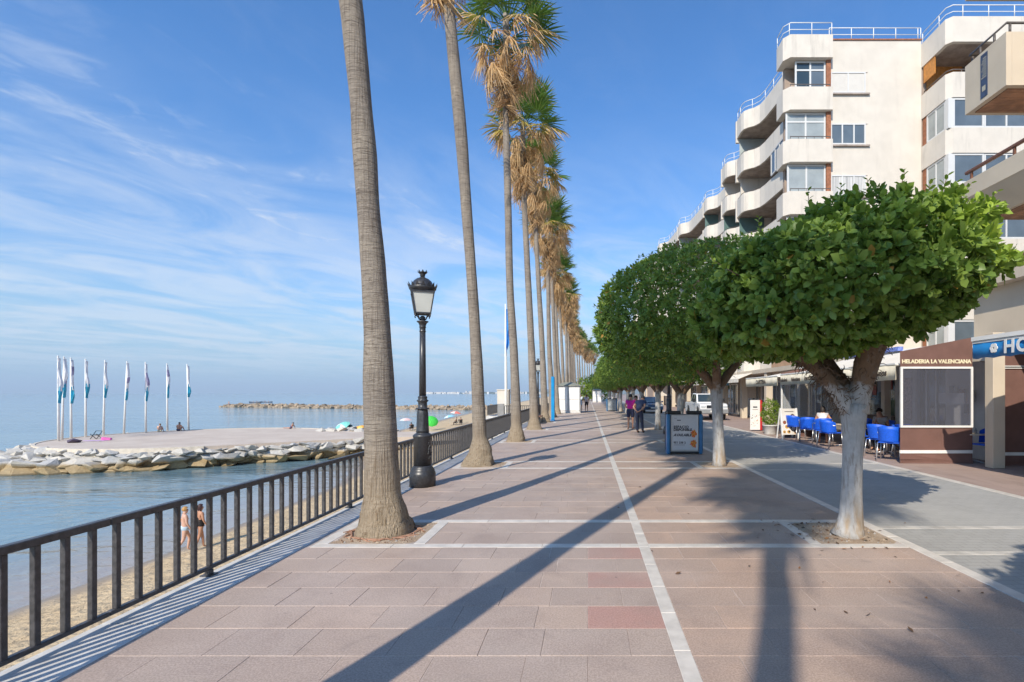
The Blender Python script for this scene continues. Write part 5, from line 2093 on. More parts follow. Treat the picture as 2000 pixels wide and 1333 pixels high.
# ================================================================== STREET FURNITURE
def build_lamps():
    t = thing('street_lamp', 'black cast iron street lamp with a crowned lantern behind the nearest palm', 'street lamp', (-3.20, 9.92, 0), 0.35, 'cast iron street lamps')
    m = MB()
    m.lathe([(.245, -.004), (.245, .24), (.235, .27), (.225, .285), (.225, .31), (.205, .345), (.185, .37), (.175, .40)], 28)
    m.build('plinth', M['iron'], t)
    m = MB()
    m.lathe([(.165, .401), (.165, .92), (.172, .93), (.182, .96), (.182, .985), (.165, 1.0), (.12, 1.03), (.118, 1.045)], 28)
    m.build('pedestal', M['iron'], t)
    # raised emblem on the pedestal
    m = MB()
    rr = random.Random(4)
    for k in range(26):
        a = -0.75 + rr.gauss(0, .16)
        z = .72 + rr.gauss(0, .09)
        r = .166
        m.lathe([(.0, -.02), (.017, -.008), (.017, .008), (.0, .02)], 6, (r * math.cos(a), r * math.sin(a), z))
    m.build('emblem', M['iron'], t)
    m = MB()
    m.lathe([(.125, 1.046), (.118, 1.08), (.113, 1.2), (.108, 1.35), (.100, 1.46), (.092, 1.478)], 32, rfun=lambda k, z: 1.0 if k % 4 < 2 or z > 1.44 or z < 1.09 else .90)
    m.build('fluted_shaft', M['iron'], t)
    m = MB()
    m.lathe([(.092, 1.479), (.128, 1.49), (.115, 1.505), (.085, 1.52), (.083, 1.62), (.098, 1.64), (.108, 1.655), (.088, 1.67), (.082, 1.70), (.09, 1.715), (.085, 1.73), (.068, 1.745)], 24, rfun=lambda k, z: 1.0 if not (1.485 < z < 1.51 or 1.63 < z < 1.66) else (1.08 if k % 3 else .9))
    m.build('leaf_collar', M['iron'], t)
    m = MB()
    m.lathe([(.066, 1.746), (.060, 2.4), (.055, 2.98)], 20)
    m.build('pole', M['iron'], t)
    m = MB()
    m.lathe([(.055, 2.981), (.066, 2.99), (.058, 3.0), (.056, 3.06), (.068, 3.07), (.06, 3.085), (.064, 3.12), (.082, 3.155), (.11, 3.175), (.11, 3.19), (.05, 3.20), (.035, 3.23), (.055, 3.26), (.03, 3.29)], 20)
    m.build('capital', M['iron'], t)
    # four curved brackets that carry the lantern
    m = MB()
    for k in range(4):
        a = PI / 4 + k * PI / 2
        c, s = math.cos(a), math.sin(a)
        m.tube([(.03 * c, .03 * s, 3.21), (.09 * c, .09 * s, 3.235), (.115 * c, .115 * s, 3.28), (.165 * c, .165 * s, 3.315), (.195 * c, .195 * s, 3.30), (.185 * c, .185 * s, 3.265)], .012, 6)
    m.build('bracket', M['iron'], t)
    z0, z1, h0, h1 = 3.335, 3.74, .142, .205
    fr = MB()
    for k in range(4):
        a = PI / 4 + k * PI / 2
        r2 = math.sqrt(2)
        fr.bar((h0 * r2 * math.cos(a), h0 * r2 * math.sin(a), z0), (h1 * r2 * math.cos(a), h1 * r2 * math.sin(a), z1), .022)
    for h, z in ((h0, z0), (h1, z1)):
        for k in range(4):
            a, b = PI / 4 + k * PI / 2, PI / 4 + (k + 1) * PI / 2
            r2 = h * math.sqrt(2)
            fr.bar((r2 * math.cos(a), r2 * math.sin(a), z), (r2 * math.cos(b), r2 * math.sin(b), z), .026)
    fo = fr.build('lantern_frame', M['iron'], t)
    for k in range(4):
        a, b = PI / 4 + k * PI / 2, PI / 4 + (k + 1) * PI / 2
        g = MB()
        q = []
        for h, z in ((h0, z0), (h1, z1)):
            r2 = h * math.sqrt(2) - .012
            q += [(r2 * math.cos(a), r2 * math.sin(a), z), (r2 * math.cos(b), r2 * math.sin(b), z)]
        off = Vector((math.cos((a + b) / 2), math.sin((a + b) / 2), 0)) * -.006
        g.add([q[0], q[1], q[3], q[2]] + [tuple(Vector(p) + off) for p in (q[0], q[1], q[3], q[2])], [(0, 1, 2, 3), (7, 6, 5, 4), (0, 4, 5, 1), (1, 5, 6, 2), (2, 6, 7, 3), (3, 7, 4, 0)])
        g.build('pane', M['frost'], fo)
    m = MB()
    m.lathe([(.10, 3.745), (.225, 3.75), (.232, 3.79), (.25, 3.80), (.262, 3.85), (.24, 3.86), (.21, 3.865), (.20, 3.90), (.165, 3.965), (.11, 4.01), (.06, 4.03), (.04, 4.05)], 28)
    for k in range(16):
        a = k * PI / 8
        c, s = math.cos(a), math.sin(a)
        m.add([(.262 * c - .035 * s, .262 * s + .035 * c, 3.845), (.262 * c + .035 * s, .262 * s - .035 * c, 3.845), (.29 * c, .29 * s, 3.925), (.245 * c - .035 * s, .245 * s + .035 * c, 3.845), (.245 * c + .035 * s, .245 * s - .035 * c, 3.845)],
              [(0, 1, 2), (3, 2, 4), (0, 2, 3), (1, 4, 2), (0, 3, 4, 1)])
    m.build('dome', M['iron'], t)
    m = MB()
    m.lathe([(.035, 4.051), (.05, 4.065), (.045, 4.09), (.075, 4.12), (.088, 4.135), (.08, 4.14), (.02, 4.142)], 16)
    for k in range(8):
        a = k * PI / 4
        c, s = math.cos(a), math.sin(a)
        m.add([(.088 * c - .026 * s, .088 * s + .026 * c, 4.13), (.088 * c + .026 * s, .088 * s - .026 * c, 4.13), (.098 * c, .098 * s, 4.18), (.076 * c, .076 * s, 4.13)], [(0, 1, 2), (1, 3, 2), (3, 0, 2), (0, 3, 1)])
    m.build('crown', M['iron'], t)
    dup(t, (-3.42, 35.2, 0), 0.2, 'distant black street lamp between the palms beside the bench')
    # lamp post on the street side: only its dark pillar shows under the trees
    dup(t, (3.55, 22.4, 0), 0.5, 'black street lamp post on the street edge behind the advertising board')


build_lamps()


def build_ad_boards():
    def board(label, loc, rz, faded=False):
        t = thing('advertising_board', label, 'advertising board', loc, rz, None)
        H, Wd = 1.25, 1.06
        x = Wd / 2
        m = MB()
        m.bbox(-x, -x + .105, -.14, .14, 0, H - .07, .03)
        m.build('side_post', M['blue_sign'], t)
        m = MB()
        m.bbox(x - .105, x, -.14, .14, 0, H - .07, .03)
        m.build('side_post', M['blue_sign'], t)
        m = MB()
        m.bbox(-x + .108, x - .108, -.075, .075, .06, H - .072, .006)
        m.build('panel', M['grey'], t)
        m = MB()
        m.bbox(-x + .02, -.11, -.10, .10, H - .07, H + .02, .02)
        m.build('top_rail', M['black'], t)
        m = MB()
        m.bbox(.06, x - .02, -.10, .10, H - .07, H + .02, .02)
        m.build('top_rail', M['black'], t)
        m = MB()
        m.bbox(-x + .11, x - .11, -.09, .09, .02, .058, .008)
        m.build('bottom_rail', M['black'], t)
        m = MB()
        a, b = -x + .135, x - .135
        m.bbox(a, a + .03, -.092, -.076, .10, H - .10, .004)
        m.bbox(b - .03, b, -.092, -.076, .10, H - .10, .004)
        m.bbox(a + .031, b - .031, -.092, -.076, .10, .13, .004)
        m.bbox(a + .031, b - .031, -.092, -.076, H - .13, H - .10, .004)
        m.build('poster_frame', M['alu'], t)
        m = MB()
        m.box(a + .03, b - .03, -.081, -.0765, .13, H - .13)
        po = m.build('poster', mat('poster_white_print', (0.60, 0.62, 0.65), 0.5, 0.03) if not faded else mat('poster_grey_print', (0.35, 0.38, 0.40), 0.4, 0.25, 3.0), t)
        if not faded:
            ink = mat('poster_dark_ink', (0.03, 0.035, 0.05), 0.6)
            def tx(body, x_, z_, s_, **k):
                put_text('lettering', body, s_, ink, po, (x_, -.0835, z_), FACE_Y, extrude=.0006, **k)
            tx('ESPACIO', a + .07, .765, .105, bold=.0045, space=1.10)
            tx('DISPONIBLE', a + .07, .685, .100, bold=.0045, space=1.0)
            tx('AVAILABLE', a + .07, .53, .102, bold=.0045, shear=.28, space=1.05)
            tx('951 238 2', a + .07, .315, .078, bold=.003, space=1.12)
            m = MB()
            m.box(a + .07, a + .40, -.0836, -.0812, .268, .276)
            m.box(a + .09, a + .17, -.0836, -.0812, 1.055, 1.062)
            m.box(a + .17, a + .28, -.0836, -.0812, .985, 1.01)
            m.box(a + .055, a + .0575, -.0836, -.0812, .66, .95)
            m.build('small_print', ink, po)
            rr = random.Random(6)
            m = MB()
            for (cx, cz, n) in ((b - .10, .60, 11), (b - .11, .32, 13)):
                for k in range(n):
                    an = k * 2 * PI / n + rr.uniform(-.1, .1)
                    L = rr.uniform(.10, .15) * (1.0 if math.cos(an) < .3 else .55)
                    w = .034
                    c, s = math.cos(an), math.sin(an)
                    pts = [(cx, cz), (cx + L * .6 * c - w * s, cz + L * .6 * s + w * c), (cx + L * c, cz + L * s), (cx + L * .6 * c + w * s, cz + L * .6 * s - w * c)]
                    yy = -.0832 - .0001 * k
                    m.add([(px_, yy, pz_) for px_, pz_ in pts], [(0, 1, 2, 3)], 0 if k % 3 else 1)
            m.build('flower_print', [mat('orange_flower_print', (0.70, 0.15, 0.03), 0.5, 0.25, 20.0), mat('amber_flower_print', (0.75, 0.32, 0.04), 0.5, 0.2, 20.0)], po)
        return t
    p = Gp(1338, 888)
    board('blue framed advertising board reading Espacio Disponible Available, under the second ficus', (p.x, p.y + .14, 0), 0.0)
    p = Gp(1195, 803.5)
    board('small grey advertising board far along the promenade beside white tree trunks', (p.x, p.y, 0), 0.0, True)
    # dark litter bin hidden behind the near board
    b = thing('litter_bin', 'black litter bin half hidden behind the blue framed advertising board', 'litter bin', (2.63, 16.2, 0))
    m = MB()
    m.lathe([(.16, 0.0), (.19, .03), (.2, .6), (.21, .62), (.21, .66), (.18, .68)], 18)
    m.build('body', M['black'], b)
    m = MB()
    m.lathe([(.178, .681), (.15, .74), (.06, .78), (.02, .785)], 18)
    m.build('lid', M['black'], b)


build_ad_boards()


def build_kiosks():
    def kiosk(label, x0, x1, y0, y1, h, grp=None):
        t = thing('kiosk', label, 'kiosk', ((x0 + x1) / 2, (y0 + y1) / 2, 0), 0, grp)
        w, d = (x1 - x0) / 2, (y1 - y0) / 2
        m = MB()
        m.box(-w, w, -d, d, 0.14, h - .38)
        m.build('body', mat('white_kiosk_boards', (0.74, 0.73, 0.71), 0.6, 0.05), t)
        m = MB()
        m.box(-w - .02, w + .02, -d - .02, d + .02, 0, .138)
        m.build('base', M['concrete'], t)
        pm = MB()
        for i in range(2):
            a = -w + .08 + i * w * .98
            for j in range(2):
                z0 = .22 + j * (h - .6) * .46
                pm2 = MB()
                pm2.bbox(a, a + w * .88, -d - .035, -d - .002, z0, z0 + (h - .6) * .43, .012)
                pm2.build('shutter_panel', M['white_paint'], t)
        m = MB()
        m.box(-w - .01, -w + .07, -d - .03, -d - .003, .14, h - .39)
        m.box(w - .07, w + .01, -d - .03, -d - .003, .14, h - .39)
        m.box(-.04, .04, -d - .03, -d - .003, .14, h - .39)
        m.build('corner_post', M['grey'], t)
        m = MB()
        e = .14
        m.add([(-w - e, -d - e, h - .36), (w + e, -d - e, h - .36), (w + e, d + e, h - .36), (-w - e, d + e, h - .36), (-w * .35, 0, h), (w * .35, 0, h),
               (-w - e, -d - e, h - .30), (w + e, -d - e, h - .30), (w + e, d + e, h - .30), (-w - e, d + e, h - .30)],
              [(0, 3, 2, 1), (6, 7, 5, 4), (7, 8, 5), (8, 9, 4, 5), (9, 6, 4), (0, 1, 7, 6), (1, 2, 8, 7), (2, 3, 9, 8), (3, 0, 6, 9)])
        m.build('roof', mat('grey_green_roof_felt', (0.23, 0.24, 0.20), 0.8, 0.15), t)
        return t
    kiosk('white kiosk with a hipped grey roof on the promenade behind the blue totem', -2.85, -.68, 46, 48.2, 2.78)
    kiosk('smaller white kiosk far along the promenade, left of the tree row', .9, 2.6, 98, 100, 2.6)
    b = thing('totem', 'tall bright blue information totem beside the white kiosk', 'totem', (-2.27, 33.3, 0), 0.1)
    m = MB()
    m.bbox(-.11, .11, -.07, .07, .06, 2.86, .02)
    m.build('panel', mat('bright_blue_panel', (0.01, 0.28, 0.62), 0.35, 0.1), b)
    m = MB()
    m.bbox(-.17, .17, -.12, .12, 0, .058, .01)
    m.build('foot', M['blue_paint'], b)
    t = thing('bench', 'brown slatted bench beside the railing palms', 'bench', (-2.95, 30.2, 0), 0.0)
    sl = MB()
    sl.bbox(-.055, .055, -.9, .9, 0, .035, .006)
    me = sl.mesh('slat', mat('brown_bench_wood', (0.20, 0.10, 0.055), 0.6, 0.2))
    for i in range(4):
        link('slat', me, t, (-.2 + .13 * i, 0, .42))
    for i in range(3):
        link('slat', me, t, (-.3 - .03 * i, 0, .55 + .13 * i), (0, R(70), 0))
    m = MB()
    for y in (-.7, .7):
        m.bar((.2, y, .0), (.2, y, .42), .05)
        m.bar((-.22, y, 0), (-.3, y, .86), .05)
        m.bar((-.24, y, .4), (.22, y, .4), .045)
    m.build('frame', M['iron'], t)


build_kiosks()


def build_cafe():
    blue = mat('blue_woven_plastic', (0.012, 0.11, 0.68), 0.42, 0.15, 30.0, 0.3, 300, co='object')
    c0 = thing('cafe_chair', 'x', 'chair', (0, 0, 0), 0, 'blue cafe chairs on the parlour terrace')
    c0.scale = (1.1, 1.1, 1.12)
    # faces +Y: seat, curved back, four tube legs with arms
    m = MB()
    m.bbox(-.23, .23, -.22, .23, .425, .455, .012)
    m.build('seat', blue, c0)
    m = MB()
    vs, fs = [], []
    n = 10
    for j in range(5):
        for i in range(n + 1):
            a = R(-100 + 200 * i / n)
            z = .47 + .36 * j / 4 * (1 - .25 * (abs(i - n / 2) / (n / 2)) ** 2.5)
            rr = .245 + .02 * j / 4
            vs.append((rr * math.sin(a), -.02 - rr * .98 * math.cos(a) - .05 * j / 4, z))
    for j in range(4):
        for i in range(n):
            q = j * (n + 1) + i
            fs.append((q, q + 1, q + n + 2, q + n + 1))
    k = len(vs)
    vs += [(x * .95, y * .95 - .0, z) for x, y, z in vs]
    fs += [tuple(k + q for q in f[::-1]) for f in fs]
    for i in range(n):
        q = 4 * (n + 1) + i
        fs.append((q, q + 1, k + q + 1, k + q))
    m.add(vs, fs, 0, True)
    m.build('backrest', blue, c0)
    for sx in (-1, 1):
        for yb, yt in ((.24, .20), (-.27, -.20)):
            l = MB()
            l.tube([(sx * .25, yb, 0), (sx * .235, yt, .44)], .0135, 8)
            l.build('leg', M['alu'], c0)
        a = MB()
        a.tube([(sx * .238, .20, .44), (sx * .25, .19, .62), (sx * .255, .10, .655), (sx * .25, -.12, .66)], .0125, 8)
        a.build('armrest', M['alu'], c0)
    chairs = [
        # px, py(feet), rz, label
        (8.15, 20.15, R(-60), 'blue chair nearest the food board, at the far terrace table'),
        (9.15, 20.0, R(60), 'blue chair at the far terrace table, against the dark counter'),
        (8.05, 18.75, R(-20), 'blue chair turned to the street, left of the woman in white'),
        (8.25, 18.0, R(-10), 'blue chair in which the woman in the white top sits'),
        (8.0, 16.9, R(-75), 'blue chair beside the woman in white, partly behind the near ficus trunk'),
        (9.35, 17.6, R(110), 'blue chair across the table from the woman in white'),
        (8.20, 15.6, R(-60), 'blue chair half hidden by the right edge of the near white trunk'),
        (9.0, 14.75, R(-5), 'blue chair with rounded back in front of the doorway table'),
        (9.40, 16.25, R(125), 'blue chair in which the curly haired diner sits'),
        (8.30, 14.55, R(-60), 'blue chair next to the corner chair, seen right of the near white trunk'),
        (9.50, 16.75, R(150), 'blue chair behind the curly haired diner, close to the doorway'),
        (8.75, 14.05, R(-100), 'blue chair with its back to the brown screen at the corner table'),
        (8.60, 21.0, R(-100), 'blue chair closest to the clear screen at the far end'),
        (8.05, 13.62, R(-40), 'blue chair at the street corner of the terrace, against the brown screen'),
        (8.95, 13.75, R(10), 'blue chair just inside the brown screen with the smoky window'),
        (10.15, 12.95, R(100), 'blue chair seen between the brown screen and the square column'),
    ]
    for i, (x, y, rz, lab) in enumerate(chairs):
        if i == 0:
            c0.location, c0.rotation_euler, c0['label'] = (x, y, 0), (0, 0, rz), lab
        else:
            dup(c0, (x, y, 0), rz, lab)
    t0 = thing('cafe_table', 'x', 'table', (0, 0, 0), 0, 'round terrace tables')
    m = MB()
    m.lathe([(.02, .715), (.36, .716), (.37, .725), (.37, .74), (.36, .748), (.02, .75)], 28)
    m.build('table_top', mat('pale_table_top', (0.55, 0.45, 0.33), 0.4, 0.1), t0)
    m = MB()
    m.lathe([(.03, .03), (.028, .714)], 12)
    m.build('stem', M['alu'], t0)
    m = MB()
    for k in range(4):
        a = PI / 4 + k * PI / 2
        m.tube([(0, 0, .05), (.18 * math.cos(a), .18 * math.sin(a), .035), (.31 * math.cos(a), .31 * math.sin(a), .012)], [.025, .018, .014], 8)
    m.build('foot', M['alu'], t0)
    tabs = [(8.65, 19.4, 'round table beside the food board at the far end of the terrace'), (8.75, 17.35, 'round table of the woman in the white top'),
            (9.05, 15.45, 'round table of the curly haired diner, right of the near trunk'), (10.0, 13.35, 'round table seen between brown screen and square column')]
    for i, (x, y, lab) in enumerate(tabs):
        if i == 0:
            t0.location, t0['label'] = (x, y, 0), lab
        else:
            dup(t0, (x, y, 0), 0.4 * i, lab)
    # bottles and glasses on the table by the column
    for i, (dx, dy, h, c) in enumerate(((-.1, .05, .2, (0.06, 0.10, 0.04)), (.08, -.05, .14, (.3, .3, .3)), (.02, .12, .22, (0.10, 0.06, 0.03)))):
        b = thing('bottle', ['green bottle on the table by the column', 'short glass on the table by the column', 'brown bottle on the table by the column'][i], 'bottle', (10.0 + dx, 13.35 + dy, .7505))
        q = MB()
        q.lathe([(.03, 0), (.032, .01), (.032, h * .6), (.013, h * .8), (.013, h)], 12)
        q.build('body', mat('bottle_glass', c, 0.1), b)
    # food board
    p = Gp(1541, 857)
    t = thing('food_board', 'white A frame board printed with plates of food, at the corner of the terrace', 'sign board', (p.x, p.y + .1, 0), 0.12)
    m = MB()
    for s in (-1, 1):
        m.bar((s * .33, -.20, 0), (s * .33, -.02, 1.20), .05)
        m.bar((s * .33, .26, 0), (s * .33, .02, 1.18), .04)
    m.build('frame', M['white_paint'], t)
    m = MB()
    m.add([(-.305, -.175, .16), (.305, -.175, .16), (.305, -.028, 1.18), (-.305, -.028, 1.18), (-.305, -.155, .16), (.305, -.155, .16), (.305, -.008, 1.18), (-.305, -.008, 1.18)],
          [(0, 1, 2, 3), (7, 6, 5, 4), (0, 4, 5, 1), (2, 6, 7, 3), (1, 5, 6, 2), (3, 7, 4, 0)])
    po = m.build('poster', mat('food_poster_paper', (0.70, 0.66, 0.60), 0.5, 0.06), t)
    rr = random.Random(8)
    cols = [mat('print_ochre', (0.60, 0.34, 0.09), 0.6), mat('print_brown', (0.16, 0.075, 0.04), 0.6), mat('print_white', (0.75, 0.73, 0.70), 0.6), mat('print_black', (0.03, 0.03, 0.035), 0.6), mat('print_red', (0.45, 0.10, 0.05), 0.6)]
    pl = MB()
    def disc(cx, cz, r, mi, lift):
        pts = []
        for k in range(16):
            xx, zz = cx + r * math.cos(k * PI / 8), cz + r * math.sin(k * PI / 8)
            f = (zz - .16) / 1.02
            pts.append((xx, -.175 + .147 * f - .002 - lift, zz))
        pl.add(pts, [tuple(range(16))], mi)
    for i, (cx, cz, r, a, b) in enumerate(((-.12, .47, .12, 2, 0), (.15, .40, .12, 3, 2), (-.05, .27, .11, 2, 0), (.19, .68, .10, 0, 2), (-.20, .64, .07, 1, 4), (.15, .88, .09, 3, 1), (-.23, .27, .06, 0, 1), (.23, .24, .06, 0, 4), (-.04, .66, .05, 1, 0))):
        disc(cx, cz, r, a, .0004 + .0002 * i)
        disc(cx, cz, r * .66, b, .0026 + .0002 * i)
        disc(cx + r * .15, cz + r * .1, r * .35, rr.randrange(5), .005 + .0002 * i)
    pl.build('food_print', cols, po)
    m = MB()
    m.box(-.17, .2, -.050, -.0465, 1.05, 1.075)
    m.build('small_print', M['lettr'], po)
    # banner stand
    p = Gp(1476, 842)
    t = thing('banner_stand', 'narrow white banner stand with a red edge beside the green shrub', 'banner', (p.x, p.y, 0), -.05)
    m = MB()
    m.bbox(-.26, .20, -.02, .02, .05, 1.46, .006)
    pn = m.build('panel', M['white_paint'], t)
    m = MB()
    m.bbox(.205, .30, -.02, .14, .03, 1.47, .006)
    m.build('red_side', mat('red_plastic', (0.50, 0.02, 0.02), 0.4), t)
    m = MB()
    for k in range(22):
        x, z = rr.uniform(-.22, .14), rr.uniform(.1, .82)
        s = rr.uniform(.015, .035)
        m.box(x, x + s, -.0235, -.0205, z, z + s * rr.uniform(.6, 1.8), rr.randrange(5))
    m.box(-.13, .07, -.0235, -.0205, 1.10, 1.16, 3)
    m.box(-.16, .10, -.0235, -.0205, 1.00, 1.02, 1)
    m.build('print', cols, pn)
    # shrub in a pot
    t = thing('potted_shrub', 'bright green leafy shrub in a grey pot between banner stand and food board', 'potted plant', (7.95, 22.3, 0))
    m = MB()
    m.lathe([(.24, 0), (.25, .02), (.30, .36), (.33, .37), (.33, .42), (.28, .42), (.27, .37)], 20)
    m.build('pot', M['concrete'], t)
    fm = leafy('shrub_leaf', [(0.17, 0.27, 0.03), (0.26, 0.36, 0.05), (0.10, 0.18, 0.02)], (0.30, 0.38, 0.06), 0.3, 0.9)
    d = leaf_cloud(420, 6, (0, 0, .92), .34, .34, .58, 0, 44, L=.085, bump=.2)
    me = leaf_mesh('foliage', d, LEAF4, LEAF4F, fm)
    float_attr(me, 'tip', np.zeros(len(me.vertices)))
    link('foliage', me, t)


build_cafe()


# ================================================================== VEHICLES
def wheel(parent, x, y, r, w):
    t = MB()
    t.lathe([(r * .62, -w / 2), (r * .95, -w / 2), (r, -w * .3), (r, w * .3), (r * .95, w / 2), (r * .62, w / 2)], 20)
    me = t.mesh('tyre', M['rubber'])
    o = bpy.data.objects.new('wheel', me)
    COL.objects.link(o)
    o.parent = parent
    o.matrix_basis = Matrix.Translation((x, y, r)) @ Matrix.Rotation(R(90), 4, 'Y')
    q = MB()
    q.lathe([(.02, -w * .42), (r * .6, -w * .45), (r * .62, -w * .3), (r * .62, w * .3), (r * .6, w * .45), (.02, w * .42)], 14)
    q.build('rim', M['chrome'], o)
    return o


def build_pickup():
    paint = mat('white_car_paint', (0.76, 0.77, 0.78), 0.25, 0.03, 2.0, coat=0.5)
    t = thing('pickup_truck', 'white double cab pickup truck parked by the shops, facing the viewer', 'pickup truck', (8.25, 33.4, 0), R(0))
    # front at y=0 facing -Y, rear at +5.2
    body = MB()
    prof = [(.02, .42), (.0, .80), (.08, 1.02), (.35, 1.10), (1.35, 1.15), (1.5, 1.14), (5.2, 1.14), (5.25, .55), (5.2, .45), (4.75, .45), (4.65, .72), (4.45, .86), (4.1, .90), (3.8, .86), (3.6, .70), (3.52, .42), (1.5, .42), (1.42, .70), (1.25, .86), (.95, .90), (.65, .86), (.48, .70), (.40, .44)]
    body.xprism(prof, -.90, .90)
    o = body.build('body', paint, t)
    bv = o.modifiers.new('soft_edges', 'BEVEL')
    bv.width, bv.segments, bv.limit_method = .04, 2, 'ANGLE'
    cab = MB()
    vs = []
    for y, z, w in ((1.28, 1.14, .86), (2.05, 1.74, .72), (3.25, 1.78, .72), (3.62, 1.14, .86)):
        vs += [(-w, y, z), (w, y, z)]
    cab.add(vs, [(0, 1, 3, 2), (2, 3, 5, 4), (4, 5, 7, 6), (1, 7, 5, 3), (0, 2, 4, 6), (0, 6, 7, 1)])
    o = cab.build('cab', paint, t)
    bv = o.modifiers.new('soft_edges', 'BEVEL')
    bv.width, bv.segments = .04, 2
    g = MB()
    g.add([(-.76, 1.345, 1.20), (.76, 1.345, 1.20), (.655, 1.985, 1.70), (-.655, 1.985, 1.70)], [(0, 1, 2, 3)])
    g.build('windscreen', M['carglass'], t)
    for s in (-1, 1):
        for a in ((1.62, 1.22, 2.12, 1.70, 2.42, 1.70, 2.42, 1.22), (2.52, 1.22, 2.52, 1.70, 3.12, 1.71, 3.38, 1.22)):
            y0, z0, y1, z1, y2, z2, y3, z3 = a
            fx = lambda z: s * (.865 - (z - 1.14) * .225)
            g = MB()
            g.add([(fx(z0), y0, z0), (fx(z1), y1, z1), (fx(z2), y2, z2), (fx(z3), y3, z3)], [(0, 1, 2, 3)])
            g.build('side_window', M['carglass'], t)
        l = MB()
        l.bbox(s * .87 - .0 - .32 * (s > 0), s * .87 + .32 * (s < 0), -.015, .16, .80, .98, .03)
        l.build('headlight', mat('headlamp_glass', (0.5, 0.53, 0.55), 0.1, 0.2, 20.0), t)
        mi = MB()
        mi.bbox(s * 1.0 - .1, s * 1.0 + .1, 1.55, 1.65, 1.18, 1.42, .03)
        mi.build('mirror', M['black'], t)
        h = MB()
        h.bbox(s * .905 - .012, s * .905 + .012, 2.2, 2.36, 1.0, 1.03, .004)
        h.build('door_handle', M['black'], t)
    gr = MB()
    for k in range(3):
        gr.bbox(-.50, .50, -.025, .02, .80 + .075 * k, .85 + .075 * k, .01)
    gr.build('grille', M['black'], t)
    bu = MB()
    bu.bbox(-.92, .92, -.10, .10, .45, .74, .04)
    bu.build('bumper', M['grey'], t)
    pl = MB()
    pl.box(-.26, .26, -.108, -.1005, .55, .66)
    pl.build('number_plate', M['white_paint'], t)
    be = MB()
    be.box(-.78, .78, 3.7, 5.12, 1.141, 1.16)
    be.build('cargo_bed', M['black'], t)
    for x, y in ((-.80, .95), (.80, .95), (-.80, 4.12), (.80, 4.12)):
        wheel(t, x, y, .37, .24)


def build_car():
    paint = mat('dark_blue_car_paint', (0.02, 0.05, 0.12), 0.2, 0.1, 2.0, coat=0.6)
    t = thing('car', 'dark blue car on the street behind the man in navy', 'car', (5.80, 45.0, 0), R(0))
    body = MB()
    prof = [(.03, .32), (0, .62), (.10, .78), (.9, .92), (1.1, .95), (4.0, .98), (4.15, .85), (4.18, .40), (3.75, .30), (3.68, .52), (3.4, .64), (3.1, .52), (3.02, .28), (1.25, .28), (1.18, .52), (.9, .64), (.6, .52), (.52, .30)]
    body.xprism(prof, -.86, .86)
    o = body.build('body', paint, t)
    bv = o.modifiers.new('soft_edges', 'BEVEL')
    bv.width, bv.segments, bv.limit_method = .06, 2, 'ANGLE'
    cab = MB()
    vs = []
    for y, z, w in ((.95, .93, .80), (1.75, 1.44, .62), (3.1, 1.46, .62), (3.95, .95, .80)):
        vs += [(-w, y, z), (w, y, z)]
    cab.add(vs, [(0, 1, 3, 2), (2, 3, 5, 4), (4, 5, 7, 6), (1, 7, 5, 3), (0, 2, 4, 6), (0, 6, 7, 1)])
    o = cab.build('cabin', paint, t)
    bv = o.modifiers.new('soft_edges', 'BEVEL')
    bv.width, bv.segments = .05, 2
    g = MB()
    g.add([(-.73, 1.02, .985), (.73, 1.02, .985), (.585, 1.68, 1.405), (-.585, 1.68, 1.405)], [(0, 1, 2, 3)])
    g.build('windscreen', glass_dark('windscreen_sky_tint', (0.10, 0.16, 0.24), 0.03, 0.9), t)  # sky reflection put into the glass colour
    for s in (-1, 1):
        fx = lambda z: s * (.805 - (z - .93) * .345)
        g = MB()
        q = [(1.3, 1.0), (1.85, 1.38), (3.0, 1.39), (3.5, 1.0)]
        g.add([(fx(z), y, z) for y, z in q], [(0, 1, 2, 3)])
        g.build('side_window', M['carglass'], t)
        l = MB()
        l.bbox(s * .66 - .16, s * .66 + .16, -.01, .2, .60, .74, .03)
        l.build('headlight', bpy.data.materials['headlamp_glass'], t)
        mi = MB()
        mi.bbox(s * .94 - .09, s * .94 + .09, 1.35, 1.44, .95, 1.08, .03)
        mi.build('mirror', paint, t)
    gr = MB()
    gr.bbox(-.42, .42, -.03, .03, .40, .56, .02)
    gr.build('grille', M['black'], t)
    pl = MB()
    pl.box(-.26, .26, -.04, -.031, .44, .54)
    pl.build('number_plate', M['white_paint'], t)
    for x, y in ((-.76, .9), (.76, .9), (-.76, 3.4), (.76, 3.4)):
        wheel(t, x, y, .31, .2)


build_pickup()
build_car()
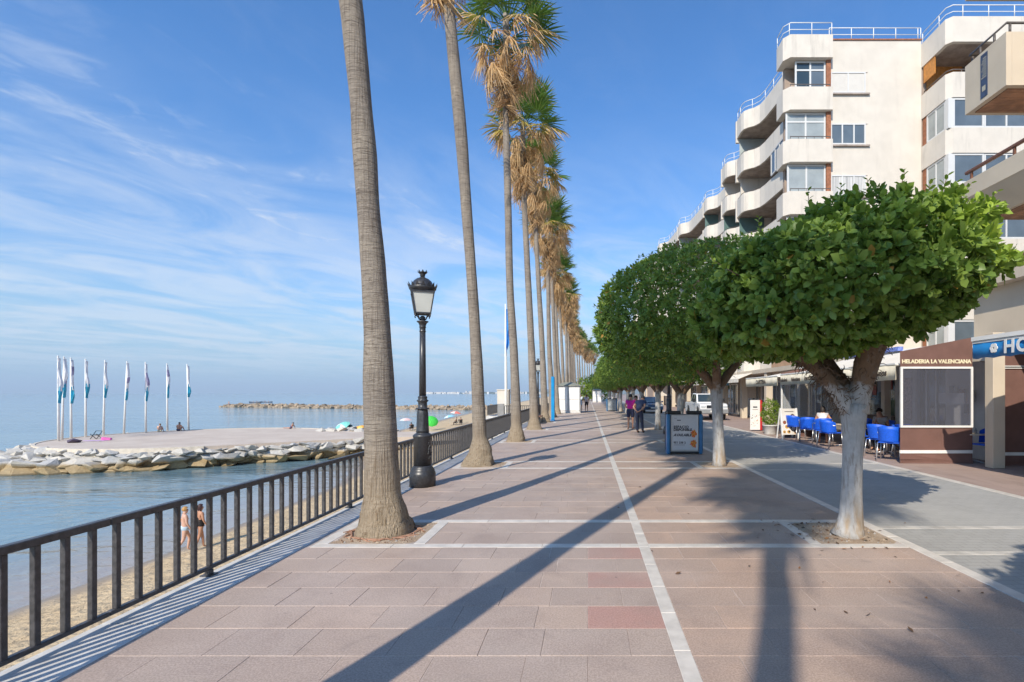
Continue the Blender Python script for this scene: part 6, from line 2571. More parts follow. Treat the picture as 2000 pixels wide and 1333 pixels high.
# ================================================================== GROYNE, FLAGS, BEACH
def rock_mat():
    m, nt, b, out = new_mat('groyne_rock')
    P = coords(nt, 'world')
    ob = node(nt, 'ShaderNodeObjectInfo').outputs['Random']
    n1 = noise_n(nt, P, 1.2, 7.0, 0.65)
    c = mix_n(nt, ob, (0.36, 0.36, 0.36), (0.52, 0.475, 0.40))
    c = mix_n(nt, math_n(nt, 'MULTIPLY', smooth_n(nt, n1, 0.35, 0.7), 0.55), c, (0.56, 0.54, 0.49))
    n2 = noise_n(nt, P, 7.0, 5.0, 0.7)
    c = mix_n(nt, math_n(nt, 'MULTIPLY', smooth_n(nt, n2, 0.52, 0.72), 0.45), c, (0.22, 0.20, 0.17))
    z = node(nt, 'ShaderNodeSeparateXYZ', {0: P}).outputs[2]
    zz = math_n(nt, 'ADD', z, math_n(nt, 'MULTIPLY', math_n(nt, 'SUBTRACT', n1, 0.5), 0.5))
    algae = smooth_n(nt, zz, SEA + 0.85, SEA + 0.55)
    c = mix_n(nt, math_n(nt, 'MULTIPLY', algae, 0.88), c, mix_n(nt, smooth_n(nt, n2, 0.4, 0.6), (0.27, 0.18, 0.07), (0.36, 0.26, 0.12)))
    wet = smooth_n(nt, z, SEA + 0.16, SEA + 0.05)
    c = mix_n(nt, math_n(nt, 'MULTIPLY', wet, 0.7), c, (0.06, 0.05, 0.025))
    nt.links.new(c, b.inputs['Base Color'])
    b.inputs['Roughness'].default_value = 0.85
    bump_n(nt, b, math_n(nt, 'ADD', n1, math_n(nt, 'MULTIPLY', n2, 0.4)), 0.7, 0.12)
    return m


M['rock'] = rock_mat()


def rock_bm(seed, n=17, flat_=0.62):
    r = random.Random(seed)
    bm = bmesh.new()
    for i in range(n):
        v = Vector((r.gauss(0, 1), r.gauss(0, 1), r.gauss(0, 1))).normalized()
        v *= r.uniform(.8, 1.05)
        # blocky: push towards a box
        e = 3.2
        k = (abs(v.x) ** e + abs(v.y) ** e + abs(v.z) ** e) ** (-1 / e)
        v = v.lerp(v.normalized() * k, .8)
        bm.verts.new((v.x * r.uniform(.9, 1.1), v.y * .8, v.z * flat_))
    bmesh.ops.convex_hull(bm, input=bm.verts[:])
    loose = [v for v in bm.verts if not v.link_faces]
    bmesh.ops.delete(bm, geom=loose, context='VERTS')
    return bm


PLAT_Z = -2.6
DC, DR = Vector((-38.5, 52.0)), 12.0


def build_groyne():
    t = thing('rock_groyne', 'rock groyne with a round paved platform reaching into the sea', 'breakwater', (0, 0, 0))
    arc = []
    a0, a1 = R(-55), R(-320)
    for i in range(49):
        a = a0 + (a1 - a0) * i / 48
        arc.append((DC.x + DR * math.cos(a), DC.y + DR * math.sin(a)))
    poly = arc + [(-24, 58.5), (-14, 58.2), (-7, 58), (-7, 54.4), (-14, 53), (-22, 49.8), (-27.5, 45.6)]
    pink, nt, b, out = new_mat('pink_platform_paving')
    P = coords(nt, 'world')
    n1 = noise_n(nt, P, .35, 6.0, .6)
    c = mix_n(nt, smooth_n(nt, n1, .3, .7), (0.50, 0.41, 0.33), (0.59, 0.50, 0.41))
    nt.links.new(c, b.inputs['Base Color'])
    b.inputs['Roughness'].default_value = .8
    m = MB()
    m.prism(poly[::-1], PLAT_Z - .5, PLAT_Z)
    m.build('platform', pink, t)
    # kerb round the rim
    m = MB()
    rim = [(DC.x + (DR + .12) * math.cos(a0 + (a1 - a0) * i / 60), DC.y + (DR + .12) * math.sin(a0 + (a1 - a0) * i / 60)) for i in range(61)]
    m.wall(rim, PLAT_Z - .55, PLAT_Z + .05, .22)
    m.build('kerb', mat('cream_kerb', (0.60, 0.53, 0.43), .8, .1), t)
    # rubble body under the stones
    outer = [(-17, 52.5), (-22, 51 - .8), (-26, 47.5), (-31, 43.5), (-36, 40.3), (-42, 38.6), (-47, 39.0), (-51.5, 42.0), (-54, 47), (-54.5, 53), (-52, 60), (-47, 65.5), (-40, 67.5), (-33, 66.5), (-27, 63), (-20, 61)]
    cen = Vector((-38, 52))
    def inner_of(p):
        p = Vector(p)
        if p.x > -29:
            return Vector((p.x + .6, 49.9 + (p.x + 22) * .78 if p.y < 54 else 58.7))
        d = (p - DC).normalized()
        return DC + d * (DR + .25)
    vs, fs = [], []
    n = len(outer)
    for p in outer:
        q = inner_of(p)
        vs += [(p[0], p[1], SEA - .7), ((p[0] + q.x) / 2, (p[1] + q.y) / 2, SEA + .35), (q.x, q.y, PLAT_Z - .35)]
    for i in range(n - 1):
        for k in range(2):
            fs.append((i * 3 + k, i * 3 + 3 + k, i * 3 + 4 + k, i * 3 + 1 + k))
    m = MB()
    m.add(vs, fs)
    tag(m.build('rubble', M['rock'], t), kind='stuff')
    rocks = []
    for s in range(9):
        mb = MB()
        mb.addbm(rock_bm(s * 3 + 1, 15 + s % 5, .5 + .05 * (s % 4)))
        rocks.append(mb.mesh('stone', M['rock']))
    r = random.Random(12)
    pts = [Vector((p[0], p[1])) for p in outer]
    seg = []
    L = 0
    for a, b_ in zip(pts, pts[1:]):
        seg.append((L, a, b_))
        L += (b_ - a).length
    def at(s):
        for (l0, a, b_) in reversed(seg):
            if s >= l0:
                return a.lerp(b_, (s - l0) / (b_ - a).length)
        return pts[0]
    cnt = 0
    for row in range(5):
        f = (.02, .27, .52, .76, .97)[row]
        size = (1.45, 1.2, 1.05, .8, .5)[row]
        s = r.uniform(0, 1)
        while s < L - .3:
            front = s < 46
            p = at(s)
            q = inner_of(p)
            ff = f + r.uniform(-.07, .07)
            x, y = p.x + (q.x - p.x) * ff, p.y + (q.y - p.y) * ff
            z = SEA - .02 + (PLAT_Z - .15 - SEA) * (max(0.0, ff) ** .85) + r.uniform(-.12, .12)
            k = size * r.uniform(.5, 1.35)
            if not front:
                k *= 1.25
            o = link('stone', rocks[r.randrange(9)], t, (x, y, z - .25 * k), (r.uniform(-.3, .3), r.uniform(-.3, .3), r.uniform(0, 6.28)), (k * r.uniform(.8, 1.25), k * r.uniform(.75, 1.1), k * r.uniform(.45, .8)))
            cnt += 1
            s += k * (1.1 if front else 1.8)
    # loose pale stones on the landward end
    for i in range(26):
        x, y = -27 + r.uniform(-4, 5), 59.2 + r.uniform(-.8, 1.4)
        k = r.uniform(.3, .75)
        link('stone', rocks[r.randrange(9)], t, (x, y, PLAT_Z + .05), (r.uniform(-.4, .4), r.uniform(-.4, .4), r.uniform(0, 6)), (k, k, k * .7))
    # far breakwater
    brk = mat('brown_breakwater_rock', (0.30, 0.235, 0.165), 0.9, 0.45, 0.5)
    b2 = thing('breakwater', 'long low rock breakwater far out across the bay', 'breakwater', (0, 0, 0))
    mb = MB()
    A, B_ = Vector((-34, 184)), Vector((-160, 226))
    for i in range(520):
        f = r.random()
        p = A.lerp(B_, f)
        d = (B_ - A).normalized()
        nn = Vector((-d.y, d.x))
        off = r.uniform(-3.2, 3.2)
        k = r.uniform(.7, 1.5)
        top = 1.15 * (1 - abs(off) / 4.2) * (1 if f < .93 else .6)
        bm = rock_bm(r.randrange(20), 11, .7)
        Mx = Matrix.Translation((p.x + nn.x * off, p.y + nn.y * off, SEA + top - .3)) @ Euler((r.uniform(-.4, .4), r.uniform(-.4, .4), r.uniform(0, 6.28))).to_matrix().to_4x4() @ Matrix.Scale(k, 4)
        mb.addbm(bm, 0, False, Mx)
    tag(mb.build('rocks', brk, b2), kind='stuff')
    mb = MB()
    d = (B_ - A).normalized()
    nn = Vector((-d.y, d.x))
    q = [A - nn * 2.6, A + nn * 2.6, B_ + nn * 2.6, B_ - nn * 2.6]
    mb.prism([(p.x, p.y) for p in q], SEA - 1, SEA + .45)
    mb.build('core', brk, b2)


build_groyne()


def build_flags():
    white = mat('flag_white_cloth', (0.78, 0.78, 0.80), 0.7, 0.08, 2.0)
    lilac = mat('flag_grey_lilac_print', (0.32, 0.28, 0.42), 0.7, 0.3, 4.0)
    cyan = mat('flag_turquoise_cloth', (0.03, 0.36, 0.52), 0.7, 0.25, 2.0)
    bases = [(114.5, 862), (121, 859.5), (139, 857), (167.5, 854), (202, 851), (242, 848), (285, 846), (327, 842.5), (368.5, 840.5)]
    which = ['leftmost white flagpole on the round platform, its flag hanging limp', 'second flagpole from the left, close behind the leftmost one', 'third flagpole from the left, its flag mostly turquoise',
             'fourth flagpole from the left on the round platform', 'fifth flagpole, the middle one of the nine on the platform', 'fourth flagpole from the right, with a lettered white flag',
             'third flagpole from the right, with a greyish lilac flag', 'second flagpole from the right, behind the two sunbathers', 'rightmost flagpole on the round platform']
    for i, (px, py) in enumerate(bases):
        p = Gp(px, py, PLAT_Z)
        r = random.Random(i)
        t = thing('flagpole', which[i], 'flagpole', (p.x, p.y, PLAT_Z), 0, 'white flagpoles on the round platform')
        H = 7.7
        lx = (-.07, .19, -.05, -.03, .16, .33, -.06, -.06, -.2)[i]
        m = MB()
        m.tube([(0, 0, 0), (lx * .5, 0, H * .5), (lx, 0, H)], [.105, .085, .05], 10)
        m.build('pole', M['white_paint'], t)
        m = MB()
        m.lathe([(.05, H), (.08, H + .05), (.05, H + .1), (.0, H + .12)], 8, (lx, 0, 0))
        m.build('finial', M['white_paint'], t)
        m = MB()
        L, Wd = r.uniform(3.5, 4.2), r.uniform(.22, .32)
        ny, nx = 26, 8
        ph = r.uniform(0, 6)
        vs, fs, mi = [], [], []
        bz = [r.uniform(.25, .5), r.uniform(.5, .62), r.uniform(.66, .76)]
        for j in range(ny + 1):
            f = j / ny
            z = H - .12 - L * f
            w = Wd * (.35 + .65 * min(1, f * 2.2)) * (1 - .75 * max(0, f - .82) / .18)
            xx = lx * z / H + .07
            for k in range(nx + 1):
                u = k / nx
                vs.append((xx + w * u * (.75 + .25 * math.sin(f * 9 + ph)), .13 * math.sin(u * 9 + f * 4 + ph), z - .05 * math.sin(u * 7 + ph)))
        for j in range(ny):
            for k in range(nx):
                q = j * (nx + 1) + k
                f = j / ny
                fs.append((q, q + 1, q + nx + 2, q + nx + 1))
                c = 0
                if f > bz[2] - .06 * (k % 3):
                    c = 2
                elif (i in (2, 5, 6, 7) and bz[0] - .12 < f < bz[0] + (.25 if i == 6 else .04) and k > 3) or (i == 1 and f > bz[1] and k > 5):
                    c = 1
                mi.append(c)
        for f_, c_ in zip(fs, mi):
            pass
        o = len(m.v)
        m.v += vs
        m.f += fs
        m.m += mi
        m.sm += [True] * len(fs)
        m.build('flag', [white, lilac, cyan], t)
    # tall white pole with a blue flag by the beach steps
    t = thing('flagpole', 'tall white pole with a limp blue flag behind the third palm', 'flagpole', (-7.95, 50, -3.2))
    m = MB()
    m.tube([(0, 0, 0), (-.05, 0, 7), (-.1, 0, 13.7)], [.16, .13, .05], 12)
    m.build('pole', M['white_paint'], t)
    m = MB()
    vs, fs = [], []
    for j in range(21):
        f = j / 20
        z = 13.2 - 4.6 * f
        w = .62 * math.sin(PI * min(1, .12 + f * .95)) * (1 if f < .5 or f > .62 else .7)
        for k in range(7):
            u = k / 6
            vs.append((-.02 + w * u, .14 * math.sin(u * 8 + f * 5), z))
    for j in range(20):
        for k in range(6):
            q = j * 7 + k
            fs.append((q, q + 1, q + 8, q + 7))
    m.add(vs, fs, 0, True)
    m.build('flag', mat('blue_flag_cloth', (0.015, 0.20, 0.58), .7, .1), t)


build_flags()


def build_landing():
    t = thing('landing', 'beach stair landing with dark railings jutting out past the promenade', 'landing', (0, 0, 0))
    m = MB()
    m.box(-7.95, -4.03, 39.9, 45.0, -.35, -.01)
    m.build('floor', M['concrete'], t)
    m = MB()
    m.box(-7.6, -7.2, 40.4, 40.8, -5, -.352)
    m.box(-7.6, -7.2, 44.2, 44.6, -5, -.352)
    m.build('pillar', M['wallstone'], t)
    def fence(p, q):
        m = MB()
        p, q = Vector(p), Vector(q)
        m.bar((p.x, p.y, .80), (q.x, q.y, .80), .05)
        m.bar((p.x, p.y, .10), (q.x, q.y, .10), .04)
        m.build('rail', M['rail_iron'], t)
        L = (q - p).length
        n = int(L / .14)
        b = MB()
        b.box(-.02, .02, -.02, .02, .12, .775)
        me = b.mesh('baluster', M['rail_iron'])
        for i in range(n + 1):
            s = p.lerp(q, i / n)
            link('baluster', me, t, (s.x, s.y, 0))
    fence((-7.85, 40.05), (-7.1, 40.05))
    fence((-6.5, 40.05), (-4.1, 40.05))
    fence((-7.85, 40.1), (-7.85, 44.9))
    m = MB()
    m.bbox(-7.05, -6.55, 39.95, 40.2, -.005, .95, .01)
    m.build('pier', mat('grey_pier', (0.25, 0.25, 0.25), .8), t)
    b = thing('beach_hut', 'small cream box shaped beach hut beside the tall white pole', 'hut', (-8.3, 50.6, -3.4))
    m = MB()
    m.bbox(-.55, .55, -.6, .6, 0, 5.45, .02)
    m.build('wall', M['cream'], b)
    m = MB()
    m.box(-.60, .60, -.65, .65, 5.451, 5.55)
    m.build('roof', M['cream'], b)
    m = MB()
    m.box(-.3, .3, -.62, -.601, 3.0, 4.6)
    m.build('hatch', M['shutter'], b)


build_landing()


def umbrella(label, p, d, h, tilt, cols, group='beach umbrellas beyond the groyne'):
    t = thing('beach_umbrella', label, 'umbrella', p, 0, group)
    q = MB()
    top = Vector((tilt[0], tilt[1], h))
    q.tube([(0, 0, -.3), (0, 0, h * .5), tuple(top)], .022, 6)
    q.build('pole', M['white_paint'], t)
    m = MB()
    n = 8
    ax = Vector((tilt[0] * 1.2, tilt[1] * 1.2, h * .6)).normalized()
    s = ax.orthogonal().normalized()
    u = ax.cross(s)
    vs, fs, mi = [tuple(top)], [], []
    for ring, (rf, dz) in enumerate(((.4, -.06), (.75, -.2), (1.0, -.38))):
        for k in range(n * 2):
            a = k * PI / n
            rr = d / 2 * rf * (1 if k % 2 == 0 else .955)
            pnt = top + s * math.cos(a) * rr + u * math.sin(a) * rr + ax * (dz * d / 2 + (0.03 if k % 2 else 0))
            vs.append(tuple(pnt))
    N2 = n * 2
    for k in range(N2):
        fs.append((0, 1 + k, 1 + (k + 1) % N2))
        mi.append((k // 2) % len(cols))
    for ring in range(2):
        for k in range(N2):
            a, b_ = 1 + ring * N2 + k, 1 + ring * N2 + (k + 1) % N2
            fs.append((a, a + N2, b_ + N2, b_))
            mi.append((k // 2) % len(cols))
    m.v, m.f, m.m, m.sm = vs, fs, mi, [False] * len(fs)
    m.build('canopy', cols, t)
    return t


def build_umbrellas():
    C = {k: mat('umbrella_' + k, v, .7, .06) for k, v in dict(teal=(0.20, 0.58, 0.50), pale=(0.62, 0.66, 0.62), orange=(0.75, 0.33, 0.06), pink=(0.72, 0.25, 0.28), rose=(0.74, 0.50, 0.48), green=(0.05, 0.55, 0.06),
                                                           sky=(0.25, 0.55, 0.75), coral=(0.72, 0.20, 0.15), yellow=(0.72, 0.55, 0.12)).items()}
    gz = lambda x, y: beach_z(x, y) + .02
    # on the landward end of the platform
    umbrella('turquoise and pale beach umbrella tilted over a dark bag on the groyne', (-29.0, 60.6, PLAT_Z), 1.9, 0.75, (-.12, -.22), [C['teal'], C['teal'], C['pale']])
    def at(px, y, zc, label, d, h, tilt, cols):
        x = (px - 1148) / 1000 * y
        umbrella(label, (x, y, gz(x, y)), d, h, tilt, cols)
    at(706, 62, 0, 'orange and yellow umbrella peeking from behind the nearest palm trunk', 1.9, 2.0, (-.2, 0), [C['orange'], C['yellow']])
    at(716, 64, 0, 'pink umbrella half hidden by the nearest palm trunk', 1.7, 1.6, (.2, .3), [C['pink']])
    at(793, 80, 0, 'rose and white umbrella with a sitter under it, left of the lamp', 2.0, 2.0, (0, 0), [C['rose'], C['pale'], C['rose']])
    at(841, 78, 0, 'bright green umbrella tilted on its side behind the street lamp', 2.0, 1.6, (.5, -.9), [C['green']])
    at(879, 88, 0, 'pale blue umbrella beside the coral one', 2.0, 1.8, (-.2, 0), [C['sky'], C['pale'], C['sky']])
    at(889, 92, 0, 'coral and white umbrella next to the pale blue one', 2.1, 2.35, (.15, 0), [C['coral'], C['pale'], C['coral']])
    b = thing('beach_bag', 'dark teal bag under the turquoise umbrella on the groyne', 'bag', (-28.4, 60.8, PLAT_Z))
    m = MB()
    m.bbox(-.42, .42, -.25, .25, 0, .62, .12)
    m.build('body', mat('dark_teal_cloth', (0.02, 0.07, 0.09), .8), b)
    m = MB()
    m.tube([(-.25, 0, .6), (-.15, 0, .78), (.15, 0, .78), (.25, 0, .6)], .03, 6)
    m.build('handle', M['black'], b)
    c = thing('beach_tent', 'small red and white beach shelter beside the nearest palm trunk', 'shelter', (-27.8, 73, gz(-27.8, 73)))
    m = MB()
    m.add([(-.8, -.5, 0), (.8, -.5, 0), (.8, .5, 0), (-.8, .5, 0), (-.55, 0, 1.0), (.55, 0, 1.0)], [(0, 1, 5, 4), (2, 3, 4, 5), (0, 4, 3), (1, 2, 5), (0, 3, 2, 1)])
    m.build('cloth', C['coral'], c)
    for px, y, lab, col in ((185, 47.0, 'lilac towel spread on the platform below the fourth flagpole', (0.55, 0.38, 0.58)), (208, 47.6, 'pink heap of clothes on the platform', (0.70, 0.15, 0.42)), (146, 45.2, 'dark bag lying on the front of the platform', (0.08, 0.06, 0.10))):
        x = (px - 1148) / 1000 * y
        t = thing('towel' if 'towel' in lab else ('clothes' if 'clothes' in lab else 'bag'), lab, 'towel' if 'towel' in lab else ('clothes' if 'clothes' in lab else 'bag'), (x, y, PLAT_Z))
        m = MB()
        if 'towel' in lab:
            vs = [(-.95 + 1.9 * i / 8, -.45 + .9 * j / 4, .02 + .03 * random.Random(i * 7 + j).random()) for j in range(5) for i in range(9)]
            m.add(vs, [(j * 9 + i, j * 9 + i + 1, j * 9 + i + 10, j * 9 + i + 9) for j in range(4) for i in range(8)])
        else:
            bm = rock_bm(3 if 'clothes' in lab else 4, 14, .5)
            m.addbm(bm, 0, False, Matrix.Translation((0, 0, .14)) @ Matrix.Scale(.42 if 'clothes' in lab else .5, 4))
        m.build('cloth', mat('cloth_' + lab.split()[0], col, .8), t)
    # tripod-like easel on the platform by the fourth pole
    t = thing('folding_chair', 'small folding chair frame on the platform near the fourth flagpole', 'chair', ((188 - 1148) / 1000 * 49, 49, PLAT_Z))
    m = MB()
    for s in (-1, 1):
        m.bar((s * .3, -.3, 0), (s * .3, .3, .75), .04)
        m.bar((s * .3, .3, 0), (s * .3, -.3, .5), .04)
    m.bar((-.3, .3, .75), (.3, .3, .75), .04)
    m.build('frame', M['black'], t)
    m = MB()
    m.box(-.28, .28, -.25, .2, .40, .43)
    m.build('seat', M['black'], t)


build_umbrellas()


def build_far():
    # headland with a white town, mountains inland
    r = random.Random(21)
    m = MB()
    vs, fs = [], []
    n = 60
    for i in range(n + 1):
        f = i / n
        x = -1330 + 1500 * f
        y = 4000 - 500 * f
        z = SEA + 2 + 13 * min(1, f * 3) * (.6 + .5 * noise.noise((f * 14, 2, 0)))
        vs += [(x, y, SEA - 2), (x, y + 60, z), (x, y + 500, z * 1.2 + 3), (x, y + 1400, SEA - 2)]
    for i in range(n):
        for k in range(3):
            fs.append((i * 4 + k, i * 4 + 4 + k, i * 4 + 5 + k, i * 4 + 1 + k))
    m.add(vs, fs, 0, True)
    tag(m.build('headland', mat('far_wooded_land', (0.10, 0.12, 0.08), .9, .4, .02)), kind='structure')
    m = MB()
    for i in range(110):
        f = r.random() ** 1.4
        x = -1290 + 330 * f if i < 70 else -1000 + 800 * r.random()
        y = 3960 - 500 * (x + 1330) / 1500
        h = r.uniform(4, 13) if i < 70 else r.uniform(5, 14)
        w = r.uniform(6, 18)
        z = SEA + 1 + (r.uniform(0, 6) if i < 70 else r.uniform(2, 10))
        m.box(x, x + w, y + r.uniform(-20, 20), y + 30, z - 8, z + h * .8)
    tag(m.build('far_town', mat('far_white_houses', (0.62, 0.58, 0.53), .8, .3, .02)), 'white waterfront town far across the bay', 'town', kind='stuff')
    # mountain
    m = MB()
    vs, fs = [], []
    n, k_ = 90, 5
    for i in range(n + 1):
        f = i / n
        x = -700 + 5200 * f
        ridge = 60 + 250 * min(1, max(0, (f - .05) * 5)) * (.75 + .5 * noise.noise((f * 6, 5, 0)) + .2 * noise.noise((f * 22, 5, 0)))
        for j in range(k_):
            g = j / (k_ - 1)
            vs.append((x, 6200 + 1500 * g, SEA + (ridge * math.sin(PI * min(.5, g * .5 / .7) if g < .7 else PI * .5 + (g - .7)) if g else -4) + 8 * noise.noise((x * .004, g * 3, 1)) * g))
    for i in range(n):
        for j in range(k_ - 1):
            a = i * k_ + j
            fs.append((a, a + k_, a + k_ + 1, a + 1))
    m.add(vs, fs, 0, True)
    tag(m.build('mountains', mat('far_mountain', (0.09, 0.11, 0.085), .95, .3, .004)), kind='structure')
    # green bushes that close the promenade
    for i, (x, y, s, lab) in enumerate(((-.3, 118, 1.6, 'bright green bush closing the view at the end of the promenade'), (2.6, 122, 1.9, 'taller green bush at the end of the promenade beside the far kiosk'), (-3.6, 124, 1.3, 'low green bush at the end of the promenade near the palms'))):
        t = thing('bush', lab, 'bush', (x, y, 0))
        d = leaf_cloud(420, 6, (0, 0, 1.6), 1.6, 1.6, 1.7, 0, 60 + i, L=.30, bump=.3)
        me = leaf_mesh('foliage', d, LEAF4, LEAF4F, bpy.data.materials['shrub_leaf'])
        float_attr(me, 'tip', np.zeros(len(me.vertices)))
        o = link('foliage', me, t)
        t.scale = (s, s, s)
        q = MB()
        q.tube([(0, 0, -.02), (0, 0, 1.2)], [.1, .06], 6)
        q.build('stem', M['twig'], t)


build_far()
# ================================================================== PEOPLE
BASE = dict(pelvis=(0, 0, .93), spine=(0, 0, 1.10), chest=(0, .0, 1.28), neck=(0, 0, 1.45), head1=(0, .015, 1.54), head2=(0, .015, 1.63),
            nose=(0, .105, 1.56),
            shL=(-.175, 0, 1.39), elL=(-.22, -.03, 1.12), wrL=(-.23, .04, .89), haL=(-.23, .06, .82),
            shR=(.175, 0, 1.39), elR=(.22, -.03, 1.12), wrR=(.23, .04, .89), haR=(.23, .06, .82),
            hiL=(-.09, 0, .88), knL=(-.10, .02, .49), anL=(-.10, -.01, .08), toL=(-.10, .14, .03),
            hiR=(.09, 0, .88), knR=(.10, .02, .49), anR=(.10, -.01, .08), toR=(.10, .14, .03))
RAD = dict(pelvis=.135, spine=.118, chest=.138, neck=.056, head1=.082, head2=.088, nose=.014, sh=.062, el=.042, wr=.028, ha=.03, hi=.088, kn=.056, an=.037, to=.03)
EDGES = [('pelvis', 'spine'), ('spine', 'chest'), ('chest', 'neck'), ('neck', 'head1'), ('head1', 'head2'), ('head1', 'nose'),
         ('chest', 'shL'), ('shL', 'elL'), ('elL', 'wrL'), ('wrL', 'haL'), ('chest', 'shR'), ('shR', 'elR'), ('elR', 'wrR'), ('wrR', 'haR'),
         ('pelvis', 'hiL'), ('hiL', 'knL'), ('knL', 'anL'), ('anL', 'toL'), ('pelvis', 'hiR'), ('hiR', 'knR'), ('knR', 'anR'), ('anR', 'toR')]


def rad_of(k):
    return RAD.get(k, RAD.get(k[:2], .03))


def skin_mesh(name, J, edges, radii, root, m, sub=1):
    keys = []
    for a, b in edges:
        for q in (a, b):
            if q not in keys:
                keys.append(q)
    me = bpy.data.meshes.new(name + '_bones')
    me.from_pydata([J[k] for k in keys], [(keys.index(a), keys.index(b)) for a, b in edges], [])
    o = bpy.data.objects.new(name + '_bones', me)
    COL.objects.link(o)
    o.modifiers.new('s', 'SKIN')
    sv = me.skin_vertices[0].data
    for i, k in enumerate(keys):
        r = radii(k)
        sv[i].radius = r if hasattr(r, '__len__') else (r, r)
        sv[i].use_root = (k == root)
    o.modifiers.new('u', 'SUBSURF').levels = sub
    o.modifiers['u'].render_levels = sub
    bpy.context.view_layer.update()
    out = bpy.data.meshes.new_from_object(o.evaluated_get(bpy.context.evaluated_depsgraph_get()))
    bpy.data.objects.remove(o)
    bpy.data.meshes.remove(me)
    out.name = name
    out.materials.clear()
    out.materials.append(m)
    out.polygons.foreach_set('use_smooth', [True] * len(out.polygons))
    return out


SKIN = [mat('skin_tanned', (0.46, 0.24, 0.15), .55, .06, 6.0, co='object'), mat('skin_fair', (0.56, 0.34, 0.25), .55, .06, 6.0, co='object'), mat('skin_dark_tan', (0.34, 0.155, 0.09), .5, .06, 6.0, co='object')]


def person(label, loc, rz, pose, cloth, skin=0, hair=((.03, .02, .015), 'short'), scale=1.0, group=None, fat=1.0, fingers=True):
    """pose: joint overrides; cloth: list of (name, colour, [edges], extra radius)"""
    t = thing('person', label, 'person', loc, rz, group)
    t.scale = (scale,) * 3
    J = {k: Vector(v) for k, v in BASE.items()}
    for k, v in pose.items():
        J[k] = Vector(v)
    E = list(EDGES)
    rr = {}
    if fingers:
        for s in 'LR':
            w, h = J['wr' + s], J['ha' + s]
            d = (h - w).normalized()
            fwd = Vector((0, 1, 0)) if abs(d.y) < .8 else Vector((0, 0, -1))
            side = (fwd - d * fwd.dot(d)).normalized()
            for i in range(4):
                k = 'f%d%s' % (i, s)
                off = side * (.030 - .020 * i)
                J[k + 'a'] = h + off * .9 + d * .035
                J[k + 'b'] = h + off + d * (.035 + (.045, .055, .05, .038)[i]) + d.cross(side) * .012
                E += [('ha' + s, k + 'a'), (k + 'a', k + 'b')]
                rr[k + 'a'], rr[k + 'b'] = .0095, .008
            k = 't' + s
            J[k] = w + d * .035 + side * .05
            E.append(('wr' + s, k))
            rr[k] = .010
    def radii(k):
        if k in rr:
            return rr[k]
        r = rad_of(k)
        if k in ('pelvis', 'spine', 'chest'):
            return (r * 1.12 * fat, r * .82 * fat)
        if k[:2] in ('hi', 'sh'):
            r *= fat
        return r
    link('body', skin_mesh('body', J, E, radii, 'pelvis', SKIN[skin]), t)
    for nm, col, ed, ex in cloth:
        mm = mat('cloth_%s_%s' % (nm, '%02x%02x%02x' % tuple(int(c * 255) for c in col)), col, .8, .12, 9.0, co='object')
        JJ = dict(J)
        ee = []
        for a, b in ed:
            f = 1.0
            if isinstance(b, tuple):
                b, f = b
            kb = b if f == 1.0 else b + 'cut' + a
            JJ[kb] = J[a].lerp(J[b], f)
            ee.append((a, kb))
        def rc(k, ex=ex):
            base = k.split('cut')[0]
            r = radii(base)
            if 'cut' in k:
                r = max(r if not hasattr(r, '__len__') else r[0], .05 if base[:2] in ('el',) else .07 if base[:2] in ('kn',) else .05)
            if hasattr(r, '__len__'):
                return tuple(x + ex for x in r)
            return r + ex
        link(nm, skin_mesh(nm, JJ, ee, rc, ee[0][0], mm), t)
    # hair: a cap over the back and crown of the head
    hc, hs = hair
    if hc:
        hm = mat('hair_%02x%02x' % (int(hc[0] * 255), int(hc[1] * 255)), hc, .6, .3, 30.0, co='object')
        bm = bmesh.new()
        bmesh.ops.create_icosphere(bm, subdivisions=2, radius=1)
        up = (J['head2'] - J['head1']).normalized()
        fw = (J['nose'] - J['head1'])
        fw = (fw - up * fw.dot(up)).normalized()
        sd = fw.cross(up)
        c = J['head1'].lerp(J['head2'], .85)
        kill = []
        for v in bm.verts:
            x, y, z = v.co
            if y > .45 and z < .42 or (z < (-.55 if hs == 'short' else -1.2)):
                kill.append(v)
            wob = 1 + .05 * noise.noise(v.co * 3)
            zz = z * .108 if z > 0 else z * (.10 if hs == 'short' else .24)
            v.co = c + sd * x * .097 * wob + fw * (y * .108 * wob - .006) + up * zz
        bmesh.ops.delete(bm, geom=kill, context='VERTS')
        me = bpy.data.meshes.new('hair')
        bm.to_mesh(me)
        bm.free()
        me.materials.append(hm)
        me.polygons.foreach_set('use_smooth', [True] * len(me.polygons))
        link('hair', me, t)
        if hs == 'bun':
            q = MB()
            p = c - fw * .12 + up * .03
            q.lathe([(.0, -.045), (.03, -.035), (.045, 0), (.03, .035), (.0, .045)], 10, tuple(p))
            q.build('hair_bun', hm, t)
    # eyes
    q = MB()
    up = (J['head2'] - J['head1']).normalized()
    fw = (J['nose'] - J['head1']).normalized()
    sd = fw.cross(up)
    for s in (-1, 1):
        p = J['head1'] + up * .045 + fw * .076 + sd * s * .033
        q.lathe([(.0, -.009), (.008, -.004), (.008, .004), (.0, .009)], 6, tuple(p))
    q.build('eyes', M['black'], t)
    return t


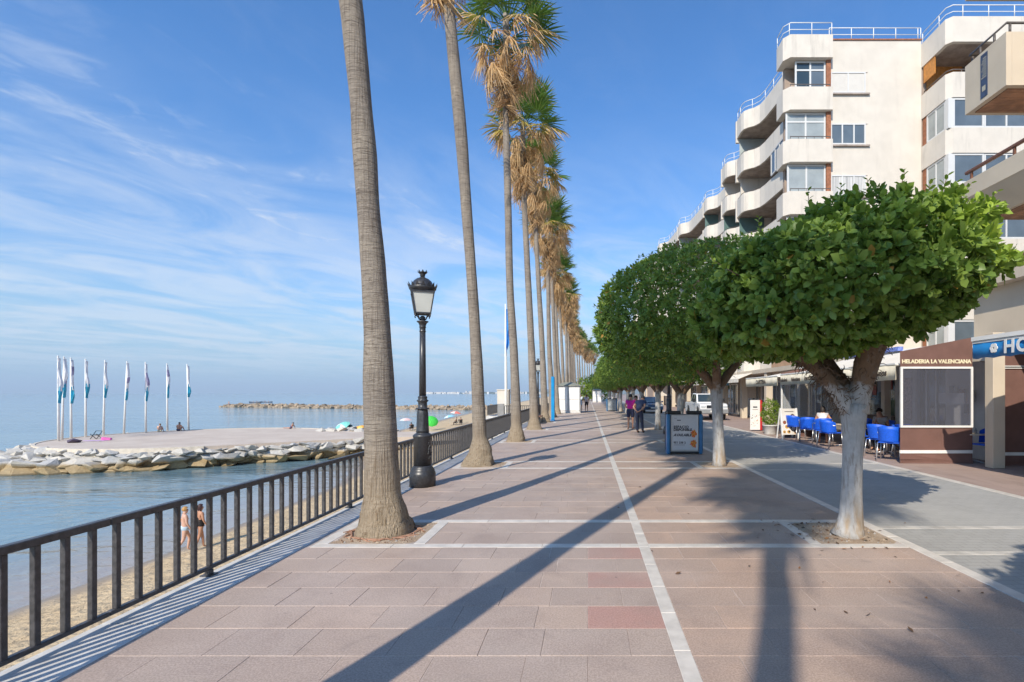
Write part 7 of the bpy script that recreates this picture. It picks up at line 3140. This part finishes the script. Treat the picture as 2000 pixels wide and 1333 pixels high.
TORSO = [('chest', 'spine'), ('spine', 'pelvis'), ('chest', ('neck', .45)), ('chest', 'shL'), ('chest', 'shR')]
SLEEVE = [('shL', ('elL', .6)), ('shR', ('elR', .6))]
HIPS = [('pelvis', 'hiL'), ('pelvis', 'hiR'), ('pelvis', ('spine', .75))]
SHORTS = HIPS + [('hiL', ('knL', .8)), ('hiR', ('knR', .8))]
BRIEFS = HIPS + [('hiL', ('knL', .22)), ('hiR', ('knR', .22))]
TROUSERS = HIPS + [('hiL', 'knL'), ('knL', 'anL'), ('hiR', 'knR'), ('knR', 'anR')]
SHOES = [('anL', 'toL')]


def sit(h=.46, lean=0.0, arms=None):
    """sitting pose with the seat at height h, facing +Y"""
    z = h + .10
    d = dict(pelvis=(0, 0, z), spine=(0, .03 * lean, z + .17), chest=(0, .14 * lean, z + .34), neck=(0, .22 * lean, z + .51), head1=(0, .26 * lean + .015, z + .60), head2=(0, .28 * lean + .015, z + .69), nose=(0, .28 * lean + .105, z + .61),
             shL=(-.175, .17 * lean, z + .45), shR=(.175, .17 * lean, z + .45), elL=(-.23, .12, z + .22), elR=(.23, .12, z + .22), wrL=(-.14, .34, z + .20), wrR=(.14, .34, z + .20), haL=(-.09, .40, z + .20), haR=(.09, .40, z + .20),
             hiL=(-.09, .03, z - .02), hiR=(.09, .03, z - .02), knL=(-.12, .44, z - .03), knR=(.12, .44, z - .03), anL=(-.12, .40, .08), anR=(.12, .40, .08), toL=(-.12, .54, .03), toR=(.12, .54, .03))
    if arms:
        d.update(arms)
    return d


def build_people():
    p = Gp(1231.5, 840)
    person('woman in a magenta T-shirt and dark shorts standing with her back turned', (p.x, p.y, 0), -.15, dict(toL=(-.14, .13, .03), wrL=(-.15, .18, 1.02), haL=(-.10, .24, 1.06), wrR=(.15, .2, 1.04), haR=(.1, .26, 1.08), elL=(-.25, .02, 1.13), elR=(.25, .02, 1.13)),
           [('shirt', (0.52, 0.012, 0.25), TORSO + SLEEVE, .022), ('shorts', (0.015, 0.02, 0.055), SHORTS, .020)], 0, ((.02, .015, .012), 'short'), 1.02, fat=1.22)
    person('person in a pink top almost hidden between the magenta shirt and the man in navy', (p.x + .32, p.y + .55, 0), 2.6, dict(elR=(.24, .1, 1.14), wrR=(.16, .27, 1.2), haR=(.13, .32, 1.24)),
           [('shirt', (0.62, 0.30, 0.30), TORSO + SLEEVE, .02), ('trousers', (0.50, 0.50, 0.52), TROUSERS, .014)], 1, ((.10, .05, .03), 'long'), .98, fat=1.1)
    p = Gp(1249, 846)
    person('man in navy top and dark trousers leaning forward, hands clasped behind his back', (p.x, p.y, 0), -.55,
           dict(pelvis=(0, -.04, .93), spine=(0, .02, 1.11), chest=(0, .12, 1.28), neck=(0, .25, 1.42), head1=(0, .33, 1.47), head2=(0, .37, 1.55), nose=(0, .43, 1.44), shL=(-.18, .17, 1.38), shR=(.18, .17, 1.38), elL=(-.27, -.06, 1.14), elR=(.27, -.06, 1.14), wrL=(-.09, -.18, .98), wrR=(.10, -.18, .97), haL=(-.02, -.2, .95), haR=(.03, -.21, .93),
                hiL=(-.09, -.04, .88), hiR=(.09, -.04, .88), knR=(.10, .05, .49), anR=(.10, .12, .08), toR=(.10, .26, .03)),
           [('shirt', (0.028, 0.04, 0.085), TORSO + SLEEVE, .024), ('trousers', (0.035, 0.042, 0.075), TROUSERS, .022), ('shoe', (0.012, 0.012, 0.014), [('anL', 'toL')], .018), ('shoe', (0.012, 0.012, 0.014), [('anR', 'toR')], .018)], 0, ((.05, .045, .04), 'short'), 1.03, fat=1.15)
    walk = dict(knL=(-.10, .18, .52), anL=(-.10, .22, .10), toL=(-.10, .36, .06), knR=(.10, -.03, .49), anR=(.10, -.28, .14), toR=(.10, -.2, .02), elL=(-.23, -.12, 1.13), wrL=(-.22, -.14, .88), haL=(-.22, -.13, .80), elR=(.23, .05, 1.13), wrR=(.22, .2, .95), haR=(.22, .25, .89))
    p = Gp(1134, 804)
    person('distant walker in a white shirt and pale shorts beside the white kiosk', (p.x, p.y, 0), PI, walk, [('shirt', (0.60, 0.68, 0.74), TORSO + SLEEVE, .02), ('shorts', (0.66, 0.70, 0.74), SHORTS, .018)], 0, ((.25, .22, .2), 'short'), 1.0, fingers=False)
    p = Gp(1145.5, 804.5)
    person('distant walker in a pale top and black shorts in the middle of the promenade', (p.x, p.y, 0), PI, walk, [('shirt', (0.66, 0.58, 0.60), TORSO + SLEEVE, .02), ('shorts', (0.02, 0.012, 0.02), SHORTS, .018)], 2, ((.2, .12, .06), 'long'), .97, fingers=False)
    # the two bathers walking along the water's edge
    def foot(px, py, y):
        x = (px - 1148) / 1000 * y
        return (x, y, beach_z(x, y) + .02)
    st1 = dict(knL=(-.09, .16, .53), anL=(-.09, .10, .12), toL=(-.09, .24, .07), knR=(.09, -.06, .49), anR=(.09, -.32, .13), toR=(.09, -.22, .03), elL=(-.23, -.06, 1.13), wrL=(-.2, .1, .93), haL=(-.19, .14, .87), elR=(.24, .02, 1.13), wrR=(.22, .14, .90), haR=(.21, .18, .83))
    person('bather with blond hair and a pale blue bikini walking along the wet sand', foot(361, 1088, 19.0), -.75, st1, [('bikini_bottom', (0.45, 0.58, 0.70), BRIEFS, .016), ('bikini_top', (0.62, 0.28, 0.10), [('chest', ('spine', .35))], .012)], 1, ((.42, .23, .07), 'short'), 1.0, 'bathers at the water edge', 1.12)
    st2 = dict(st1)
    st2.update(knL=(-.09, .10, .50), anL=(-.09, .14, .08), toL=(-.09, .28, .03), anR=(.09, -.22, .10), toR=(.09, -.1, .03))
    person('bather with dark hair and a black swimsuit walking along the wet sand', foot(391, 1078, 19.3), -.6, st2, [('swimsuit', (0.012, 0.01, 0.012), [('chest', 'spine'), ('spine', 'pelvis'), ('pelvis', 'hiL'), ('pelvis', 'hiR'), ('hiL', ('knL', .12)), ('hiR', ('knR', .12))], .012)], 0, ((.045, .018, .018), 'bun'), .99, 'bathers at the water edge', 1.1)
    # sunbathers on the platform
    floor_sit = dict(pelvis=(0, 0, .12), spine=(0, .02, .29), chest=(0, .07, .46), neck=(0, .12, .63), head1=(0, .15, .72), head2=(0, .16, .81), nose=(0, .25, .73), shL=(-.175, .09, .57), shR=(.175, .09, .57), elL=(-.26, .15, .36), elR=(.26, .15, .36), wrL=(-.16, .36, .38), wrR=(.16, .36, .38), haL=(-.1, .42, .38), haR=(.1, .42, .38),
                     hiL=(-.09, .03, .11), hiR=(.09, .03, .11), knL=(-.16, .38, .44), knR=(.16, .38, .44), anL=(-.14, .62, .08), anR=(.14, .62, .08), toL=(-.14, .76, .03), toR=(.14, .76, .03))
    q = Gp(311.5, 844, PLAT_Z)
    person('sunbather with fair hair sitting on the platform, left of the pair', (q.x, q.y, PLAT_Z), .4, floor_sit, [('shorts', (0.55, 0.50, 0.36), BRIEFS, .016)], 1, ((.28, .15, .06), 'short'), 1.05, 'sunbathers on the platform', 1.25, False)
    q = Gp(348.5, 842.5, PLAT_Z)
    person('deeply tanned sunbather with dark hair sitting between the two rightmost flagpoles', (q.x, q.y, PLAT_Z), .1, floor_sit, [('shorts', (0.05, 0.05, 0.09), BRIEFS, .016)], 2, ((.03, .02, .02), 'short'), 1.15, 'sunbathers on the platform', 1.25, False)
    q = Gp(636, 890, SEA + .1)
    person('tanned bather climbing over the groyne rocks above the railing', (-25.6, 50.0, SEA + .25), 1.0, dict(pelvis=(0, -.1, .80), spine=(0, .02, .95), chest=(0, .15, 1.08), neck=(0, .26, 1.20), head1=(0, .33, 1.26), head2=(0, .37, 1.34), nose=(0, .43, 1.25), shL=(-.17, .18, 1.16), shR=(.17, .18, 1.16), elL=(-.24, .3, .95), elR=(.24, .3, .95), wrL=(-.2, .45, .8), wrR=(.2, .45, .8), haL=(-.2, .5, .74), haR=(.2, .5, .74),
                hiL=(-.09, -.1, .76), hiR=(.09, -.1, .76), knL=(-.12, .22, .62), anL=(-.12, .15, .25), toL=(-.12, .28, .2)), [('shorts', (0.40, 0.10, 0.05), BRIEFS, .016)], 0, ((.03, .02, .02), 'short'), 1.0, None, 1.1, False)
    q = Gp(568, 838, PLAT_Z)
    lie = dict(floor_sit)
    lie.update(spine=(0, -.1, .26), chest=(0, -.2, .40), neck=(0, -.27, .54), head1=(0, -.28, .63), head2=(0, -.29, .72), nose=(0, -.19, .64), shL=(-.175, -.22, .5), shR=(.175, -.22, .5), elL=(-.22, -.36, .26), elR=(.22, -.36, .26), wrL=(-.2, -.42, .05), wrR=(.2, -.42, .05), haL=(-.2, -.36, .03), haR=(.2, -.36, .03), knL=(-.1, .45, .14), knR=(.1, .45, .14), anL=(-.1, .85, .08), anR=(.1, .85, .08), toL=(-.1, .9, .2), toR=(.1, .9, .2))
    person('bather in dark purple leaning back on a towel at the far edge of the platform', (q.x, q.y, PLAT_Z), 1.5, lie, [('top', (0.10, 0.07, 0.16), TORSO, .016), ('shorts', (0.08, 0.06, 0.12), BRIEFS, .016)], 0, ((.05, .03, .03), 'short'), 1.0, None, 1.0, False)
    for px, y, rz, lab, col in ((803, 80, .8, 'beach goer in dark clothes sitting under the rose and white umbrella', (0.06, 0.06, 0.09)), (891, 90, 2.0, 'beach goer in dark clothes sitting under the coral umbrella', (0.10, 0.08, 0.06)), (900, 89, .3, 'beach goer in grey sitting just right of the coral umbrella', (0.14, 0.15, 0.18))):
        x = (px - 1148) / 1000 * y
        z = beach_z(x, y)
        person(lab, (x, y, z), rz, sit(.36, -.3), [('shirt', col, TORSO + SLEEVE, .02), ('shorts', tuple(c * .6 for c in col), SHORTS, .018)], 0, ((.03, .02, .02), 'short'), 1.05, 'people sitting under beach umbrellas', 1.1, False)
        ch = thing('beach_chair', 'low folding beach chair under the ' + ('rose and white umbrella' if px == 803 else 'coral umbrella' if px == 891 else 'person in grey'), 'chair', (x, y, z), rz, 'low beach chairs')
        m = MB()
        m.box(-.27, .27, -.22, .30, .33, .36)
        m.build('seat', M['black'], ch)
        m = MB()
        m.add([(-.27, -.24, .36), (.27, -.24, .36), (.27, -.42, .95), (-.27, -.42, .95), (-.27, -.265, .36), (.27, -.265, .36), (.27, -.445, .95), (-.27, -.445, .95)], [(0, 1, 2, 3), (7, 6, 5, 4), (0, 4, 5, 1), (2, 6, 7, 3), (1, 5, 6, 2), (3, 7, 4, 0)])
        m.build('backrest', M['black'], ch)
        m = MB()
        for s in (-1, 1):
            m.bar((s * .27, -.3, 0), (s * .27, .28, .34), .03)
            m.bar((s * .27, .3, 0), (s * .27, -.24, .36), .03)
        m.build('leg_frame', M['alu'], ch)
    x = (447 - 1148) / 1000 * 224
    person('tiny figure standing at the tip of the far breakwater', (x, 224, SEA + .75), 0, {}, [('shorts', (0.5, 0.25, 0.25), SHORTS, .02)], 1, ((.2, .12, .1), 'short'), 1.05, None, 1.2, False)
    # diners on the terrace
    person('woman in a white top with dark hair seated at the terrace, back half turned', (8.25, 18.0, 0), R(-10) - .3, sit(.455, .9, dict(elR=(.30, .05, .80), wrR=(.28, .26, .72), haR=(.26, .33, .72))),
           [('top', (0.74, 0.72, 0.72), [('chest', 'spine'), ('spine', 'pelvis'), ('chest', ('neck', .12))], .014), ('shorts', (0.55, 0.52, 0.50), SHORTS, .018)], 0, ((.025, .016, .012), 'long'), 1.0, 'diners on the parlour terrace', 1.12)
    person('curly haired diner in a striped pale shirt seated behind the near trunk', (9.35, 16.25, 0), R(125), sit(.455, .7, dict(wrR=(.06, .36, .86), haR=(.03, .38, .93), wrL=(-.06, .36, .80), haL=(-.03, .38, .86))),
           [('shirt', (0.38, 0.34, 0.32), TORSO + SLEEVE, .02), ('trousers', (0.02, 0.02, 0.03), TROUSERS, .014)], 0, ((.03, .02, .015), 'short'), 1.0, 'diners on the parlour terrace', 1.1)
    # rowing boats
    hull = mat('dark_boat_hull', (0.03, 0.04, 0.08), .5)
    for i, (px, y, lab, n) in enumerate(((498, 330, 'left of two distant rowing boats beyond the breakwater', 2), (521, 335, 'right of two distant rowing boats beyond the breakwater', 2))):
        x = (px - 1148) / 1000 * y
        t = thing('rowing_boat', lab, 'boat', (x, y, SEA), 0.1, 'distant rowing boats')
        m = MB()
        vs, fs = [], []
        for k in range(11):
            f = -1 + 2 * k / 10
            w = .42 * (1 - abs(f) ** 2.5) + .01
            vs += [(3.6 * f, -w, .38 + .25 * f * f), (3.6 * f, 0, -.1), (3.6 * f, w, .38 + .25 * f * f), (3.6 * f, 0, .22)]
        for k in range(10):
            for q in range(4):
                fs.append((k * 4 + q, k * 4 + (q + 1) % 4, k * 4 + 4 + (q + 1) % 4, k * 4 + 4 + q))
        m.add(vs, fs, 0, True)
        m.build('hull', hull, t)
        for k in range(n):
            person('tiny rower seated in the %s distant rowing boat, %s' % ('left' if i == 0 else 'right', 'left one' if k == 0 else 'right one'), (x - 1.2 + 2.2 * k, y + .1 * k, SEA + .05), R(-90), sit(.3, .3), [('shirt', ((0.7, 0.7, 0.75), (0.05, 0.06, 0.15))[(k + i) % 2], TORSO + SLEEVE, .02)], 0, ((.05, .03, .03), 'short'), 1.1, 'distant rowers', 1.1, False)


build_people()
# ================================================================== AIR
def build_haze():
    m = bpy.data.materials.new('sea_haze')
    m.use_nodes = True
    nt = m.node_tree
    nt.nodes.clear()
    v = node(nt, 'ShaderNodeVolumePrincipled', {'Color': (0.70, 0.86, 1.0, 1), 'Density': HAZE, 'Anisotropy': 0.0})
    out = node(nt, 'ShaderNodeOutputMaterial')
    nt.links.new(v.outputs[0], out.inputs['Volume'])
    mb = MB()
    mb.box(-26500, 26500, -2500, 28500, -9.0, 340)
    o = mb.build('haze', m)
    tag(o, kind='stuff')


HAZE = 0.00011
build_haze()
